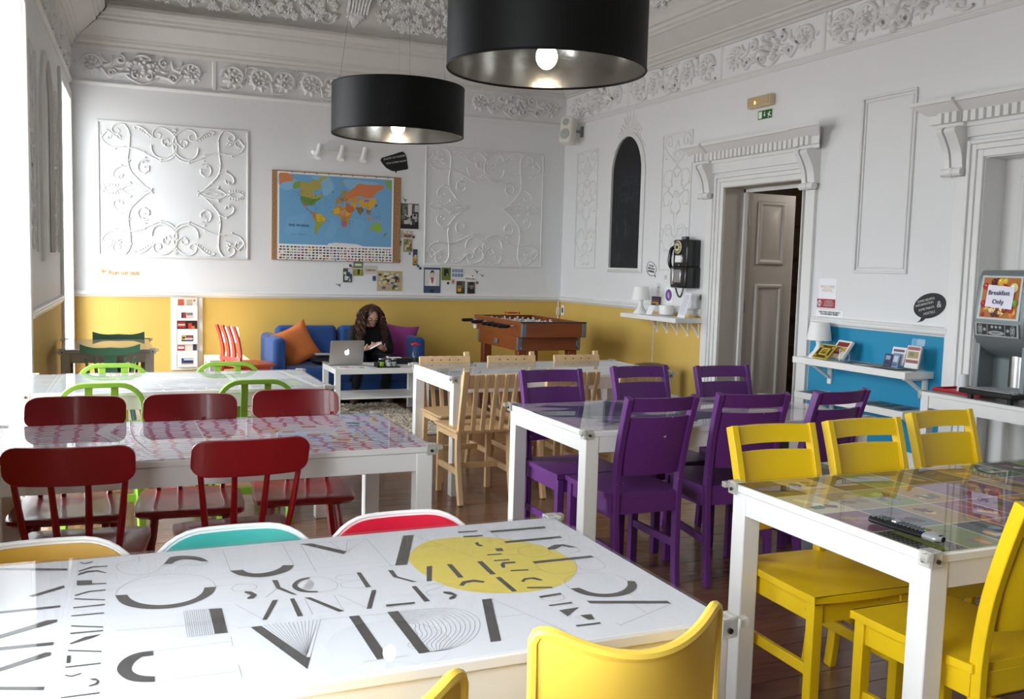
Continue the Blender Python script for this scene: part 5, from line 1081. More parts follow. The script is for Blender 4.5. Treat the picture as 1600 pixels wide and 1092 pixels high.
# side table with lit lamp
st = thing('side_table', 'low white square side table beside the sofa under the lit lamp', 'table', (1.145, 9.74, 0))
MB().box(-.19, .19, -.275, .275, .40, .45).build('tabletop', white_lam, st, bevel=.003)
for sx in (-1, 1):
    for sy in (-1, 1): MB().box(-.025, .025, -.025, .025, 0, .40).build('leg', white_lam, st, bevel=.002).location = (sx*.165, sy*.25, 0)
def small_lamp(label, loc, H, R0, R1, hs, lit=False):
    t = thing('table_lamp', label, 'lamp', loc); 
    MB().lathe([(R1*.8, 0), (R1*.78, .01), (R1*.4, .05), (R1*.2, H*.35), (R1*.3, H*.52), (R1*.2, H - hs + .02)], 20).build('base', white_p, t)
    sm = pm('lit_shade', (255, 244, 224), .6, emit=3.0, ecol=(255, 232, 190)) if lit else pm('lamp_shade', (240, 240, 238), .5)
    MB().lathe([(R1, H - hs), (R0, H), (R0 - .003, H), (R1 - .003, H - hs)], 28, caps=False).build('shade', sm, t)
    MB().blob((0, 0, H - hs*.5), .022, 10, 8).build('bulb', pm('lamp_bulb_lit', (255, 225, 170), .4, emit=22) if lit else white_p, t)
    return t
small_lamp('small table lamp with glowing white shade on the side table by the sofa', (1.19, 9.84, .45), .29, .075, .095, .145, True)
# ------------------------------------------------------------------ brochure rack on the back wall
rk = thing('brochure_rack', 'white wall brochure rack with four pockets beside the side table', 'rack', (.808, YB, .645))
MB().box(-.153, .153, -.02, -.004, -.37, .372).build('back_board', white_lam, rk, bevel=.003)
cov = []
for z, z1 in ((.145, .294), (-.095, .055), (-.329, -.167)):
    m = MB(); m.box(-.105, .105, -.055, -.05, z, z1); m.box(-.105, -.1, -.055, -.02, z, z1); m.box(.1, .105, -.055, -.02, z, z1); m.box(-.105, .105, -.055, -.02, z - .005, z); m.build('pocket', white_lam, rk, smooth=0)
rb_ = random.Random(9)
def cover(label, M, w, h, base, marks, cat='brochure', name='brochure', group=None, th=.004, title=None):
    o = bpy.data.objects.new(name, None)
    m = MB(); m.c = (1, 1, 1); m.box(-w/2, w/2, -h/2, h/2, -th, 0); b = m.mesh(name, smooth=0); o = obj(name, b, pm('cover_' + '_'.join(map(str, base)), base, .45)); o.matrix_world = M
    tag(o, label, cat, group)
    q = MB()
    for i, (cx, cy, ww, hh, c) in enumerate(marks): poster_quad(q, Matrix.Translation((cx*w, cy*h, .0004 + i*.0001)), ww*w, hh*h, c)
    if marks: q.build('cover_print', PR, o, recalc=False, smooth=0)
    if title: text('cover_lettering', title[0], title[1], pm('ink_' + '_'.join(map(str, title[2])), title[2], .6), o, Matrix.Translation((title[3]*w, title[4]*h, .002)))
    return o
for lab, z, h, base, mk in [
  ('cream magazine with red figures at the top of the brochure rack', .315, .12, (226, 214, 190), [(-.3, 0, .3, .7, (196, 92, 74)), (.12, 0, .3, .7, (190, 170, 150)), (.38, .1, .2, .6, (230, 226, 220)), (.36, .25, .1, .2, (200, 110, 90))]),
  ('black magazine with red fruit in the upper part of the brochure rack', .085, .12, (40, 30, 32), [(-.28, .1, .4, .5, (176, 50, 46)), (.15, 0, .18, .5, (206, 60, 40)), (.3, -.2, .16, .4, (220, 110, 60)), (-.28, .1, .34, .12, (230, 210, 200))]),
  ('red white and navy magazine in the lower part of the brochure rack', -.155, .12, (226, 218, 206), [(-.3, .05, .38, .6, (176, 52, 56)), (.38, .15, .2, .6, (50, 56, 84)), (.1, -.3, .8, .12, (210, 200, 180)), (-.3, .15, .3, .2, (230, 220, 220))])]:
    cover(lab, on_back(.808, .645 + z, .035), .195, h, base, mk, group='magazines in the brochure rack')
for lab, z, base, mk in [
  ('red and grey card stuck on the top pocket of the brochure rack', .195, (206, 196, 188), [(-.3, 0, .4, .9, (150, 50, 56)), (-.42, 0, .16, .9, (60, 40, 44)), (.2, .2, .5, .4, (120, 116, 120))]),
  ('yellow and black card stuck on the middle pocket of the brochure rack', -.04, (70, 72, 84), [(-.3, .1, .38, .7, (206, 170, 50)), (.2, .2, .4, .3, (170, 60, 60)), (.1, -.1, .7, .3, (200, 205, 214)), (-.3, .1, .26, .3, (40, 40, 40))]),
  ('blue and white card stuck on the bottom pocket of the brochure rack', -.275, (50, 66, 120), [(.1, .3, .8, .3, (190, 200, 214)), (0, -.1, .6, .2, (30, 36, 60)), (0, -.4, 1, .2, (170, 150, 120))])]:
    cover(lab, on_back(.808, .645 + z, .0565), .115, .062, base, mk, group='cards on the rack pockets', th=.001, name='pocket_card', cat='card')
# ------------------------------------------------------------------ football table
wood_f = pm('foosball_wood', (134, 70, 32), .35, coat=.2, var=.18, vscale=3, stretch=(1, 1, 8)); grey_edge = pm('grey_corner_cap', (124, 128, 132), .4, .5)
ft = thing('football_table', 'wooden football table with black handled rods in the right back corner', 'football table', (4.0, 8.82, 0))
x0, x1, y0, y1 = -.34, .34, -.63, .63
for a in ((x0, x1, y0, y0 + .03), (x0, x1, y1 - .03, y1), (x0, x0 + .03, y0, y1), (x1 - .03, x1, y0, y1)): MB().box(*a, .755, .90).build('side_wall', wood_f, ft, bevel=.003)
MB().box(x0 + .02, x1 - .02, y0 + .02, y1 - .02, .77, .785).build('pitch', pm('pitch_green', (50, 110, 60), .5), ft)
for a in ((x0 + .01, x1 - .005, y0 + .11, y0 + .14), (x0 + .01, x1 - .005, y1 - .14, y1 - .11), (x0 + .005, x0 + .03, y0 + .11, y1 - .11), (x1 - .03, x1 - .005, y0 + .11, y1 - .11)): MB().box(*a, .62, .755).build('lower_wall', wood_f, ft, bevel=.003)
for sx in (-1, 1):
    for yy, z0, z1 in ((y0, .76, .89), (y1, .76, .89), (y0 + .11, .625, .75), (y1 - .11, .625, .75)):
        s = 1 if yy < 0 else -1; xx = sx*(.342 if z0 > .7 else .338); MB().box(min(xx, xx - sx*.045), max(xx, xx - sx*.045), min(yy - s*.003, yy + s*.03), max(yy - s*.003, yy + s*.03), z0, z1).build('corner_cap', grey_edge, ft, bevel=.002)
for sx in (-1, 1):
    for sy in (-1, 1): MB().box(-.045, .045, -.045, .045, 0, .64).build('leg', pm('foosball_leg', (126, 62, 30), .35, var=.15), ft, bevel=.006).location = (sx*.27, sy*.45, 0)
MB().box(x0 - .004, x1 + .004, y0 - .004, y0 + .034, .895, .905).build('top_trim', black_p, ft); m = MB(); m.box(x0 - .004, x0 + .034, y0, y1, .895, .903); m.box(x1 - .034, x1 + .004, y0, y1, .895, .903); m.box(x0, x1, y1 - .034, y1 + .004, .895, .903); m.build('top_trim', wood_f, ft)
for k in range(8):
    yy = -.49 + k*.14; left = k % 2 == 0 or k in (1, 7)
    s = -1 if k in (0, 1, 3, 5, 7, 2) else 1
    MB().tube([(-.46 if s < 0 else -.38, yy, .855), (.38 if s < 0 else .46, yy, .855)], .008, 8).build('rod', chrome, ft)
    MB().tube([(s*.41, yy, .855), (s*.43, yy, .855), (s*.52, yy, .855), (s*.535, yy, .855)], [.012, .018, .018, .012], 10).build('handle', black_p, ft); m = MB()
    for x in (-.2, -.05, .1, .22)[: 3 if k % 3 else 4]: m.box(x - .012, x + .012, yy - .008, yy + .008, .80, .875); m.blob((x, yy, .885), .012, 8, 6)
    m.build('player', pm('player_' + ('white' if k % 2 else 'red'), (225, 225, 220) if k % 2 else (190, 196, 190), .4), ft)
    MB().tube([(-s*.35, yy, .855), (-s*.375, yy, .855)], [.013, .010], 8).build('rod_stop', black_p, ft)
m = MB(); m.tube([(-.08, .4, .935), (.08, .4, .935)], .0035, 6); m.box(-.083, -.077, .395, .405, .9, .95); m.box(.077, .083, .395, .405, .9, .95)
for k in range(6): m.box(-.05 + k*.018, -.038 + k*.018, .394, .406, .928, .943)
m.build('score_counter', pm('red_plastic', (190, 40, 36), .4), ft)
m = MB(); m.box(x0 - .012, x0, -.04, .04, .655, .70); m.build('coin_plate', grey_edge, ft, bevel=.003); MB().box(x0 - .01, x0 + .002, .56, .63, .76, .80).build('maker_plate', white_p, ft)
m = MB()
for xx in (-.3, .3):
    for zz in (.645, .725): m.tube([(xx, y0 + .104, zz), (xx, y0 + .111, zz)], .008, 8)
m.build('bolt', chrome, ft)
# bin behind the tables
bn = thing('pedal_bin', 'dark blue round bin with flat lid standing by the yellow wall', 'bin', (4.70, 7.55, 0))
MB().lathe([(.14, 0), (.155, .01), (.158, .50), (.15, .515)], 32).build('body', pm('bin_navy', (24, 32, 60), .3, .3), bn); MB().lathe([(.163, .505), (.166, .53), (.155, .55), (.08, .565), (.0, .568)], 32).build('lid', pm('bin_lid', (22, 36, 78), .25, .2), bn)
# ------------------------------------------------------------------ world map on cork board
cork = tag(MB().box(1.655, 3.052, YB - .016, YB - .002, 1.428, 2.365).build('cork_board', pm('cork', (166, 128, 90), .9, var=.4, vscale=60, bump=.3, bscale=150), bevel=.002), 'brown cork board behind the world map showing at both its sides', 'board')
MX0, MX1, MZ0, MZ1 = 1.712, 2.968, 1.434, 2.352
wm = tag(MB().box(MX0, MX1, YB - .019, YB - .0165, MZ0, MZ1).build('world_map', pm('map_paper', (238, 236, 232), .25, coat=.3), smooth=0), 'large blue world map with rows of flags pinned on the cork board', 'map')
m = MB()
def mp(px, py):   # traced map space: 105..1290 wide, top edge slopes, 840 bottom of the sea
    u = (px - 105)/1175; top = 95 + u*62; bot = 835 + u*35; v = (py - top)/(bot - top)
    return (MX0 + .018 + u*(MX1 - MX0 - .036), MZ1 - .02 - v*.735)
rj = random.Random(41)
def mpoly(pts, col, k=0):
    q = [mp(*p) for p in pts]
    if k and len(q) > 4: q = [(p.x + rj.uniform(-1, 1)*.0035*(k >= 1), p.y + rj.uniform(-1, 1)*.0035*(k >= 1)) for p in spline([Vector(p) for p in q], 4, True)]
    m.c = lin(col); m.add([(x, YB - .0196 - k*.0001, z) for x, z in q], [tuple(range(len(q)))]); m.c = (1, 1, 1)
mpoly([(105, 95), (1280, 157), (1280, 870), (105, 835)], (112, 166, 206))
for q in [[(105,95),(240,150),(330,200),(200,270),(110,240)],[(420,130),(600,130),(660,250),(560,330),(520,200)],[(760,160),(1000,170),(1150,200),(900,230),(820,260)]]: mpoly(q, (134, 182, 214), .5)
for q in [[(180,560),(380,520),(300,760),(160,720)],[(640,560),(720,640),(640,800),(560,760)],[(860,560),(1000,600),(960,780),(840,740)]]: mpoly(q, (118, 171, 210), .5)
L_ = [([(105,95),(200,100),(240,150),(235,180),(150,190),(110,225),(105,150)], (204, 132, 84)),
 ([(240,225),(265,185),(330,185),(325,255),(300,240),(265,260),(240,245)], (130, 160, 70)),
 ([(320,185),(400,190),(470,160),(530,210),(520,260),(470,270),(440,300),(480,330),(530,310),(540,345),(450,370),(330,340),(315,260)], (170, 160, 86)),
 ([(500,165),(540,125),(590,130),(560,160),(520,190)], (168, 168, 90)),
 ([(325,335),(450,360),(530,350),(480,395),(440,430),(380,420),(330,400)], (104, 140, 62)),
 ([(330,400),(380,420),(400,440),(360,440),(420,490),(460,510),(440,520),(380,470),(345,430)], (150, 120, 96)),
 ([(440,510),(500,510),(580,560),(570,600),(540,630),(500,700),(480,720),(490,750),(465,720),(470,620),(450,560)], (150, 160, 70)), ([(470,530),(520,520),(575,560),(560,600),(510,600),(480,570)], (206, 182, 60)), ([(440,510),(475,515),(480,560),(455,570)], (196, 110, 90)),
 ([(650,470),(700,430),(760,440),(830,470),(850,530),(820,580),(815,630),(770,665),(740,640),(730,560),(690,530),(650,520)], (190, 140, 70)), ([(655,470),(710,455),(730,500),(700,520),(655,510)], (216, 176, 60)), ([(770,480),(830,490),(840,530),(790,540)], (214, 170, 60)), ([(730,490),(765,485),(765,525),(735,520)], (200, 140, 150)), ([(735,600),(780,590),(800,630),(770,660),(745,640)], (160, 110, 130)), ([(740,545),(790,545),(800,590),(745,595)], (170, 130, 70)),
 ([(735,340),(742,290),(770,265),(800,290),(800,330),(770,350)], (150, 146, 96)), ([(680,410),(684,370),(720,345),(790,345),(800,390),(760,385),(770,420),(735,395),(700,425)], (170, 140, 90)),
 ([(790,300),(850,260),(920,200),(1000,210),(1180,215),(1180,250),(1110,290),(1080,340),(1000,350),(930,330),(850,350),(800,370)], (206, 124, 76)), ([(800,370),(900,340),(940,360),(900,400),(840,400)], (190, 150, 80)),
 ([(930,400),(960,360),(1060,360),(1110,360),(1090,430),(1050,470),(1000,450),(940,440)], (214, 166, 50)), ([(975,365),(1040,370),(1030,392),(985,390)], (140, 110, 170)), ([(850,400),(890,390),(900,430),(880,470),(850,440)], (214, 160, 60)), ([(790,400),(860,440),(880,470),(850,500),(810,500),(790,450)], (196, 110, 60)),
 ([(890,450),(960,450),(970,480),(940,530),(915,490)], (140, 110, 60)), ([(1000,470),(1060,480),(1040,530),(1010,510)], (150, 120, 70)), ([(1010,530),(1060,560),(1110,570),(1060,585),(1020,570)], (190, 140, 130)), ([(1120,580),(1180,590),(1160,605)], (190, 150, 150)), ([(1100,410),(1130,430),(1100,450)], (120, 100, 90)),
 ([(1050,660),(1080,620),(1130,610),(1165,640),(1170,690),(1140,720),(1100,690),(1050,690)], (140, 176, 70)), ([(1190,740),(1225,710),(1225,735),(1200,760)], (120, 130, 90)), ([(1190,160),(1275,170),(1275,270),(1230,240)], (130, 170, 90)),
 ([(620,830),(760,825),(900,840),(960,862),(640,855)], (226, 222, 222)), ([(735,190),(770,190),(760,210),(735,205)], (160, 170, 100)), ([(640,285),(660,283),(655,297)], (60, 70, 60))]
for k, (q, c) in enumerate(L_): mpoly(q, c, 1 + k*.05)
rm = random.Random(6)
for k in range(240):   # pins stuck in all over
    cx, cy, s = rm.choice([(740, 370, 40), (740, 370, 40), (420, 390, 50), (480, 480, 40), (540, 580, 40), (700, 470, 60), (820, 500, 50), (1020, 460, 60), (820, 600, 40), (470, 360, 60), (960, 470, 60), (1090, 550, 50), (340, 300, 40)])
    x, y = rm.gauss(cx, s), rm.gauss(cy, s*.6); mpoly([(x, y - 4), (x + 4, y), (x, y + 4), (x - 4, y)], rm.choice([(40, 40, 40), (60, 50, 60), (80, 90, 60), (150, 50, 50), (60, 70, 110)]), 3.5)
for i in range(32):
    for j in range(5):
        x = MX0 + .02 + i*.0385; z = 1.578 - j*.0292; c = [rm.choice([(176, 50, 60), (40, 56, 120), (46, 110, 70), (220, 214, 206), (210, 180, 60), (60, 50, 56), (110, 160, 200)]) for _ in range(3)]
        for q in range(3): m.c = lin(c[q]); m.add([(x + q*.009, YB - .0198, z - .017), (x + q*.009 + .009, YB - .0198, z - .017), (x + q*.009 + .009, YB - .0198, z), (x + q*.009, YB - .0198, z)], [(0, 1, 2, 3)])
m.c = (1, 1, 1); m.build('map_print', print_mat('glossy_print', .2), wm, recalc=False, smooth=0)
text('map_title', 'THE WORLD', .034, pm('map_ink', (40, 56, 90), .6), wm, on_back(1.935, 1.795, .0205), bold=.0006, space=1.15)
m = MB(); m.add([fb(1.86, 1.70, .0204), fb(2.01, 1.70, .0204), fb(2.01, 1.703, .0204), fb(1.86, 1.703, .0204)], [(0, 1, 2, 3)]); m.build('map_scale', pm('map_ink', (40, 56, 90), .6), wm)
m = MB()
for k in range(9): m.blob((MX0 + .15 + k*.13, YB - .02, MZ1 - .004), .006, 6, 5); m.blob((MX0 + .1 + k*.13, YB - .02, MZ0 + .004), .006, 6, 5)
m.build('pin', black_p, wm)
# spot bar over the map
sb = thing('spotlight_bar', 'white wall bar with three small spotlights above the world map', 'lamp', (2.37, YB, 2.575))
MB().box(-.25, .25, -.03, 0, -.02, .022).build('bar', white_p, sb, bevel=.004)
for k, x in enumerate((-.245, .0, .245)):
    m = MB(); a = Vector((x + .02, -.06, .075)); b = Vector((x - .015, -.10, -.07)); m.tube([a + (a - b)*.03, a, a*.6 + b*.4, a*.4 + b*.6, b], [.018, .026, .026, .03, .042], 14); m.cyl((x, -.02, .0), (x, -.065, .01), .012); m.build('spotlight', white_p, sb)
MB().blob((-.285, -.035, .0), (.03, .03, .03), 12, 8).build('end_knob', white_p, sb)
# ------------------------------------------------------------------ speech bubbles and lettering
def bubble(label, M, poly, lines, mat=black_m, tmat=chalk):
    m = MB(); n = len(poly); m.pz(poly, 0, .003); o = m.build('speech_bubble', mat, smooth=0); o.matrix_world = M; tag(o, label, 'sticker')
    for (s, size, x, y, r) in lines: text('hand_lettering', s, size, tmat, o, Matrix.Translation((x, y, .0036)) @ Matrix.Rotation(r, 4, 'Z'), bold=0.0, shear=.08)
    return o
P_ = [(-.165, -.01), (-.155, .02), (-.03, .065), (.06, .10), (.085, .105), (.115, .085), (.13, .04), (.15, -.075), (.14, -.085), (.05, -.105), (.02, -.112), (.01, -.14), (0, -.115), (-.04, -.113), (-.1, -.085), (-.14, -.045)]
bubble('black speech bubble sticker asking where you come from above the world map', on_back(2.985, 2.545, .001), P_, [('SHOW US WHERE', .031, -.010, .034, radians(14)), ('YOU COME FROM!', .028, .010, -.016, radians(12))])
E2 = [(.135*cos(a), .082*sin(a)) for a in [2*pi*k/36 for k in range(-10, 26)]]; R2 = Matrix.Rotation(radians(14), 2); E2 = [tuple(R2 @ Vector(p)) for p in E2]
k0 = [i for i in range(36) if True][0]
E3 = []
for p in E2: E3.append(p)
tail = [(-.03, -.085), (-.055, -.105), (-.095, -.116), (-.07, -.104), (-.06, -.085)]
idx = min(range(36), key=lambda i: (E3[i][0] + .04)**2 + (E3[i][1] + .083)**2)
ee = E3[idx:] + E3[:idx]
ee = [p for p in ee if not (-.062 < p[0] < -.028 and p[1] < 0)]
ee = sorted(ee, key=lambda p: (math.atan2(p[1], p[0]) - radians(243)) % (2*pi)) + tail[::-1][0:0]
ee = ee + [(-.062, -.083), (-.075, -.103), (-.098, -.117), (-.052, -.106), (-.026, -.086)]
bubble('black oval speech bubble sticker with white hand lettering above the blue wall', on_right(4.695, 1.245, .001), ee, [('SOME HELPFUL', .022, -.03, .036, radians(14)), ('INFORMATION', .022, -.042, .008, radians(14)), ('SOME PRINTS', .022, -.024, -.021, radians(14)), ('HOSTELS', .024, .002, -.048, radians(14)), ('&', .062, .078, .012, radians(6))])
ol = MB(); pts = spline([(-.085, .02), (-.06, .066), (-.01, .072), (.05, .05), (.092, .018), (.09, -.02), (.07, -.05), (.085, -.078), (.05, -.062), (0, -.066), (-.05, -.05), (-.08, -.02)], 5, True)
ol.sweep([(p.x, p.y, .001) for p in pts], [(-.0022, -.001), (.0022, -.001), (.0022, .001), (-.0022, .001)], closed=True, up=(0, 0, 1)); o3 = ol.build('speech_bubble', black_m); o3.matrix_world = on_right(8.20, 1.437, .001); tag(o3, 'thin outlined speech bubble drawn on the white wall beside the chalkboard', 'sticker')
for s, y_ in (('LOCALS', .032), ('TAKE US AT', .004), ('NUMBERS!', -.024)): text('hand_lettering', s, .026, ink, o3, Matrix.Translation((-.004, y_, .0005)) @ Matrix.Rotation(radians(-6), 4, 'Z'), bold=.0006, shear=.1)
gold = pm('gold_lettering', (206, 150, 46), .5)
g = thing('gold_lettering', 'small gold lettering with an arrow on the wall below the left arabesque panel', 'lettering', (.17, YB, 1.258))
text('letters', 'Run on out', .062, gold, g, Matrix.Translation((.045, -.003, 0)) @ Matrix.Rotation(pi/2, 4, 'X'), bold=.001)
m = MB(); m.prism([(-.165, .012), (-.135, .036), (-.138, .016), (-.11, .016), (-.11, .006), (-.138, .006), (-.135, -.014)], lambda x, z: (x, -.0005, z), lambda x, z: (x, -.003, z)); m.build('arrow', gold, g, smooth=0)
# ------------------------------------------------------------------ photographs stuck on the back wall
def photo(label, x0, x1, z0, z1, base, marks, nm='photo_print', cat='photo', title=None): return cover(label, on_back((x0+x1)/2, (z0+z1)/2, .0035), x1 - x0, z1 - z0, base, marks, cat, nm, 'prints stuck on the back wall', .002, title)
rp = random.Random(31)
def noise_marks(cols, n, smin=.08, smax=.3): return [(rp.uniform(-.4, .4), rp.uniform(-.4, .4), rp.uniform(smin, smax), rp.uniform(smin, smax), rp.choice(cols)) for _ in range(n)]
def clampm(mk): return [(max(-.5 + w/2, min(.5 - w/2, x)), max(-.5 + h/2, min(.5 - h/2, y)), w, h, c) for x, y, w, h, c in mk]
G4 = [(40, 38, 38), (70, 68, 66), (120, 118, 114), (190, 188, 184), (30, 28, 28)]
photo('large black and white street photograph right of the cork board', 3.058, 3.265, 1.81, 2.088, (96, 94, 92), clampm(noise_marks(G4, 40, .06, .3)) + [(0, .25, .22, .45, (210, 208, 204)), (-.05, -.2, .14, .2, (180, 178, 172)), (0, -.42, 1, .16, (34, 32, 32))])
photo('small tram postcard below the black and white street photograph', 3.062, 3.203, 1.708, 1.787, (186, 176, 160), clampm(noise_marks([(60, 70, 110), (210, 180, 80), (150, 90, 70), (220, 220, 220)], 14, .1, .3)))
photo('postcard with a red rosette pattern below the tram postcard', 3.095, 3.197, 1.553, 1.697, (150, 156, 110), clampm(noise_marks([(170, 60, 60), (214, 200, 170), (90, 110, 60), (196, 120, 90)], 18, .12, .35)))
photo('narrow vertical postcard with a yellow tram', 3.207, 3.259, 1.405, 1.586, (70, 66, 70), [(0, -.3, .7, .24, (222, 170, 40)), (0, -.05, .8, .2, (200, 180, 90)), (0, .3, .8, .2, (60, 70, 110)), (.1, .1, .5, .1, (210, 200, 190)), (0, -.3, .4, .1, (50, 50, 54))])
photo('dark green landscape postcard, leftmost of the row under the cork board', 2.42, 2.52, 1.204, 1.355, (70, 84, 60), clampm(noise_marks([(40, 56, 40), (110, 124, 90), (200, 204, 206), (60, 70, 90)], 16, .15, .4)))
photo('green and blue holiday postcard touching the bottom of the cork board', 2.533, 2.64, 1.276, 1.427, (110, 130, 70), [(0, .3, .9, .3, (70, 120, 170)), (0, .3, .7, .16, (230, 220, 120)), (0, -.25, .9, .4, (150, 150, 60)), (.05, -.2, .2, .4, (30, 34, 30)), (0, .02, 1, .05, (236, 236, 230))])
photo('pale beige card with a handwritten word under the cork board', 2.653, 2.79, 1.30, 1.388, (206, 198, 188), [(0, .45, 1, .08, (180, 172, 160))], title=('Lisboa', .045, (110, 100, 96), 0, 0))
photo('colourful rooftop view postcard above the woman', 2.80, 3.086, 1.115, 1.337, (186, 170, 130), clampm(noise_marks([(70, 80, 60), (214, 196, 150), (60, 56, 50), (196, 140, 100), (90, 110, 140), (224, 214, 190)], 55, .05, .16)))
pe = photo('drawn poster of a seated woman in blue grey tones', 3.338, 3.538, 1.10, 1.386, (214, 214, 212), [(0, .46, 1, .08, (60, 74, 110)), (-.47, 0, .06, 1, (60, 74, 110)), (.47, 0, .06, 1, (60, 74, 110)), (0, -.36, .94, .28, (66, 76, 104)), (0, -.42, .2, .12, (30, 34, 50))], nm='drawn_poster', cat='poster')
m = MB(); W_ = .2; H_ = .286
def pp(pts, c, k): m.c = lin(c); m.add([(x*W_, y*H_, .0012 + k*.0001) for x, y in pts], [tuple(range(len(pts)))]); m.c = (1, 1, 1)
pp([(-.2, -.22), (.22, -.22), (.2, .05), (.08, .14), (-.06, .14), (-.16, .02)], (236, 236, 236), 0); pp([(-.1, .12), (.1, .12), (.08, -.05), (0, -.16), (-.06, -.02)], (170, 90, 110), 1); pp([(-.09, .14), (.09, .14), (.1, .28), (0, .34), (-.1, .28)], (222, 196, 186), 2); pp([(-.14, .22), (-.09, .36), (0, .41), (.1, .36), (.13, .24), (.06, .31), (-.06, .30)], (50, 50, 60), 3)
m.build('figure_print', PR, pe, recalc=False, smooth=0)
photo('olive green postcard with a black door right of the drawn poster', 3.55, 3.66, 1.246, 1.39, (110, 124, 40), [(0, .12, .5, .55, (24, 26, 22)), (.1, -.05, .12, .2, (150, 150, 130))])
photo('white postcard with blue tile letters', 3.667, 3.813, 1.28, 1.384, (220, 222, 226), [(-.34 + i*.23, .24 - j*.48, .17, .32, (40, 76, 140)) for i in range(4) for j in range(2)] + [(-.34 + i*.23, .24 - j*.48, .06, .14, (210, 216, 226)) for i in range(4) for j in range(2)])
am = photo('white card with a small red heart and handwriting', 3.823, 3.957, 1.25, 1.31, (236, 234, 230), [(.28, .35, .1, .28, (176, 40, 50))], title=('Amo-te', .036, (40, 40, 44), 0, -.15))
photo('dark street postcard with a yellow tram, second from the right', 3.732, 3.834, 1.098, 1.24, (72, 66, 60), [(-.15, -.1, .45, .5, (214, 160, 50)), (-.15, .02, .3, .2, (120, 110, 100)), (.3, .2, .3, .5, (110, 100, 90)), (0, -.43, 1, .14, (44, 40, 38))])
photo('dark portrait postcard of a figure in a hat, rightmost of the row', 3.863, 3.96, 1.098, 1.235, (96, 92, 88), [(0, -.25, .8, .5, (34, 32, 32)), (.05, .1, .36, .4, (130, 120, 110)), (.0, .3, .6, .14, (26, 24, 26)), (.03, .38, .36, .16, (26, 24, 26))])
photo('tiny blue stamp card left of the rooftop postcard', 2.748, 2.787, 1.223, 1.28, (90, 120, 150), [(0, .1, .5, .5, (40, 60, 90))])
photo('tiny orange and pink card under the tile letters', 3.672, 3.708, 1.205, 1.26, (206, 170, 150), [(0, 0, .5, .5, (170, 90, 70))])
for k, (x, z, c) in enumerate([(3.21, 1.72, (60, 70, 90)), (3.06, 1.66, (70, 90, 80)), (3.06, 1.63, (150, 156, 150)), (3.17, 1.535, (90, 130, 170)), (3.05, 1.45, (90, 86, 80)), (3.27, 1.4, (70, 80, 110)), (3.295, 1.375, (60, 50, 70)), (3.63, 1.215, (40, 50, 50)), (3.985, 1.225, (150, 60, 60)), (2.50, 1.385, (50, 60, 100)), (2.52, 1.37, (206, 140, 100))]):
    photo(['small slate square sticker beside the tram postcard', 'small green square sticker left of the rosette postcard', 'small grey square sticker under the green one', 'small light blue square sticker below the rosette postcard', 'small brown square sticker at the lower right corner of the cork board', 'small navy square sticker under the narrow tram postcard', 'small dark violet square sticker near the drawn poster top', 'small black square sticker right of the drawn poster', 'small red square sticker beside the portrait postcard', 'small navy sticker above the landscape postcard', 'small orange sticker above the landscape postcard'][k], x - .013, x + .013, z - .014, z + .014, c, [], 'square_sticker', 'sticker')
def swallow(label, x, z, s, r):
    m = MB(); m.pz([(-1, .25), (-.35, .1), (0, .02), (.3, .2), (.75, .6), (.45, .1), (.35, -.1), (.8, -.35), (.55, -.3), (.7, -.6), (.2, -.2), (-.1, -.12), (-.5, 0)], 0, .02); o = m.build('swallow_sticker', black_m, smooth=0); o.matrix_world = on_back(x, z, .001, r) @ Matrix.Scale(s, 4); tag(o, label, 'sticker', 'swallow stickers')
swallow('black swallow sticker above the large black and white photograph', 3.10, 2.13, .045, -.6); swallow('black swallow sticker lower left of the landscape postcard', 2.37, 1.175, .04, -.2); swallow('black swallow sticker upper one at the right end of the prints', 3.97, 1.356, .04, -.5); swallow('black swallow sticker lower one at the right end of the prints', 4.04, 1.313, .035, -.3)
# ------------------------------------------------------------------ right wall things
sp = thing('wall_speaker', 'small white loudspeaker on a bracket high in the back corner', 'speaker', (XR, 9.80, 2.97))
bm_ = MB().box(-.085, .085, -.075, .075, -.15, .15).build('cabinet', pm('ivory_plastic', (226, 222, 212), .4), sp, bevel=.025, seg=4); RM = Matrix.Rotation(radians(35), 4, 'Z') @ Matrix.Rotation(radians(8), 4, 'Y'); bm_.matrix_local = Matrix.Translation((-.16, .03, 0)) @ RM
for z, r in ((.085, .042), (-.05, .06)):
    o = MB().lathe([(r, 0), (r*.95, .006), (r*.6, .003), (r*.3, .009), (0, .011)], 20).build('driver_grille', pm('grey_grille', (176, 178, 172), .6), sp); o.matrix_local = Matrix.Translation((-.16, .03, 0)) @ RM @ Matrix.Translation((-.087, 0, z)) @ Matrix.Rotation(-pi/2, 4, 'Y')
m = MB(); m.bar((-.08, 0, 0), (-.005, 0, -.0), .03, .03); m.box(-.012, 0, -.03, .03, -.06, .06); m.build('bracket', grey_edge, sp)
em = thing('emergency_light', 'beige emergency light box above the open door', 'light', (XR, 6.55, 2.84))
MB().box(-.06, 0, -.15, .15, -.045, .045).build('housing', pm('beige_plastic', (206, 190, 156), .4), em, bevel=.01); MB().box(-.066, -.058, -.135, .135, -.035, .035).build('diffuser', pm('amber_diffuser', (190, 170, 130), .3), em, bevel=.004)
MB().blob((-.07, .03, -.008), (.004, .006, .014), 8, 6).build('indicator_lamp', pm('amber_lamp', (255, 190, 90), .4, emit=2.5), em)
ex = tag(MB().box(-.004, 0, -.098, .098, -.042, .042).build('exit_sign', pm('sign_cream', (226, 232, 214), .5), smooth=0), 'green emergency exit sign with running figure under the beige light box', 'sign'); ex.location = (XR - .001, 6.52, 2.735)
m = MB(); q = lambda pts, c, k=0: (setattr(m, 'c', lin(c)), m.add([(-.0045 - k*.0002, -x, z) for x, z in pts], [tuple(range(len(pts)))]))
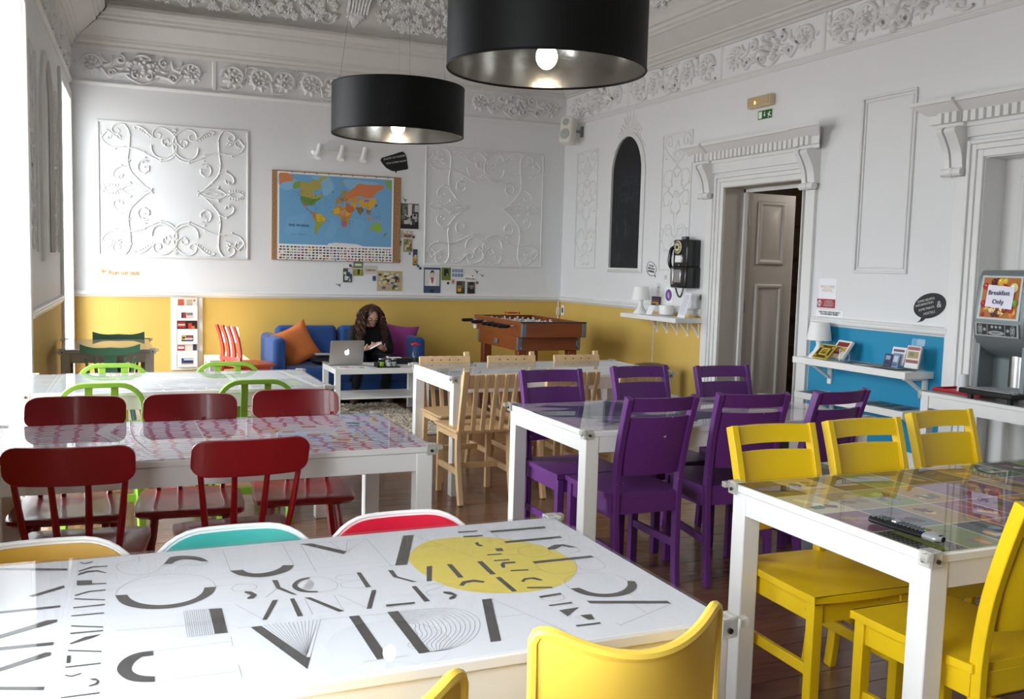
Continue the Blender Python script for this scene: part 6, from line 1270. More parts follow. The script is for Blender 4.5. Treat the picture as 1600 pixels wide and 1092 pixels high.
q([(-.092, -.036), (.092, -.036), (.092, .036), (-.092, .036)], (14, 92, 52)); W3 = (226, 238, 220)
q([(-.084, -.028), (-.04, -.028), (-.04, .028), (-.084, .028)], W3, 1); q([(-.012, .024), (-.002, .024), (-.002, .0), (.008, .0), (-.007, -.018), (-.022, .0), (-.012, .0)], W3, 1)
q([(.048, .016), (.058, .022), (.064, .014), (.056, .006)], W3, 1); q([(.034, .006), (.056, .010), (.060, -.006), (.072, -.014), (.082, -.012), (.080, -.02), (.068, -.022), (.052, -.010), (.046, -.03), (.038, -.03), (.042, -.006), (.032, .0)], W3, 1); q([(.058, .006), (.074, .010), (.078, .016), (.07, .012), (.056, .012)], W3, 2)
m.c = (1, 1, 1); m.build('sign_print', PR, ex, recalc=False, smooth=0)
# payphone
ph = thing('payphone', 'old black wall payphone with rotary dial beside the open door', 'telephone', (XR, 7.47, 1.50))
bk = pm('payphone_black', (18, 18, 20), .25, coat=.4)
MB().box(-.15, 0, -.115, .115, -.04, .215).build('upper_body', bk, ph, bevel=.012); MB().box(-.165, 0, -.125, .125, -.23, -.035).build('lower_body', bk, ph, bevel=.012)
d = MB(); d.lathe([(.06, 0), (.06, .008), (.045, .012), (.02, .014), (0, .015)], 24); o = d.build('rotary_dial', pm('dial_cream', (206, 196, 160), .4), ph); o.matrix_local = Matrix.Translation((-.152, .03, .145)) @ Matrix.Rotation(-pi/2, 4, 'Y')
d = MB()
for k in range(12): a = 2*pi*k/12 + .26; d.lathe([(.0072, 0), (.0072, .004)], 8, (.044*cos(a), .044*sin(a), .011))
d.lathe([(.017, .014), (.017, .018)], 12); o2 = d.build('finger_hole', bk, o)
MB().box(-.158, -.148, -.045, .075, -.0, .075).build('instruction_card', chrome, ph, bevel=.002); MB().box(-.16, -.157, -.032, .062, .008, .067).build('card_paper', paper, ph)
MB().box(-.176, -.160, -.055, .055, -.18, -.06).build('coin_plate', chrome, ph, bevel=.003); MB().box(-.18, -.16, .06, .11, -.2, -.05).build('coin_return', steel, ph, bevel=.006); MB().blob((-.155, .0, -.02), .01, 8, 6).build('lock', chrome, ph)
MB().box(-.10, -.06, -.01, .06, .215, .245).build('top_plate', pm('plate_black_white', (60, 60, 66), .4), ph); text('plate_lettering', 'PHONE', .022, chalk, ph, Matrix.Translation((-.1007, .025, .23)) @ Matrix(((0,0,-1,0),(-1,0,0,0),(0,1,0,0),(0,0,0,1))))
hs = MB(); hp = spline([(-.10, .15, .15), (-.135, .165, .13), (-.15, .168, .06), (-.15, .168, -.0), (-.135, .165, -.04), (-.11, .15, -.06)], 4); hs.tube(hp, [.03, .028] + [.018]*(len(hp) - 4) + [.028, .032], 12); hs.build('handset', bk, ph)
MB().box(-.12, -.02, .11, .15, .02, .08).build('cradle', bk, ph, bevel=.006)
MB().tube(spline([(-.11, .15, -.06), (-.10, .13, -.22), (-.09, .1, -.30), (-.09, .05, -.31), (-.08, .03, -.23)], 6), .008, 8).build('cord', bk, ph)
# notes, security signs
n1 = cover('white paper notice with faint gold lettering beside the open door', on_right(5.672, 1.325, .002), .19, .155, (240, 240, 244), [], 'notice', 'paper_notice', None, .001); text('notice_lettering', 'WELCOME\nHOSTEL', .032, pm('faint_gold', (206, 186, 160), .6), n1, Matrix.Translation((0, 0, .001)))
n2 = cover('red safety notice with white star emblem under the white paper', on_right(5.68, 1.214, .002), .195, .066, (168, 26, 44), [(-.36, 0, .06, .8, (240, 232, 232)), (-.36, 0, .24, .14, (240, 232, 232))] , 'notice', 'safety_notice', None, .001); text('notice_lettering', 'ALARMED\nIN CASE OF\nEMERGENCY', .019, chalk, n2, Matrix.Translation((.03, 0, .001)))
m = MB()
for a in (pi/4, -pi/4, 0, pi/2): m.cbox((-.07, 0, .001), (.05, .008, .0006), Matrix.Rotation(a, 3, 'Z'))
m.build('star_print', chalk, n2, smooth=0)
n3 = cover('white security camera notice standing on the chair rail', on_right(5.635, 1.14, .003), .29, .05, (238, 240, 240), [], 'notice', 'security_notice', None, .001); text('notice_lettering', 'FOR YOUR OWN SECURITY,\nYOU ARE BEING FILMED.', .018, ink, n3, Matrix.Translation((0, 0, .001)), bold=.0004)
# cable trunk and outlet in the back corner
tk = thing('cable_conduit', 'thin white cable conduit running down the back corner', 'conduit', (XR, YB, 0)); MB().tube(spline([(-.03, -.012, .45), (-.035, -.012, .7), (-.028, -.012, .9), (-.03, -.012, 1.02)], 4), .009, 8).build('pipe', white_p, tk); MB().box(-.05, -.012, -.022, 0, .86, .95).build('clip', white_p, tk)
ol_ = tag(MB().box(-.012, 0, -.04, .04, -.06, .06).build('wall_socket', white_p, bevel=.004), 'white wall socket on the yellow wall just beside the back corner', 'socket'); ol_.location = (XR - .005, 10.13, .92); MB().box(-.014, -.011, -.018, .018, -.03, .03).build('socket_face', pm('navy_plug', (50, 60, 90), .4), ol_)
# ------------------------------------------------------------------ phone shelf on the yellow wall
sh = thing('wall_shelf', 'white wall shelf under the payphone with five small brackets', 'shelf', (XR, 7.74, 1.0))
MB().prism([(-.32, -.50), (-.32, .49), (-.004, .55), (-.004, -.50)], lambda x, y: (x, y, -.042), lambda x, y: (x, y, 0)).build('board', white_lam, sh, bevel=.003)
for k in range(5): m = MB(); y = -.41 + k*.175; m.box(-.012, 0, y - .012, y + .012, -.18, -.042); m.box(-.10, 0, y - .012, y + .012, -.052, -.042); m.bar((-.1, y, -.05), (-.008, y, -.16), .012, .02, up=(0, 1, 0)); m.build('bracket', white_p, sh)
lt = small_lamp('white table lamp standing unlit on the shelf under the payphone', (4.86, 8.05, 1.0), .265, .07, .092, .13)
tag(MB().tube(spline([(5.035, 8.09, .995), (5.045, 8.09, .9), (5.05, 8.10, .7), (5.05, 8.11, .4), (5.045, 8.12, .25)], 5), .004, 6).build('lamp_cable', white_p), 'thin white cable hanging below the phone shelf', 'cable')
def lean_right(y, z, x, roll=0, tilt=12, yaw=0): return Matrix.Translation((x, y, z)) @ Matrix.Rotation(radians(yaw), 4, 'Z') @ Matrix(((0,0,-1,0),(-1,0,0,0),(0,1,0,0),(0,0,0,1))) @ Matrix.Rotation(radians(-tilt), 4, 'X') @ Matrix.Rotation(roll, 4, 'Z')
cover('dark flyer with red and yellow lettering on the phone shelf', lean_right(8.06, 1.125, 5.035, tilt=4), .15, .085, (60, 50, 70), [(0, .3, .8, .16, (90, 80, 130)), (0, .05, .8, .16, (170, 70, 60)), (0, -.2, .8, .14, (196, 170, 70)), (.25, -.38, .3, .1, (220, 200, 120))], 'flyer', 'flyer')
dsc = thing('round_sticker', 'white card with a round violet emblem on the wall over the phone shelf', 'sticker', (XR - .002, 7.86, 1.19)); MB().box(-.002, 0, -.075, .075, -.075, .075).build('card', paper, dsc); o = MB().lathe([(.056, 0), (.056, .001)], 28).build('emblem', pm('violet_print', (112, 66, 140), .5), dsc); o.matrix_local = Matrix.Translation((-.002, 0, 0)) @ Matrix.Rotation(-pi/2, 4, 'Y')
MB().prism([(-.02, -.035), (.0, -.03), (.02, -.01), (.012, .03), (.004, .01), (-.006, .035), (-.012, .0)], lambda x, z: (-.0032, x, z), lambda x, z: (-.0038, x, z)).build('emblem_mark', pm('pale_violet', (190, 170, 206), .5), dsc)
bw_ = tag(MB().lathe([(.0, 0), (.05, .002), (.068, .015), (.072, .05), (.07, .1), (.066, .1)], 24, caps=False).build('tape_roll', white_p), 'white round pot on the phone shelf beside the folded paper', 'pot'); bw_.location = (4.93, 7.70, 1.0)
cover('small folded white card standing at the front of the phone shelf', lean_right(7.77, 1.05, 4.80, tilt=25), .10, .095, (238, 238, 244), [], 'card', 'folded_card')
tn = cover('tall sheet of printed text standing on the phone shelf under the payphone', lean_right(7.35, 1.115, 4.90, tilt=16, yaw=-14), .19, .235, (238, 239, 246), [(0, .4 - k*.045, .78, .018, (176, 178, 190)) for k in range(18)], 'sheet', 'text_sheet')
for k, (y, z, w, h, c) in enumerate([(7.93, 1.36, .05, .045, (200, 206, 196)), (7.78, 1.30, .04, .05, (110, 130, 120)), (7.62, 1.33, .05, .05, (222, 214, 190)), (7.70, 1.27, .05, .04, (206, 214, 206)), (7.56, 1.13, .04, .05, (120, 140, 110)), (7.33, 1.19, .035, .05, (130, 150, 120)), (7.25, 1.23, .03, .11, (190, 180, 160)), (8.05, 1.25, .06, .1, (206, 208, 206))]):
    cover(['pale green note above the phone shelf lamp', 'grey green note beside the payphone', 'cream note directly left of the payphone coin box', 'pale note below the cream one', 'small green note behind the text sheet', 'small green note right of the text sheet', 'narrow beige strip beside the door frame', 'grey note above the dark flyer'][k], on_right(y, z, .002), w, h, c, [(0, .1, .6, .2, tuple(int(v*.75) for v in c))], 'note', 'wall_note', 'notes around the payphone', .001)
# ------------------------------------------------------------------ two brochure shelves on the blue wall
def bshelf(label, z, y0, y1, x0):
    t = thing('brochure_shelf', label, 'shelf', (XR, (y0 + y1)/2, z)); L = (y1 - y0)/2
    MB().box(x0 - XR, -.004, -L, L, -.048, 0).build('board', white_lam, t, bevel=.003)
    for y in (-L + .06, L - .14):
        m = MB(); m.box(-.022, -.004, y - .02, y + .02, -.2, -.048); m.box(-.2, -.004, y - .02, y + .02, -.062, -.048); m.bar((-.17, y, -.06), (-.012, y, -.16), .016, .036, up=(0, 1, 0)); m.build('bracket', white_p, t, bevel=.002)
bshelf('upper white shelf on the blue wall with brochures and a lamp', .812, 4.62, 5.72, 4.80); bshelf('lower white shelf on the blue wall with flat leaflets', .552, 4.62, 5.68, 4.80)
small_lamp('white table lamp unlit at the left end of the upper blue wall shelf', (4.94, 5.60, .812), .265, .07, .092, .135)
hold = pm('clear_holder', (214, 216, 220), .2)
def holder(label, y, x, z, w):
    t = thing('leaflet_holder', label, 'holder', (x, y, z)); m = MB(); m.box(-.035, -.03, -w/2, w/2, 0, .05); m.box(-.035, .05, -w/2, -w/2 + .003, 0, .05); m.box(-.035, .05, w/2 - .003, w/2, 0, .05); m.box(-.035, .05, -w/2, w/2, 0, .004); m.box(.045, .05, -w/2, w/2, 0, .14); m.build('tray', acrylic, t, smooth=0); return t
cover('yellow and black booklet propped at the front of the upper blue wall shelf', lean_right(5.43, .873, 4.845, tilt=42, yaw=-8), .185, .135, (214, 182, 30), [(0, 0, .9, .86, (62, 54, 26)), (0, 0, .52, .5, (206, 178, 40)), (0, 0, .34, .3, (80, 70, 24)), (-.36, .3, .1, .14, (200, 172, 40)), (.36, -.3, .1, .14, (200, 172, 40)), (.36, .3, .1, .14, (200, 172, 40)), (-.36, -.3, .1, .14, (200, 172, 40))], 'booklet', 'booklet', title=('CITY', .032, (226, 200, 60), 0, 0))
cover('white booklet with red and orange cover behind the yellow booklet', lean_right(5.36, .895, 4.93, tilt=34, yaw=-8), .17, .15, (232, 228, 222), [(0, .28, .8, .24, (130, 40, 40)), (0, .0, .8, .24, (206, 150, 80)), (-.1, -.2, .5, .14, (170, 60, 50)), (.1, .1, .3, .12, (226, 196, 120))], 'booklet', 'booklet', th=.02)
ws = tag(MB().tube([(4.87, 5.30, .815), (4.87, 5.30, .90), (4.96, 5.30, .86), (4.96, 5.30, .815)], .003, 6).build('wire_stand', white_p), 'white wire stand beside the propped booklets on the upper shelf', 'stand')
for k in range(7):
    y = 5.22 - k*.075; r = random.Random(k); cover(['grey leaflet lying flat on the upper shelf next to the wire stand', 'blue grey leaflet lying flat on the upper shelf, second from the stand', 'pale leaflet lying flat in the left middle of the upper shelf', 'white leaflet lying flat in the centre of the upper shelf', 'beige leaflet lying flat right of the centre of the upper shelf', 'olive leaflet lying flat near the dark leaflet rack', 'grey leaflet lying flat in front of the dark leaflet rack'][k], Matrix.Translation((4.90, y, .8145 + k*.0016)) @ Matrix.Rotation(r.uniform(-.3, .3), 4, 'Z'), .17, .095, [(110, 120, 124), (96, 112, 126), (170, 172, 168), (196, 196, 190), (168, 160, 140), (120, 118, 90), (130, 134, 136)][k], [(0, .2, .7, .2, (80, 84, 84)), (-.2, -.2, .3, .3, (196, 190, 180))], 'leaflet', 'leaflet', 'leaflets on the upper blue wall shelf', .002)
holder('clear leaflet holder with dark blue leaflets on the upper shelf', 4.83, 4.92, .812, .14)
cover('dark blue leaflet on the left in the clear holder', lean_right(4.86, .868, 4.885, tilt=14), .065, .09, (52, 60, 92), [(0, .2, .6, .3, (150, 160, 190)), (0, -.2, .7, .2, (30, 34, 60))], 'leaflet', 'leaflet', 'leaflets in the clear holder', .004)
cover('light blue leaflet on the right in the clear holder', lean_right(4.80, .872, 4.895, tilt=14), .06, .10, (120, 140, 170), [(0, .1, .6, .4, (190, 200, 214)), (0, -.3, .7, .2, (70, 90, 130))], 'leaflet', 'leaflet', 'leaflets in the clear holder', .004)
cover('white leaflet rising at the back of the clear holder', lean_right(4.815, .90, 4.93, tilt=14), .12, .12, (226, 226, 230), [(0, .3, .8, .14, (96, 84, 110)), (-.1, .0, .5, .3, (190, 180, 186))], 'leaflet', 'leaflet', 'leaflets in the clear holder', .004)
holder('tall clear leaflet holder at the right end of the upper shelf', 4.68, 4.92, .812, .13)
cover('leaflet with red bands standing in the right holder', lean_right(4.68, .905, 4.92, tilt=10), .115, .15, (222, 214, 204), [(0, .38, .9, .14, (150, 90, 90)), (0, .1, .8, .3, (170, 140, 100)), (-.1, .12, .3, .16, (110, 130, 80)), (0, -.2, .9, .14, (140, 80, 84)), (0, -.38, .9, .2, (230, 230, 230))], 'leaflet', 'leaflet', None, .012)
tag(MB().box(-.002, .002, -.055, .055, 0, .05).build('clear_card', acrylic, smooth=0), 'clear plastic card on top of the leaflet with red bands', 'card').location = (4.965, 4.68, .975)
for k in range(8):
    y = 5.60 - k*.125; r = random.Random(20 + k); cover(['dark leaflet lying at the far left end of the lower shelf', 'slate leaflet, second on the lower shelf behind the purple chair', 'green grey leaflet lying on the lower shelf behind the purple chair', 'grey leaflet in the middle of the lower shelf', 'white leaflet on the lower shelf right of the purple chair', 'teal grey leaflet lying on the lower shelf', 'dark green leaflet lying on the lower shelf near its right end', 'blue grey leaflet at the right end of the lower shelf'][k], Matrix.Translation((4.91, y, .5545 + k*.0012)) @ Matrix.Rotation(r.uniform(-.2, .2), 4, 'Z'), .19, .105, [(64, 74, 84), (80, 92, 100), (96, 110, 100), (110, 120, 124), (206, 210, 210), (86, 108, 112), (70, 90, 84), (92, 106, 116)][k], [(0, .2, .7, .2, (160, 164, 160)), (-.1, -.2, .4, .3, (60, 66, 70))], 'leaflet', 'leaflet', 'leaflets on the lower blue wall shelf', .002)
pw = thing('power_strip', 'small white plug and cable on the blue wall below the lower shelf', 'plug', (XR, 5.02, .40)); MB().box(-.03, 0, -.05, .05, -.03, .03).build('plug', white_p, pw, bevel=.006); MB().tube(spline([(-.02, .04, 0), (-.03, .1, -.02), (-.02, .16, -.08), (-.015, .2, -.2)], 5), .004, 6).build('cable', white_p, pw)
# ------------------------------------------------------------------ drinks table
dt = thing('drinks_table', 'white wall side table carrying the drinks machine and red tray', 'table', (4.80, 3.72, 0))
MB().box(-.24, .24, -.56, .55, .722, .745).build('tabletop', table_w, dt, bevel=.003); MB().box(-.236, .236, -.556, .546, .744, .7475).build('printed_sheet', pm('dark_top_print', (170, 168, 164), .3, var=.3, vscale=12), dt)
for sx in (-1, 1):
    for sy in (-1, 1): MB().box(-.028, .028, -.028, .028, 0, .722).build('leg', table_w, dt, bevel=.003).location = (sx*.21, sy*.515 - .005, 0)
for sx in (-1, 1): MB().box(sx*.22 - .01, sx*.22 + .01, -.49, .48, .65, .722).build('apron', table_w, dt)
for sy in (-1, 1): MB().box(-.18, .18, sy*.525 - .015, sy*.525 + .005, .65, .722).build('apron', table_w, dt)
MB().box(-.245, -.2, .53, .556, .70, .75).build('corner_clip', clip_pl, dt, bevel=.003)
trd = tag(MB().box(-.15, .15, -.17, .17, 0, .006).build('red_tray', pm('red_tray_m', (176, 16, 40), .35), bevel=.002), 'red serving tray with plastic cups left of the drinks machine', 'tray'); trd.location = (4.82, 4.10, .748)
m = MB(); m.box(-.155, .155, .165, .175, .004, .018); m.box(-.155, .155, -.175, -.165, .004, .018); m.box(-.155, -.148, -.17, .17, .004, .018); m.box(.148, .155, -.17, .17, .004, .018); m.build('rim', MATS['red_tray_m'], trd, bevel=.003)
cupm = pm('translucent_cup', (216, 218, 220), .3)
cupc = thin_glass('clear_cup', (.93, .94, .95), 1.45, .1)
for k, (x, y, lab, mt) in enumerate([(4.745, 4.115, 'white plastic cup upside down on the red tray, leftmost', cupm), (4.86, 4.10, 'white plastic cup upside down on the red tray, behind the clear cup', cupm), (4.75, 4.0, 'clear plastic cup upside down on the red tray, in front', cupc), (4.85, 4.005, 'white plastic cup upside down on the red tray, nearest the machine', cupm)]):
    c_ = tag(MB().lathe([(.037, 0), (.035, .004), (.026, .105), (.024, .108), (0, .108)], 20, caps=False).build('plastic_cup', mt), lab, 'cup', 'cups on the red tray'); c_.location = (x, y, .7545)
mg = pm('machine_grey', (126, 134, 136), .35, .35); md = pm('machine_dark', (40, 42, 44), .4)
dm = thing('drinks_machine', 'grey juice machine with fruit picture and paper sign at the right edge', 'drinks machine', (4.83, 3.785, .748))
hw = .165
fx = lambda z: -.235 - .001*(z - .44)/.26 + .026*((z - .44)/.26)**2
prof = [(-.225, .36), (-.235, .44)] + [(fx(z), z) for z in (.48, .52, .56, .60, .64, .68, .70)] + [(-.19, .735), (.18, .745), (.19, .73), (.19, .05), (-.08, .05), (-.08, .24), (-.13, .26), (-.19, .30)]
MB().prism(prof, lambda x, z: (x, -hw, z), lambda x, z: (x, hw, z)).build('body', mg, dm, bevel=.012, seg=3, smooth=40)
for s in (-1, 1): MB().box(-.20, -.06, s*(hw + .003) - (.033 if s > 0 else 0), s*(hw + .003) + (.033 if s < 0 else 0), .05, .36).build('side_pillar', mg, dm, bevel=.006)
MB().box(-.078, -.07, -hw + .03, hw - .03, .05, .27).build('splash_plate', md, dm); MB().lathe([(.065, .08), (.065, .26)], 24, (-.055, -.03, 0)).build('steel_cylinder', steel, dm)
MB().box(-.30, .0, -hw - .01, hw + .012, .03, .062).build('drip_tray', black_p, dm, bevel=.008); m = MB()
for k in range(9): m.box(-.28 + k*.024, -.27 + k*.024, -hw + .02, hw - .02, .062, .066)
m.build('drip_grid', pm('grid_grey', (150, 150, 150), .4, .6), dm, smooth=0)
for sy in (-1, 1):
    for x in (-.25, .12): MB().cyl((x, sy*.13, 0), (x, sy*.13, .035), .016).build('foot', black_p, dm)
# sloping front panel: local frame on the front between z .44 and .70
def fpt(y, v, d): # v 0..1 up the illuminated panel
    z = .455 + v*.255; return (fx(z) - d, y, z)
m = MB(); m.prism([(-.135, .02), (.135, .02), (.13, .98), (-.13, .98)], lambda y, v: fpt(y, v, .002), lambda y, v: fpt(y, v, .008)); m.build('picture_frame', pm('frame_pale', (176, 182, 182), .4, .3), dm, smooth=0)
m = MB(); rr = random.Random(12)
def fq(pts, c, k): m.c = lin(c); m.add([fpt(-u*.235, v, .0085 + k*.0002) for u, v in pts], [tuple(range(len(pts)))]); m.c = (1, 1, 1)
fq([(-.5, .06), (.5, .06), (.5, .94), (-.5, .94)], (176, 110, 50), 0)
for k in range(46):
    u, v = rr.uniform(-.44, .44), rr.uniform(.12, .88); R = rr.uniform(.06, .12); c = rr.choice([(170, 50, 40), (206, 150, 50), (222, 180, 70), (120, 150, 50), (150, 34, 40), (214, 120, 50), (230, 214, 150), (90, 40, 40)])
    R = min(R, .5 - abs(u), (.44 - abs(v - .5))*.95)
    if R > .015: fq([(u + R*cos(a), v + R*.92*sin(a)) for a in [2*pi*s/12 for s in range(12)]], c, 1 + k*.04); fq([(u - R*.3 + R*.3*cos(a), v + R*.3 + R*.25*sin(a)) for a in [2*pi*s/8 for s in range(8)]], tuple(min(255, int(q*1.3) + 20) for q in c), 1.02 + k*.04)
m.build('fruit_picture', print_mat('glossy_print', .2), dm, recalc=False, smooth=0)
sg = MB().prism([(-.35, .30), (.38, .26), (.40, .74), (-.33, .78)], lambda u, v: fpt(-u*.235, v, .0125), lambda u, v: fpt(-u*.235, v, .0135)).build('paper_sign', pm('sign_paper', (232, 228, 242), .6), dm, smooth=0)
FM = Matrix.Translation(fpt(0, .52, .0165)) @ Matrix(((0,0,-1,0),(-1,0,0,0),(0,1,0,0),(0,0,0,1))) @ Matrix.Rotation(radians(-6), 4, 'X')
text('sign_lettering', 'Breakfast', .037, pm('sign_ink', (60, 52, 96), .6), sg, FM @ Matrix.Translation((0, .022, 0)), bold=.0002); text('sign_lettering', 'Only', .037, pm('sign_ink', (60, 52, 96), .6), sg, FM @ Matrix.Translation((0, -.028, 0)), bold=.0002)
def kpt(y, v, d): return (-.236 + v*-.002 + (1 - v)*.007 - d, y, .365 + v*.075)
MB().prism([(-.14, 0), (.14, 0), (.14, 1), (-.14, 1)], lambda y, v: kpt(y, v, .0), lambda y, v: kpt(y, v, .007)).build('control_panel', pm('panel_silver', (170, 176, 176), .35, .4), dm, smooth=0)
MB().prism([(-.128, .1), (.128, .1), (.128, .92), (-.128, .92)], lambda y, v: kpt(y, v, .0065), lambda y, v: kpt(y, v, .009)).build('control_face', md, dm, smooth=0)
for cy_, cv_, ry_, rv_ in [(0, .28, .052, .16), (-.026, .72, .008, .1), (0, .72, .008, .1), (.026, .72, .008, .1), (-.075, .5, .009, .12), (.075, .5, .009, .12)]:
    MB().prism([(cy_ + ry_*cos(a), cv_ + rv_*sin(a)) for a in [2*pi*s/20 for s in range(20)]], lambda y, v: kpt(y, v, .0088), lambda y, v: kpt(y, v, .0102)).build('button', pm('panel_silver', (170, 176, 176), .35, .4), dm)
m = MB()
for s in (-1, 1):
    m.sweep([kpt(s*.075 - s*.018 + s*.05*(1 - abs(t)**2)*0 + s*.0, .5 + t*.38, .0098) for t in (-1, 0, 1)], [(-.001, -.001), (.001, -.001), (.001, .001), (-.001, .001)])
    m.sweep([kpt(s*(.105 + .014*cos(a)), .5 + .36*sin(a), .0098) for a in [2*pi*q/16 for q in range(16)]], [(-.001, -.0008), (.001, -.0008), (.001, .0008), (-.001, .0008)], closed=True)
    for q in range(5): m.add([kpt(s*.105 + a, .3 + q*.09 + b, .0097) for a, b in ((-.008, 0), (.008, 0), (.008, .05), (-.008, .05))], [(0, 1, 2, 3)])
m.build('panel_marking', pm('panel_line', (190, 194, 194), .4), dm, recalc=False, smooth=0)
text('brand_lettering', 'VITALITY', .014, md, dm, Matrix.Translation(kpt(0, .28, .0105)) @ Matrix(((0,0,-1,0),(-1,0,0,0),(0,1,0,0),(0,0,0,1))), bold=.0003)
tag(MB().tube(spline([(4.66, 3.60, .754), (4.68, 3.52, .754), (4.72, 3.46, .754), (4.80, 3.45, .754), (4.9, 3.5, .754)], 5), .005, 6).build('machine_cable', black_p), 'black cable lying on the drinks table in front of the machine', 'cable')
# ------------------------------------------------------------------ remote control on the card table
rm_ = thing('remote_control', 'black television remote with silver end lying on the card table', 'remote', (1.986, 1.876, .7475), radians(94))
m = MB()
def rsec(x):
    e = abs(x)/.118; return .0265*(1 - .16*e*e)*(1 if e < .86 else math.sqrt(max(.12, 1 - ((e - .86)/.15)**2)))
def rfn(u, v):
    x = -.118 + .236*u; w_ = rsec(x); a = pi*2*v; return (x, w_*cos(a), .013 + .012*sin(a)*(1 if sin(a) > 0 else 1) * (0.9 if abs(x) < .11 else .6))
m.grid(lambda u, v: rfn(u, v), 26, 17); m.add([rfn(0, j/16) for j in range(16)], [tuple(range(16))]); m.add([rfn(1, j/16) for j in range(16)], [tuple(range(16))]); m.build('body', black_p, rm_)
m = MB(); m.grid(lambda u, v: tuple(Vector(rfn(0.0 + .2*u, v)) + Vector((-.001, 0, .0006 if v < .5 else -.0))), 8, 17)
o = m.build('silver_end', pm('remote_silver', (190, 192, 196), .3, .6), rm_); o.scale = (1.004, 1.03, 1.03)
m = MB()
for i in range(13):
    for j in range(4):
        if i in (7, 8) : continue
        x = -.058 + i*.0125; m.cbox((x, -.0135 + j*.009, .0242), (.0075, .006, .003))
stuff(m.build('keypad', pm('remote_keys', (86, 88, 92), .4), rm_, bevel=.001))
for k, c in enumerate([(190, 40, 40), (60, 140, 60), (210, 180, 40), (40, 70, 160)]): MB().cbox((-.066, -.0135 + k*.009, .0243), (.006, .006, .003)).build('colour_key', pm('key_%d' % k, c, .4), rm_)
m = MB(); [m.cbox((.098 - .012*(k % 2), -.012 + k*.006, .0235), (.008, .005, .004)) for k in range(5)]; m.lathe([(.012, 0), (.011, .003)], 16, (.032, 0, .0235)); m.build('silver_key', steel, rm_)
# ------------------------------------------------------------------ woman on the sofa, leaning forward over her phone
def evaluate(o):
    dg = bpy.context.evaluated_depsgraph_get(); dg.update(); me = bpy.data.meshes.new_from_object(o.evaluated_get(dg)); old = o.data
    C.objects.unlink(o); bpy.data.objects.remove(o); me.materials.clear(); return me
def skin(chains, root=0, sub=2):
    """chains: lists of (x,y,z,r); points shared by coordinates"""
    V = []; Rr = []; Ed = []; ix = {}
    for ch in chains:
        prev = None
        for p in ch:
            k = tuple(round(c, 4) for c in p[:3])
            if k not in ix: ix[k] = len(V); V.append(p[:3]); Rr.append(p[3] if isinstance(p[3], tuple) else (p[3], p[3]))
            i = ix[k]
            if prev is not None and prev != i: Ed.append((prev, i))
            prev = i
    me = bpy.data.meshes.new('figure'); me.from_pydata(V, Ed, []); o = bpy.data.objects.new('figure', me); C.objects.link(o)
    md_ = o.modifiers.new('skin', 'SKIN'); md_.use_smooth_shade = True
    if not me.skin_vertices: raise RuntimeError('no skin layer')
    for i, d in enumerate(me.skin_vertices[0].data): d.radius = Rr[i]; d.use_root = (i == root)
    s = o.modifiers.new('sub', 'SUBSURF'); s.levels = sub; s.render_levels = sub
    return evaluate(o)
def join(meshes, voxel=None):
    bm = bmesh.new()
    for m in meshes: bm.from_mesh(m)
    bmesh.ops.remove_doubles(bm, verts=bm.verts, dist=2e-4); bmesh.ops.holes_fill(bm, edges=[e for e in bm.edges if e.is_boundary], sides=0); bmesh.ops.recalc_face_normals(bm, faces=bm.faces)
    me = bpy.data.meshes.new('figure'); bm.to_mesh(me); bm.free()
    if voxel:
        o = bpy.data.objects.new('figure', me); C.objects.link(o); r = o.modifiers.new('remesh', 'REMESH'); r.mode = 'VOXEL'; r.voxel_size = voxel; r.use_smooth_shade = True
        s = o.modifiers.new('smooth', 'SMOOTH'); s.factor = .5; s.iterations = 2; me = evaluate(o)
        # keep the one continuous outer surface
        bm = bmesh.new(); bm.from_mesh(me); seen = set(); best = []
        for v in bm.verts:
            if v in seen: continue
            st = [v]; seen.add(v); comp = []
            while st:
                q = st.pop(); comp.append(q)
                for e in q.link_edges:
                    w = e.other_vert(q)
                    if w not in seen: seen.add(w); st.append(w)
            if len(comp) > len(best): best = comp
        keep = set(best); bmesh.ops.delete(bm, geom=[v for v in bm.verts if v not in keep], context='VERTS'); bm.to_mesh(me); bm.free()
    return me
pelvis = (2.52, 9.70, .455); belly = (2.52, 9.62, .55); chest = (2.515, 9.51, .67); upper = (2.51, 9.44, .755); neck = (2.505, 9.40, .80); headb = (2.50, 9.35, .87)
HC_ = Vector((2.498, 9.335, .885)); HR = Matrix.Rotation(radians(6), 3, 'Z') @ Matrix.Rotation(radians(26), 3, 'X')
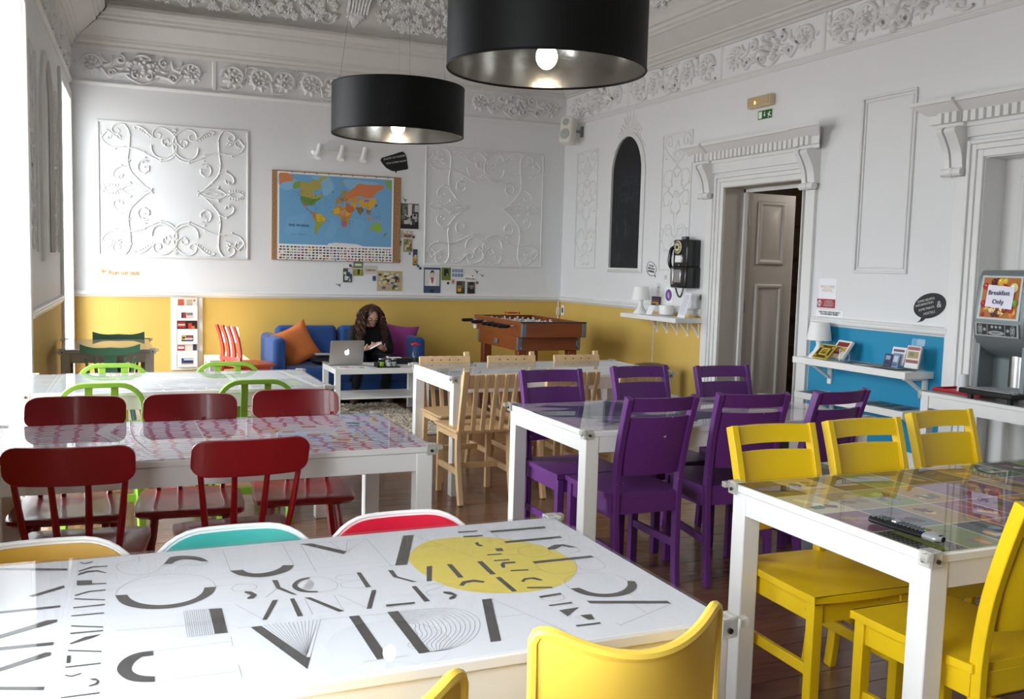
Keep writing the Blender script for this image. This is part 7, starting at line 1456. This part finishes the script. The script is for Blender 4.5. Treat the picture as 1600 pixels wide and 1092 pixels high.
def headmesh():
    m = MB()
    def fn(u, v):
        a = 2*pi*u; b = pi*(.01 + .98*v); x = sin(b)*sin(a); y = -sin(b)*cos(a); z = -cos(b)     # a = 0 faces -Y
        X, Y, Z = x*.071, y*.092, z*.108
        low = max(0, -z); X *= 1 - .32*low**1.6; 
        if y < 0: Y *= 1 - .10*low - .04*max(0, z)
        else: Y *= 1 - .35*low
        f = max(0, -y)
        nose = math.exp(-((x/.13)**2)) * math.exp(-(((z + .12)/.22)**2)) * f; Y -= nose*.022*(1 if z > -.33 else .5)
        for s in (-1, 1): Y += .010*math.exp(-(((x - s*.40)/.2)**2 + ((z - .05)/.15)**2))*f
        Y -= .006*math.exp(-((x/.3)**2 + ((z + .52)/.10)**2))*f; Y -= .006*math.exp(-((x/.3)**2 + ((z + .85)/.14)**2))*f
        Y -= .004*math.exp(-((x/.6)**2 + ((z - .22)/.1)**2))*f
        return tuple(HC_ + HR @ Vector((X, Y, Z)))
    m.grid(fn, 48, 40, True); m.add([fn(i/48, 0) for i in range(48)], [tuple(range(48))]); m.add([fn(i/48, 1) for i in range(48)], [tuple(range(48))])
    for s in (-1, 1): m.M = Matrix.Translation(HC_) @ HR.to_4x4(); m.blob((s*.072, .012, -.005), (.010, .02, .032), 10, 8); m.M = Matrix()
    return m.mesh('head')
def hand(wr, dirv, up, side):
    w = Vector(wr); x = Vector(dirv).normalized(); z = (Vector(up) - x*Vector(up).dot(x)).normalized(); y = z.cross(x)*side
    P = lambda a, b, c, r: tuple(w + x*a + y*b - z*c*-1) + (r,)
    ch = [[P(-.05, 0, 0, .027), P(0, 0, 0, .024), P(.03, 0, 0, (.016, .026)), P(.052, 0, 0, (.014, .028))]]
    for k, (off, L) in enumerate(((.026, .90), (.009, 1.0), (-.009, .94), (-.025, .76))):
        ch.append([P(.052, 0, 0, (.014, .028)), P(.075, off, .0, .0092), P(.075 + .032*L, off*1.05, .012, .0082), P(.075 + .046*L, off*1.0, .032, .0074), P(.075 + .040*L, off*.95, .048, .0062)])
    ch.append([P(.03, 0, 0, (.016, .026)), P(.036, .030, .006, .0105), P(.058, .046, .016, .009), P(.078, .044, .028, .0072)])
    return ch
shL, shR = (2.355, 9.45, .735), (2.665, 9.44, .735); elL, elR = (2.30, 9.36, .53), (2.70, 9.34, .53); wrL, wrR = (2.405, 9.20, .572), (2.585, 9.20, .575)
hpL, hpR = (2.435, 9.66, .455), (2.605, 9.66, .455); knL, knR = (2.37, 9.225, .475), (2.655, 9.215, .475); anL, anR = (2.325, 9.315, .085), (2.632, 9.295, .085)
torso = [pelvis + ((.105, .13),), belly + ((.095, .12),), chest + ((.10, .13),), upper + ((.075, .10),), neck + (.045,), headb + (.043,)]
def arms(k): return [[upper + ((.075, .10),), shL + (.05*k,), elL + (.037*k,), wrL + (.031*k,)], [upper + ((.075, .10),), shR + (.05*k,), elR + (.037*k,), wrR + (.031*k,)]]
def legs(k): return [[pelvis + ((.105, .13),), hpL + (.08*k,), knL + (.055*k,), tuple((Vector(knL)*.6 + Vector(anL)*.4)) + (.05*k,), anL + (.034*k,)], [pelvis + ((.105, .13),), hpR + (.08*k,), knR + (.055*k,), tuple((Vector(knR)*.6 + Vector(anR)*.4)) + (.05*k,), anR + (.034*k,)]]
feet = lambda k: [[anL + (.034*k,), (2.322, 9.29, .045, .034*k), (2.30, 9.20, .038, .034*k), (2.29, 9.15 + .05*(k < 1), .034, .026*k)], [anR + (.034*k,), (2.635, 9.27, .045, .034*k), (2.655, 9.18, .038, .034*k), (2.665, 9.13 + .05*(k < 1), .034, .026*k)]]
skin_m = pm('skin', (206, 158, 134), .5, var=.04); swe = pm('black_sweater', (17, 17, 21), .85, bump=.2, bscale=90); tro = pm('black_trousers', (20, 20, 25), .8); boot = pm('brown_leather_boot', (70, 48, 36), .5, var=.15)
body_parts = [skin([torso] + arms(.9) + legs(.9) + feet(.7), 0, 1), headmesh()]
for w_, d_, s_ in ((wrL, (.6, -.78, .25), -1), (wrR, (-.55, -.80, .25), 1)): body_parts.append(skin(hand(w_, d_, (.0, .35, 1), s_), 0, 1))
pr = thing('person', "woman with long curly hair and glasses leaning over her phone on the sofa", 'person', (0, 0, 0))
body = obj('body', join(body_parts, .0045), skin_m, pr)
cl = lambda nm, ch, mt: obj(nm, skin(ch, 0, 2), mt, pr)
cl('sweater', [[pelvis + ((.118, .15),), belly + ((.112, .142),), chest + ((.115, .15),), upper + ((.092, .125),), neck + (.062,)]] + [[upper + ((.092, .125),), shL + (.068,), elL + (.056,), tuple(Vector(elL)*.45 + Vector(wrL)*.55) + (.044,), tuple(Vector(elL)*.22 + Vector(wrL)*.78) + (.038,)], [upper + ((.092, .125),), shR + (.068,), elR + (.056,), tuple(Vector(elR)*.45 + Vector(wrR)*.55) + (.044,), tuple(Vector(elR)*.22 + Vector(wrR)*.78) + (.038,)]], swe)
cl('trousers', [[pelvis + ((.122, .148),), hpL + (.094,), knL + (.068,), tuple(Vector(knL)*.5 + Vector(anL)*.5) + (.058,), tuple(Vector(knL)*.15 + Vector(anL)*.85) + (.046,)], [pelvis + ((.122, .148),), hpR + (.094,), knR + (.068,), tuple(Vector(knR)*.5 + Vector(anR)*.5) + (.058,), tuple(Vector(knR)*.15 + Vector(anR)*.85) + (.046,)]], tro)
for f_, kn, an in zip(feet(1.25), (knL, knR), (anL, anR)): cl('boot', [[tuple(Vector(kn)*.28 + Vector(an)*.72) + (.048,)] + f_], boot)
# face details in the head's frame
HM = Matrix.Translation(HC_) @ HR.to_4x4()
def face(nm, mb, mt):
    me = mb.mesh(nm); me.transform(HM); return obj(nm, me, mt, pr)
for s in (-1, 1):
    e = face('eye', MB().blob((s*.029, -.077, .006), (.0135, .012, .0085), 12, 8), pm('eye_white', (214, 206, 200), .3)); m = MB(); m.blob((s*.029, -.0865, .003), (.006, .004, .006), 10, 6); me = m.mesh('iris'); me.transform(HM); obj('iris', me, pm('iris_dark', (36, 24, 18), .2), e)
    face('eyebrow', MB().tube([(s*.014, -.0895, .022), (s*.03, -.0875, .028), (s*.047, -.076, .023)], [.002, .003, .0018], 6), pm('brow_brown', (44, 30, 24), .8))
m = MB(); m.tube([(-.021, -.0835, -.053), (-.007, -.0905, -.050), (0, -.0915, -.052), (.007, -.0905, -.050), (.021, -.0835, -.053)], [.002, .0042, .0036, .0042, .002], 8); m.tube([(-.018, -.0835, -.058), (0, -.0905, -.0605), (.018, -.0835, -.058)], [.002, .0048, .002], 8); face('lips', m, pm('lips_rose', (176, 108, 98), .45))
m = MB()
for s in (-1, 1):
    m.tube([(s*.031 + .0235*cos(a), -.1 - .002*cos(a)*s*0 + abs(.0235*cos(a) + .0)*0, -.001 + .0185*sin(a)) for a in [2*pi*k/20 for k in range(20)]], .0019, 6, True); m.tube([(s*.0545, -.098, .004), (s*.072, -.06, .006), (s*.076, .0, .004)], .0018, 6)
m.tube([(-.008, -.1, .003), (0, -.104, .005), (.008, -.1, .003)], .0018, 6); gl = face('glasses', m, pm('glasses_frame', (40, 36, 40), .3))
m = MB()
for s in (-1, 1): m.add([(s*.031 + .0225*cos(a), -.1, -.001 + .0175*sin(a)) for a in [2*pi*k/20 for k in range(20)]], [tuple(range(20))])
me = m.mesh('lens', False); me.transform(HM); obj('lens', me, glass, gl)
# long curls with a centre parting
hair_m = pm('hair_brown', (70, 42, 29), .38, var=.5, vscale=26); rh = random.Random(17); m = MB()
def capfn(u, v):
    a = 2*pi*u; b = pi*(.60 if cos(2*pi*u) < .55 else .60 - .36*(cos(2*pi*u) - .55)/.45)*v + .01; k = 1.09; x, y, z = sin(b)*sin(a), -sin(b)*cos(a), cos(b)
    cut = 0; return tuple(HC_ + HR @ Vector((x*.082*k, (y*.096 + .010)*k + cut*.05, z*.116*k + .002)))
m.grid(capfn, 28, 14, True)
for k in range(300):
    a = rh.uniform(radians(62), radians(298)) if k % 3 else rh.choice((-1, 1))*rh.uniform(radians(58), radians(85)); b = rh.uniform(.06, .58)*pi
    x, y, z = sin(b)*sin(a), -sin(b)*cos(a), cos(b)
    p0 = HC_ + HR @ Vector((x*.084, y*.098 + .008, z*.118)); side = 1 if x >= 0 else -1
    L = rh.uniform(.20, .32); n = 24; r0 = rh.uniform(.010, .019); ph = rh.uniform(0, 2*pi); w_ = rh.uniform(4.5, 7.5); spread = rh.uniform(.2, 1)
    out = HR @ Vector((x + side*.25, y*.7, .25*z)); pts = []; cur = p0.copy()
    fall = Vector((side*rh.uniform(.0, .16), rh.uniform(-.30, .02) if y < .35 else rh.uniform(-.05, .2), -1)).normalized()
    for i in range(n):
        t = i/(n - 1); d = (out*max(0, 1 - t*4.2) + fall*min(1, .25 + t*2.4)).normalized(); cur = cur + d*L/n
        q = cur - HC_; rr_ = (HR.transposed() @ q); e = (rr_.x/.088)**2 + (rr_.y/.104)**2 + (rr_.z/.124)**2
        if e < 1: cur = HC_ + q/math.sqrt(e)*1.0
        fw_ = HR.transposed() @ (cur - HC_)
        if fw_.y < -.045 and abs(fw_.x) < .086 and -.25 < fw_.z < .085: cur = cur + HR @ Vector((side*(.086 - abs(fw_.x)), .014, 0))
        amp = r0*min(1, t*3)
        pts.append(cur + Vector((cos(ph + t*w_*2*pi*.55)*amp, sin(ph + t*w_*2*pi*.55)*amp, sin(ph + t*w_*pi)*amp*.4)))
    m.tube(pts, [rh.uniform(.0035, .0055)*(1 - .75*(i/(n - 1))**2) for i in range(n)], 4)
m.build('hair', hair_m, pr, smooth=80)
mp_ = thing('mobile_phone', 'white mobile phone held in the hands of the woman on the sofa', 'phone', (2.492, 9.118, .606)); mp_.rotation_euler = (radians(-28), 0, radians(80))
MB().box(-.034, .034, -.065, .065, -.004, .004).build('case', pm('phone_white', (224, 224, 226), .3), mp_, bevel=.003); MB().box(-.03, .03, -.055, .055, .0042, .0046).build('screen', pm('phone_screen', (190, 204, 225), .2, emit=.5), mp_)
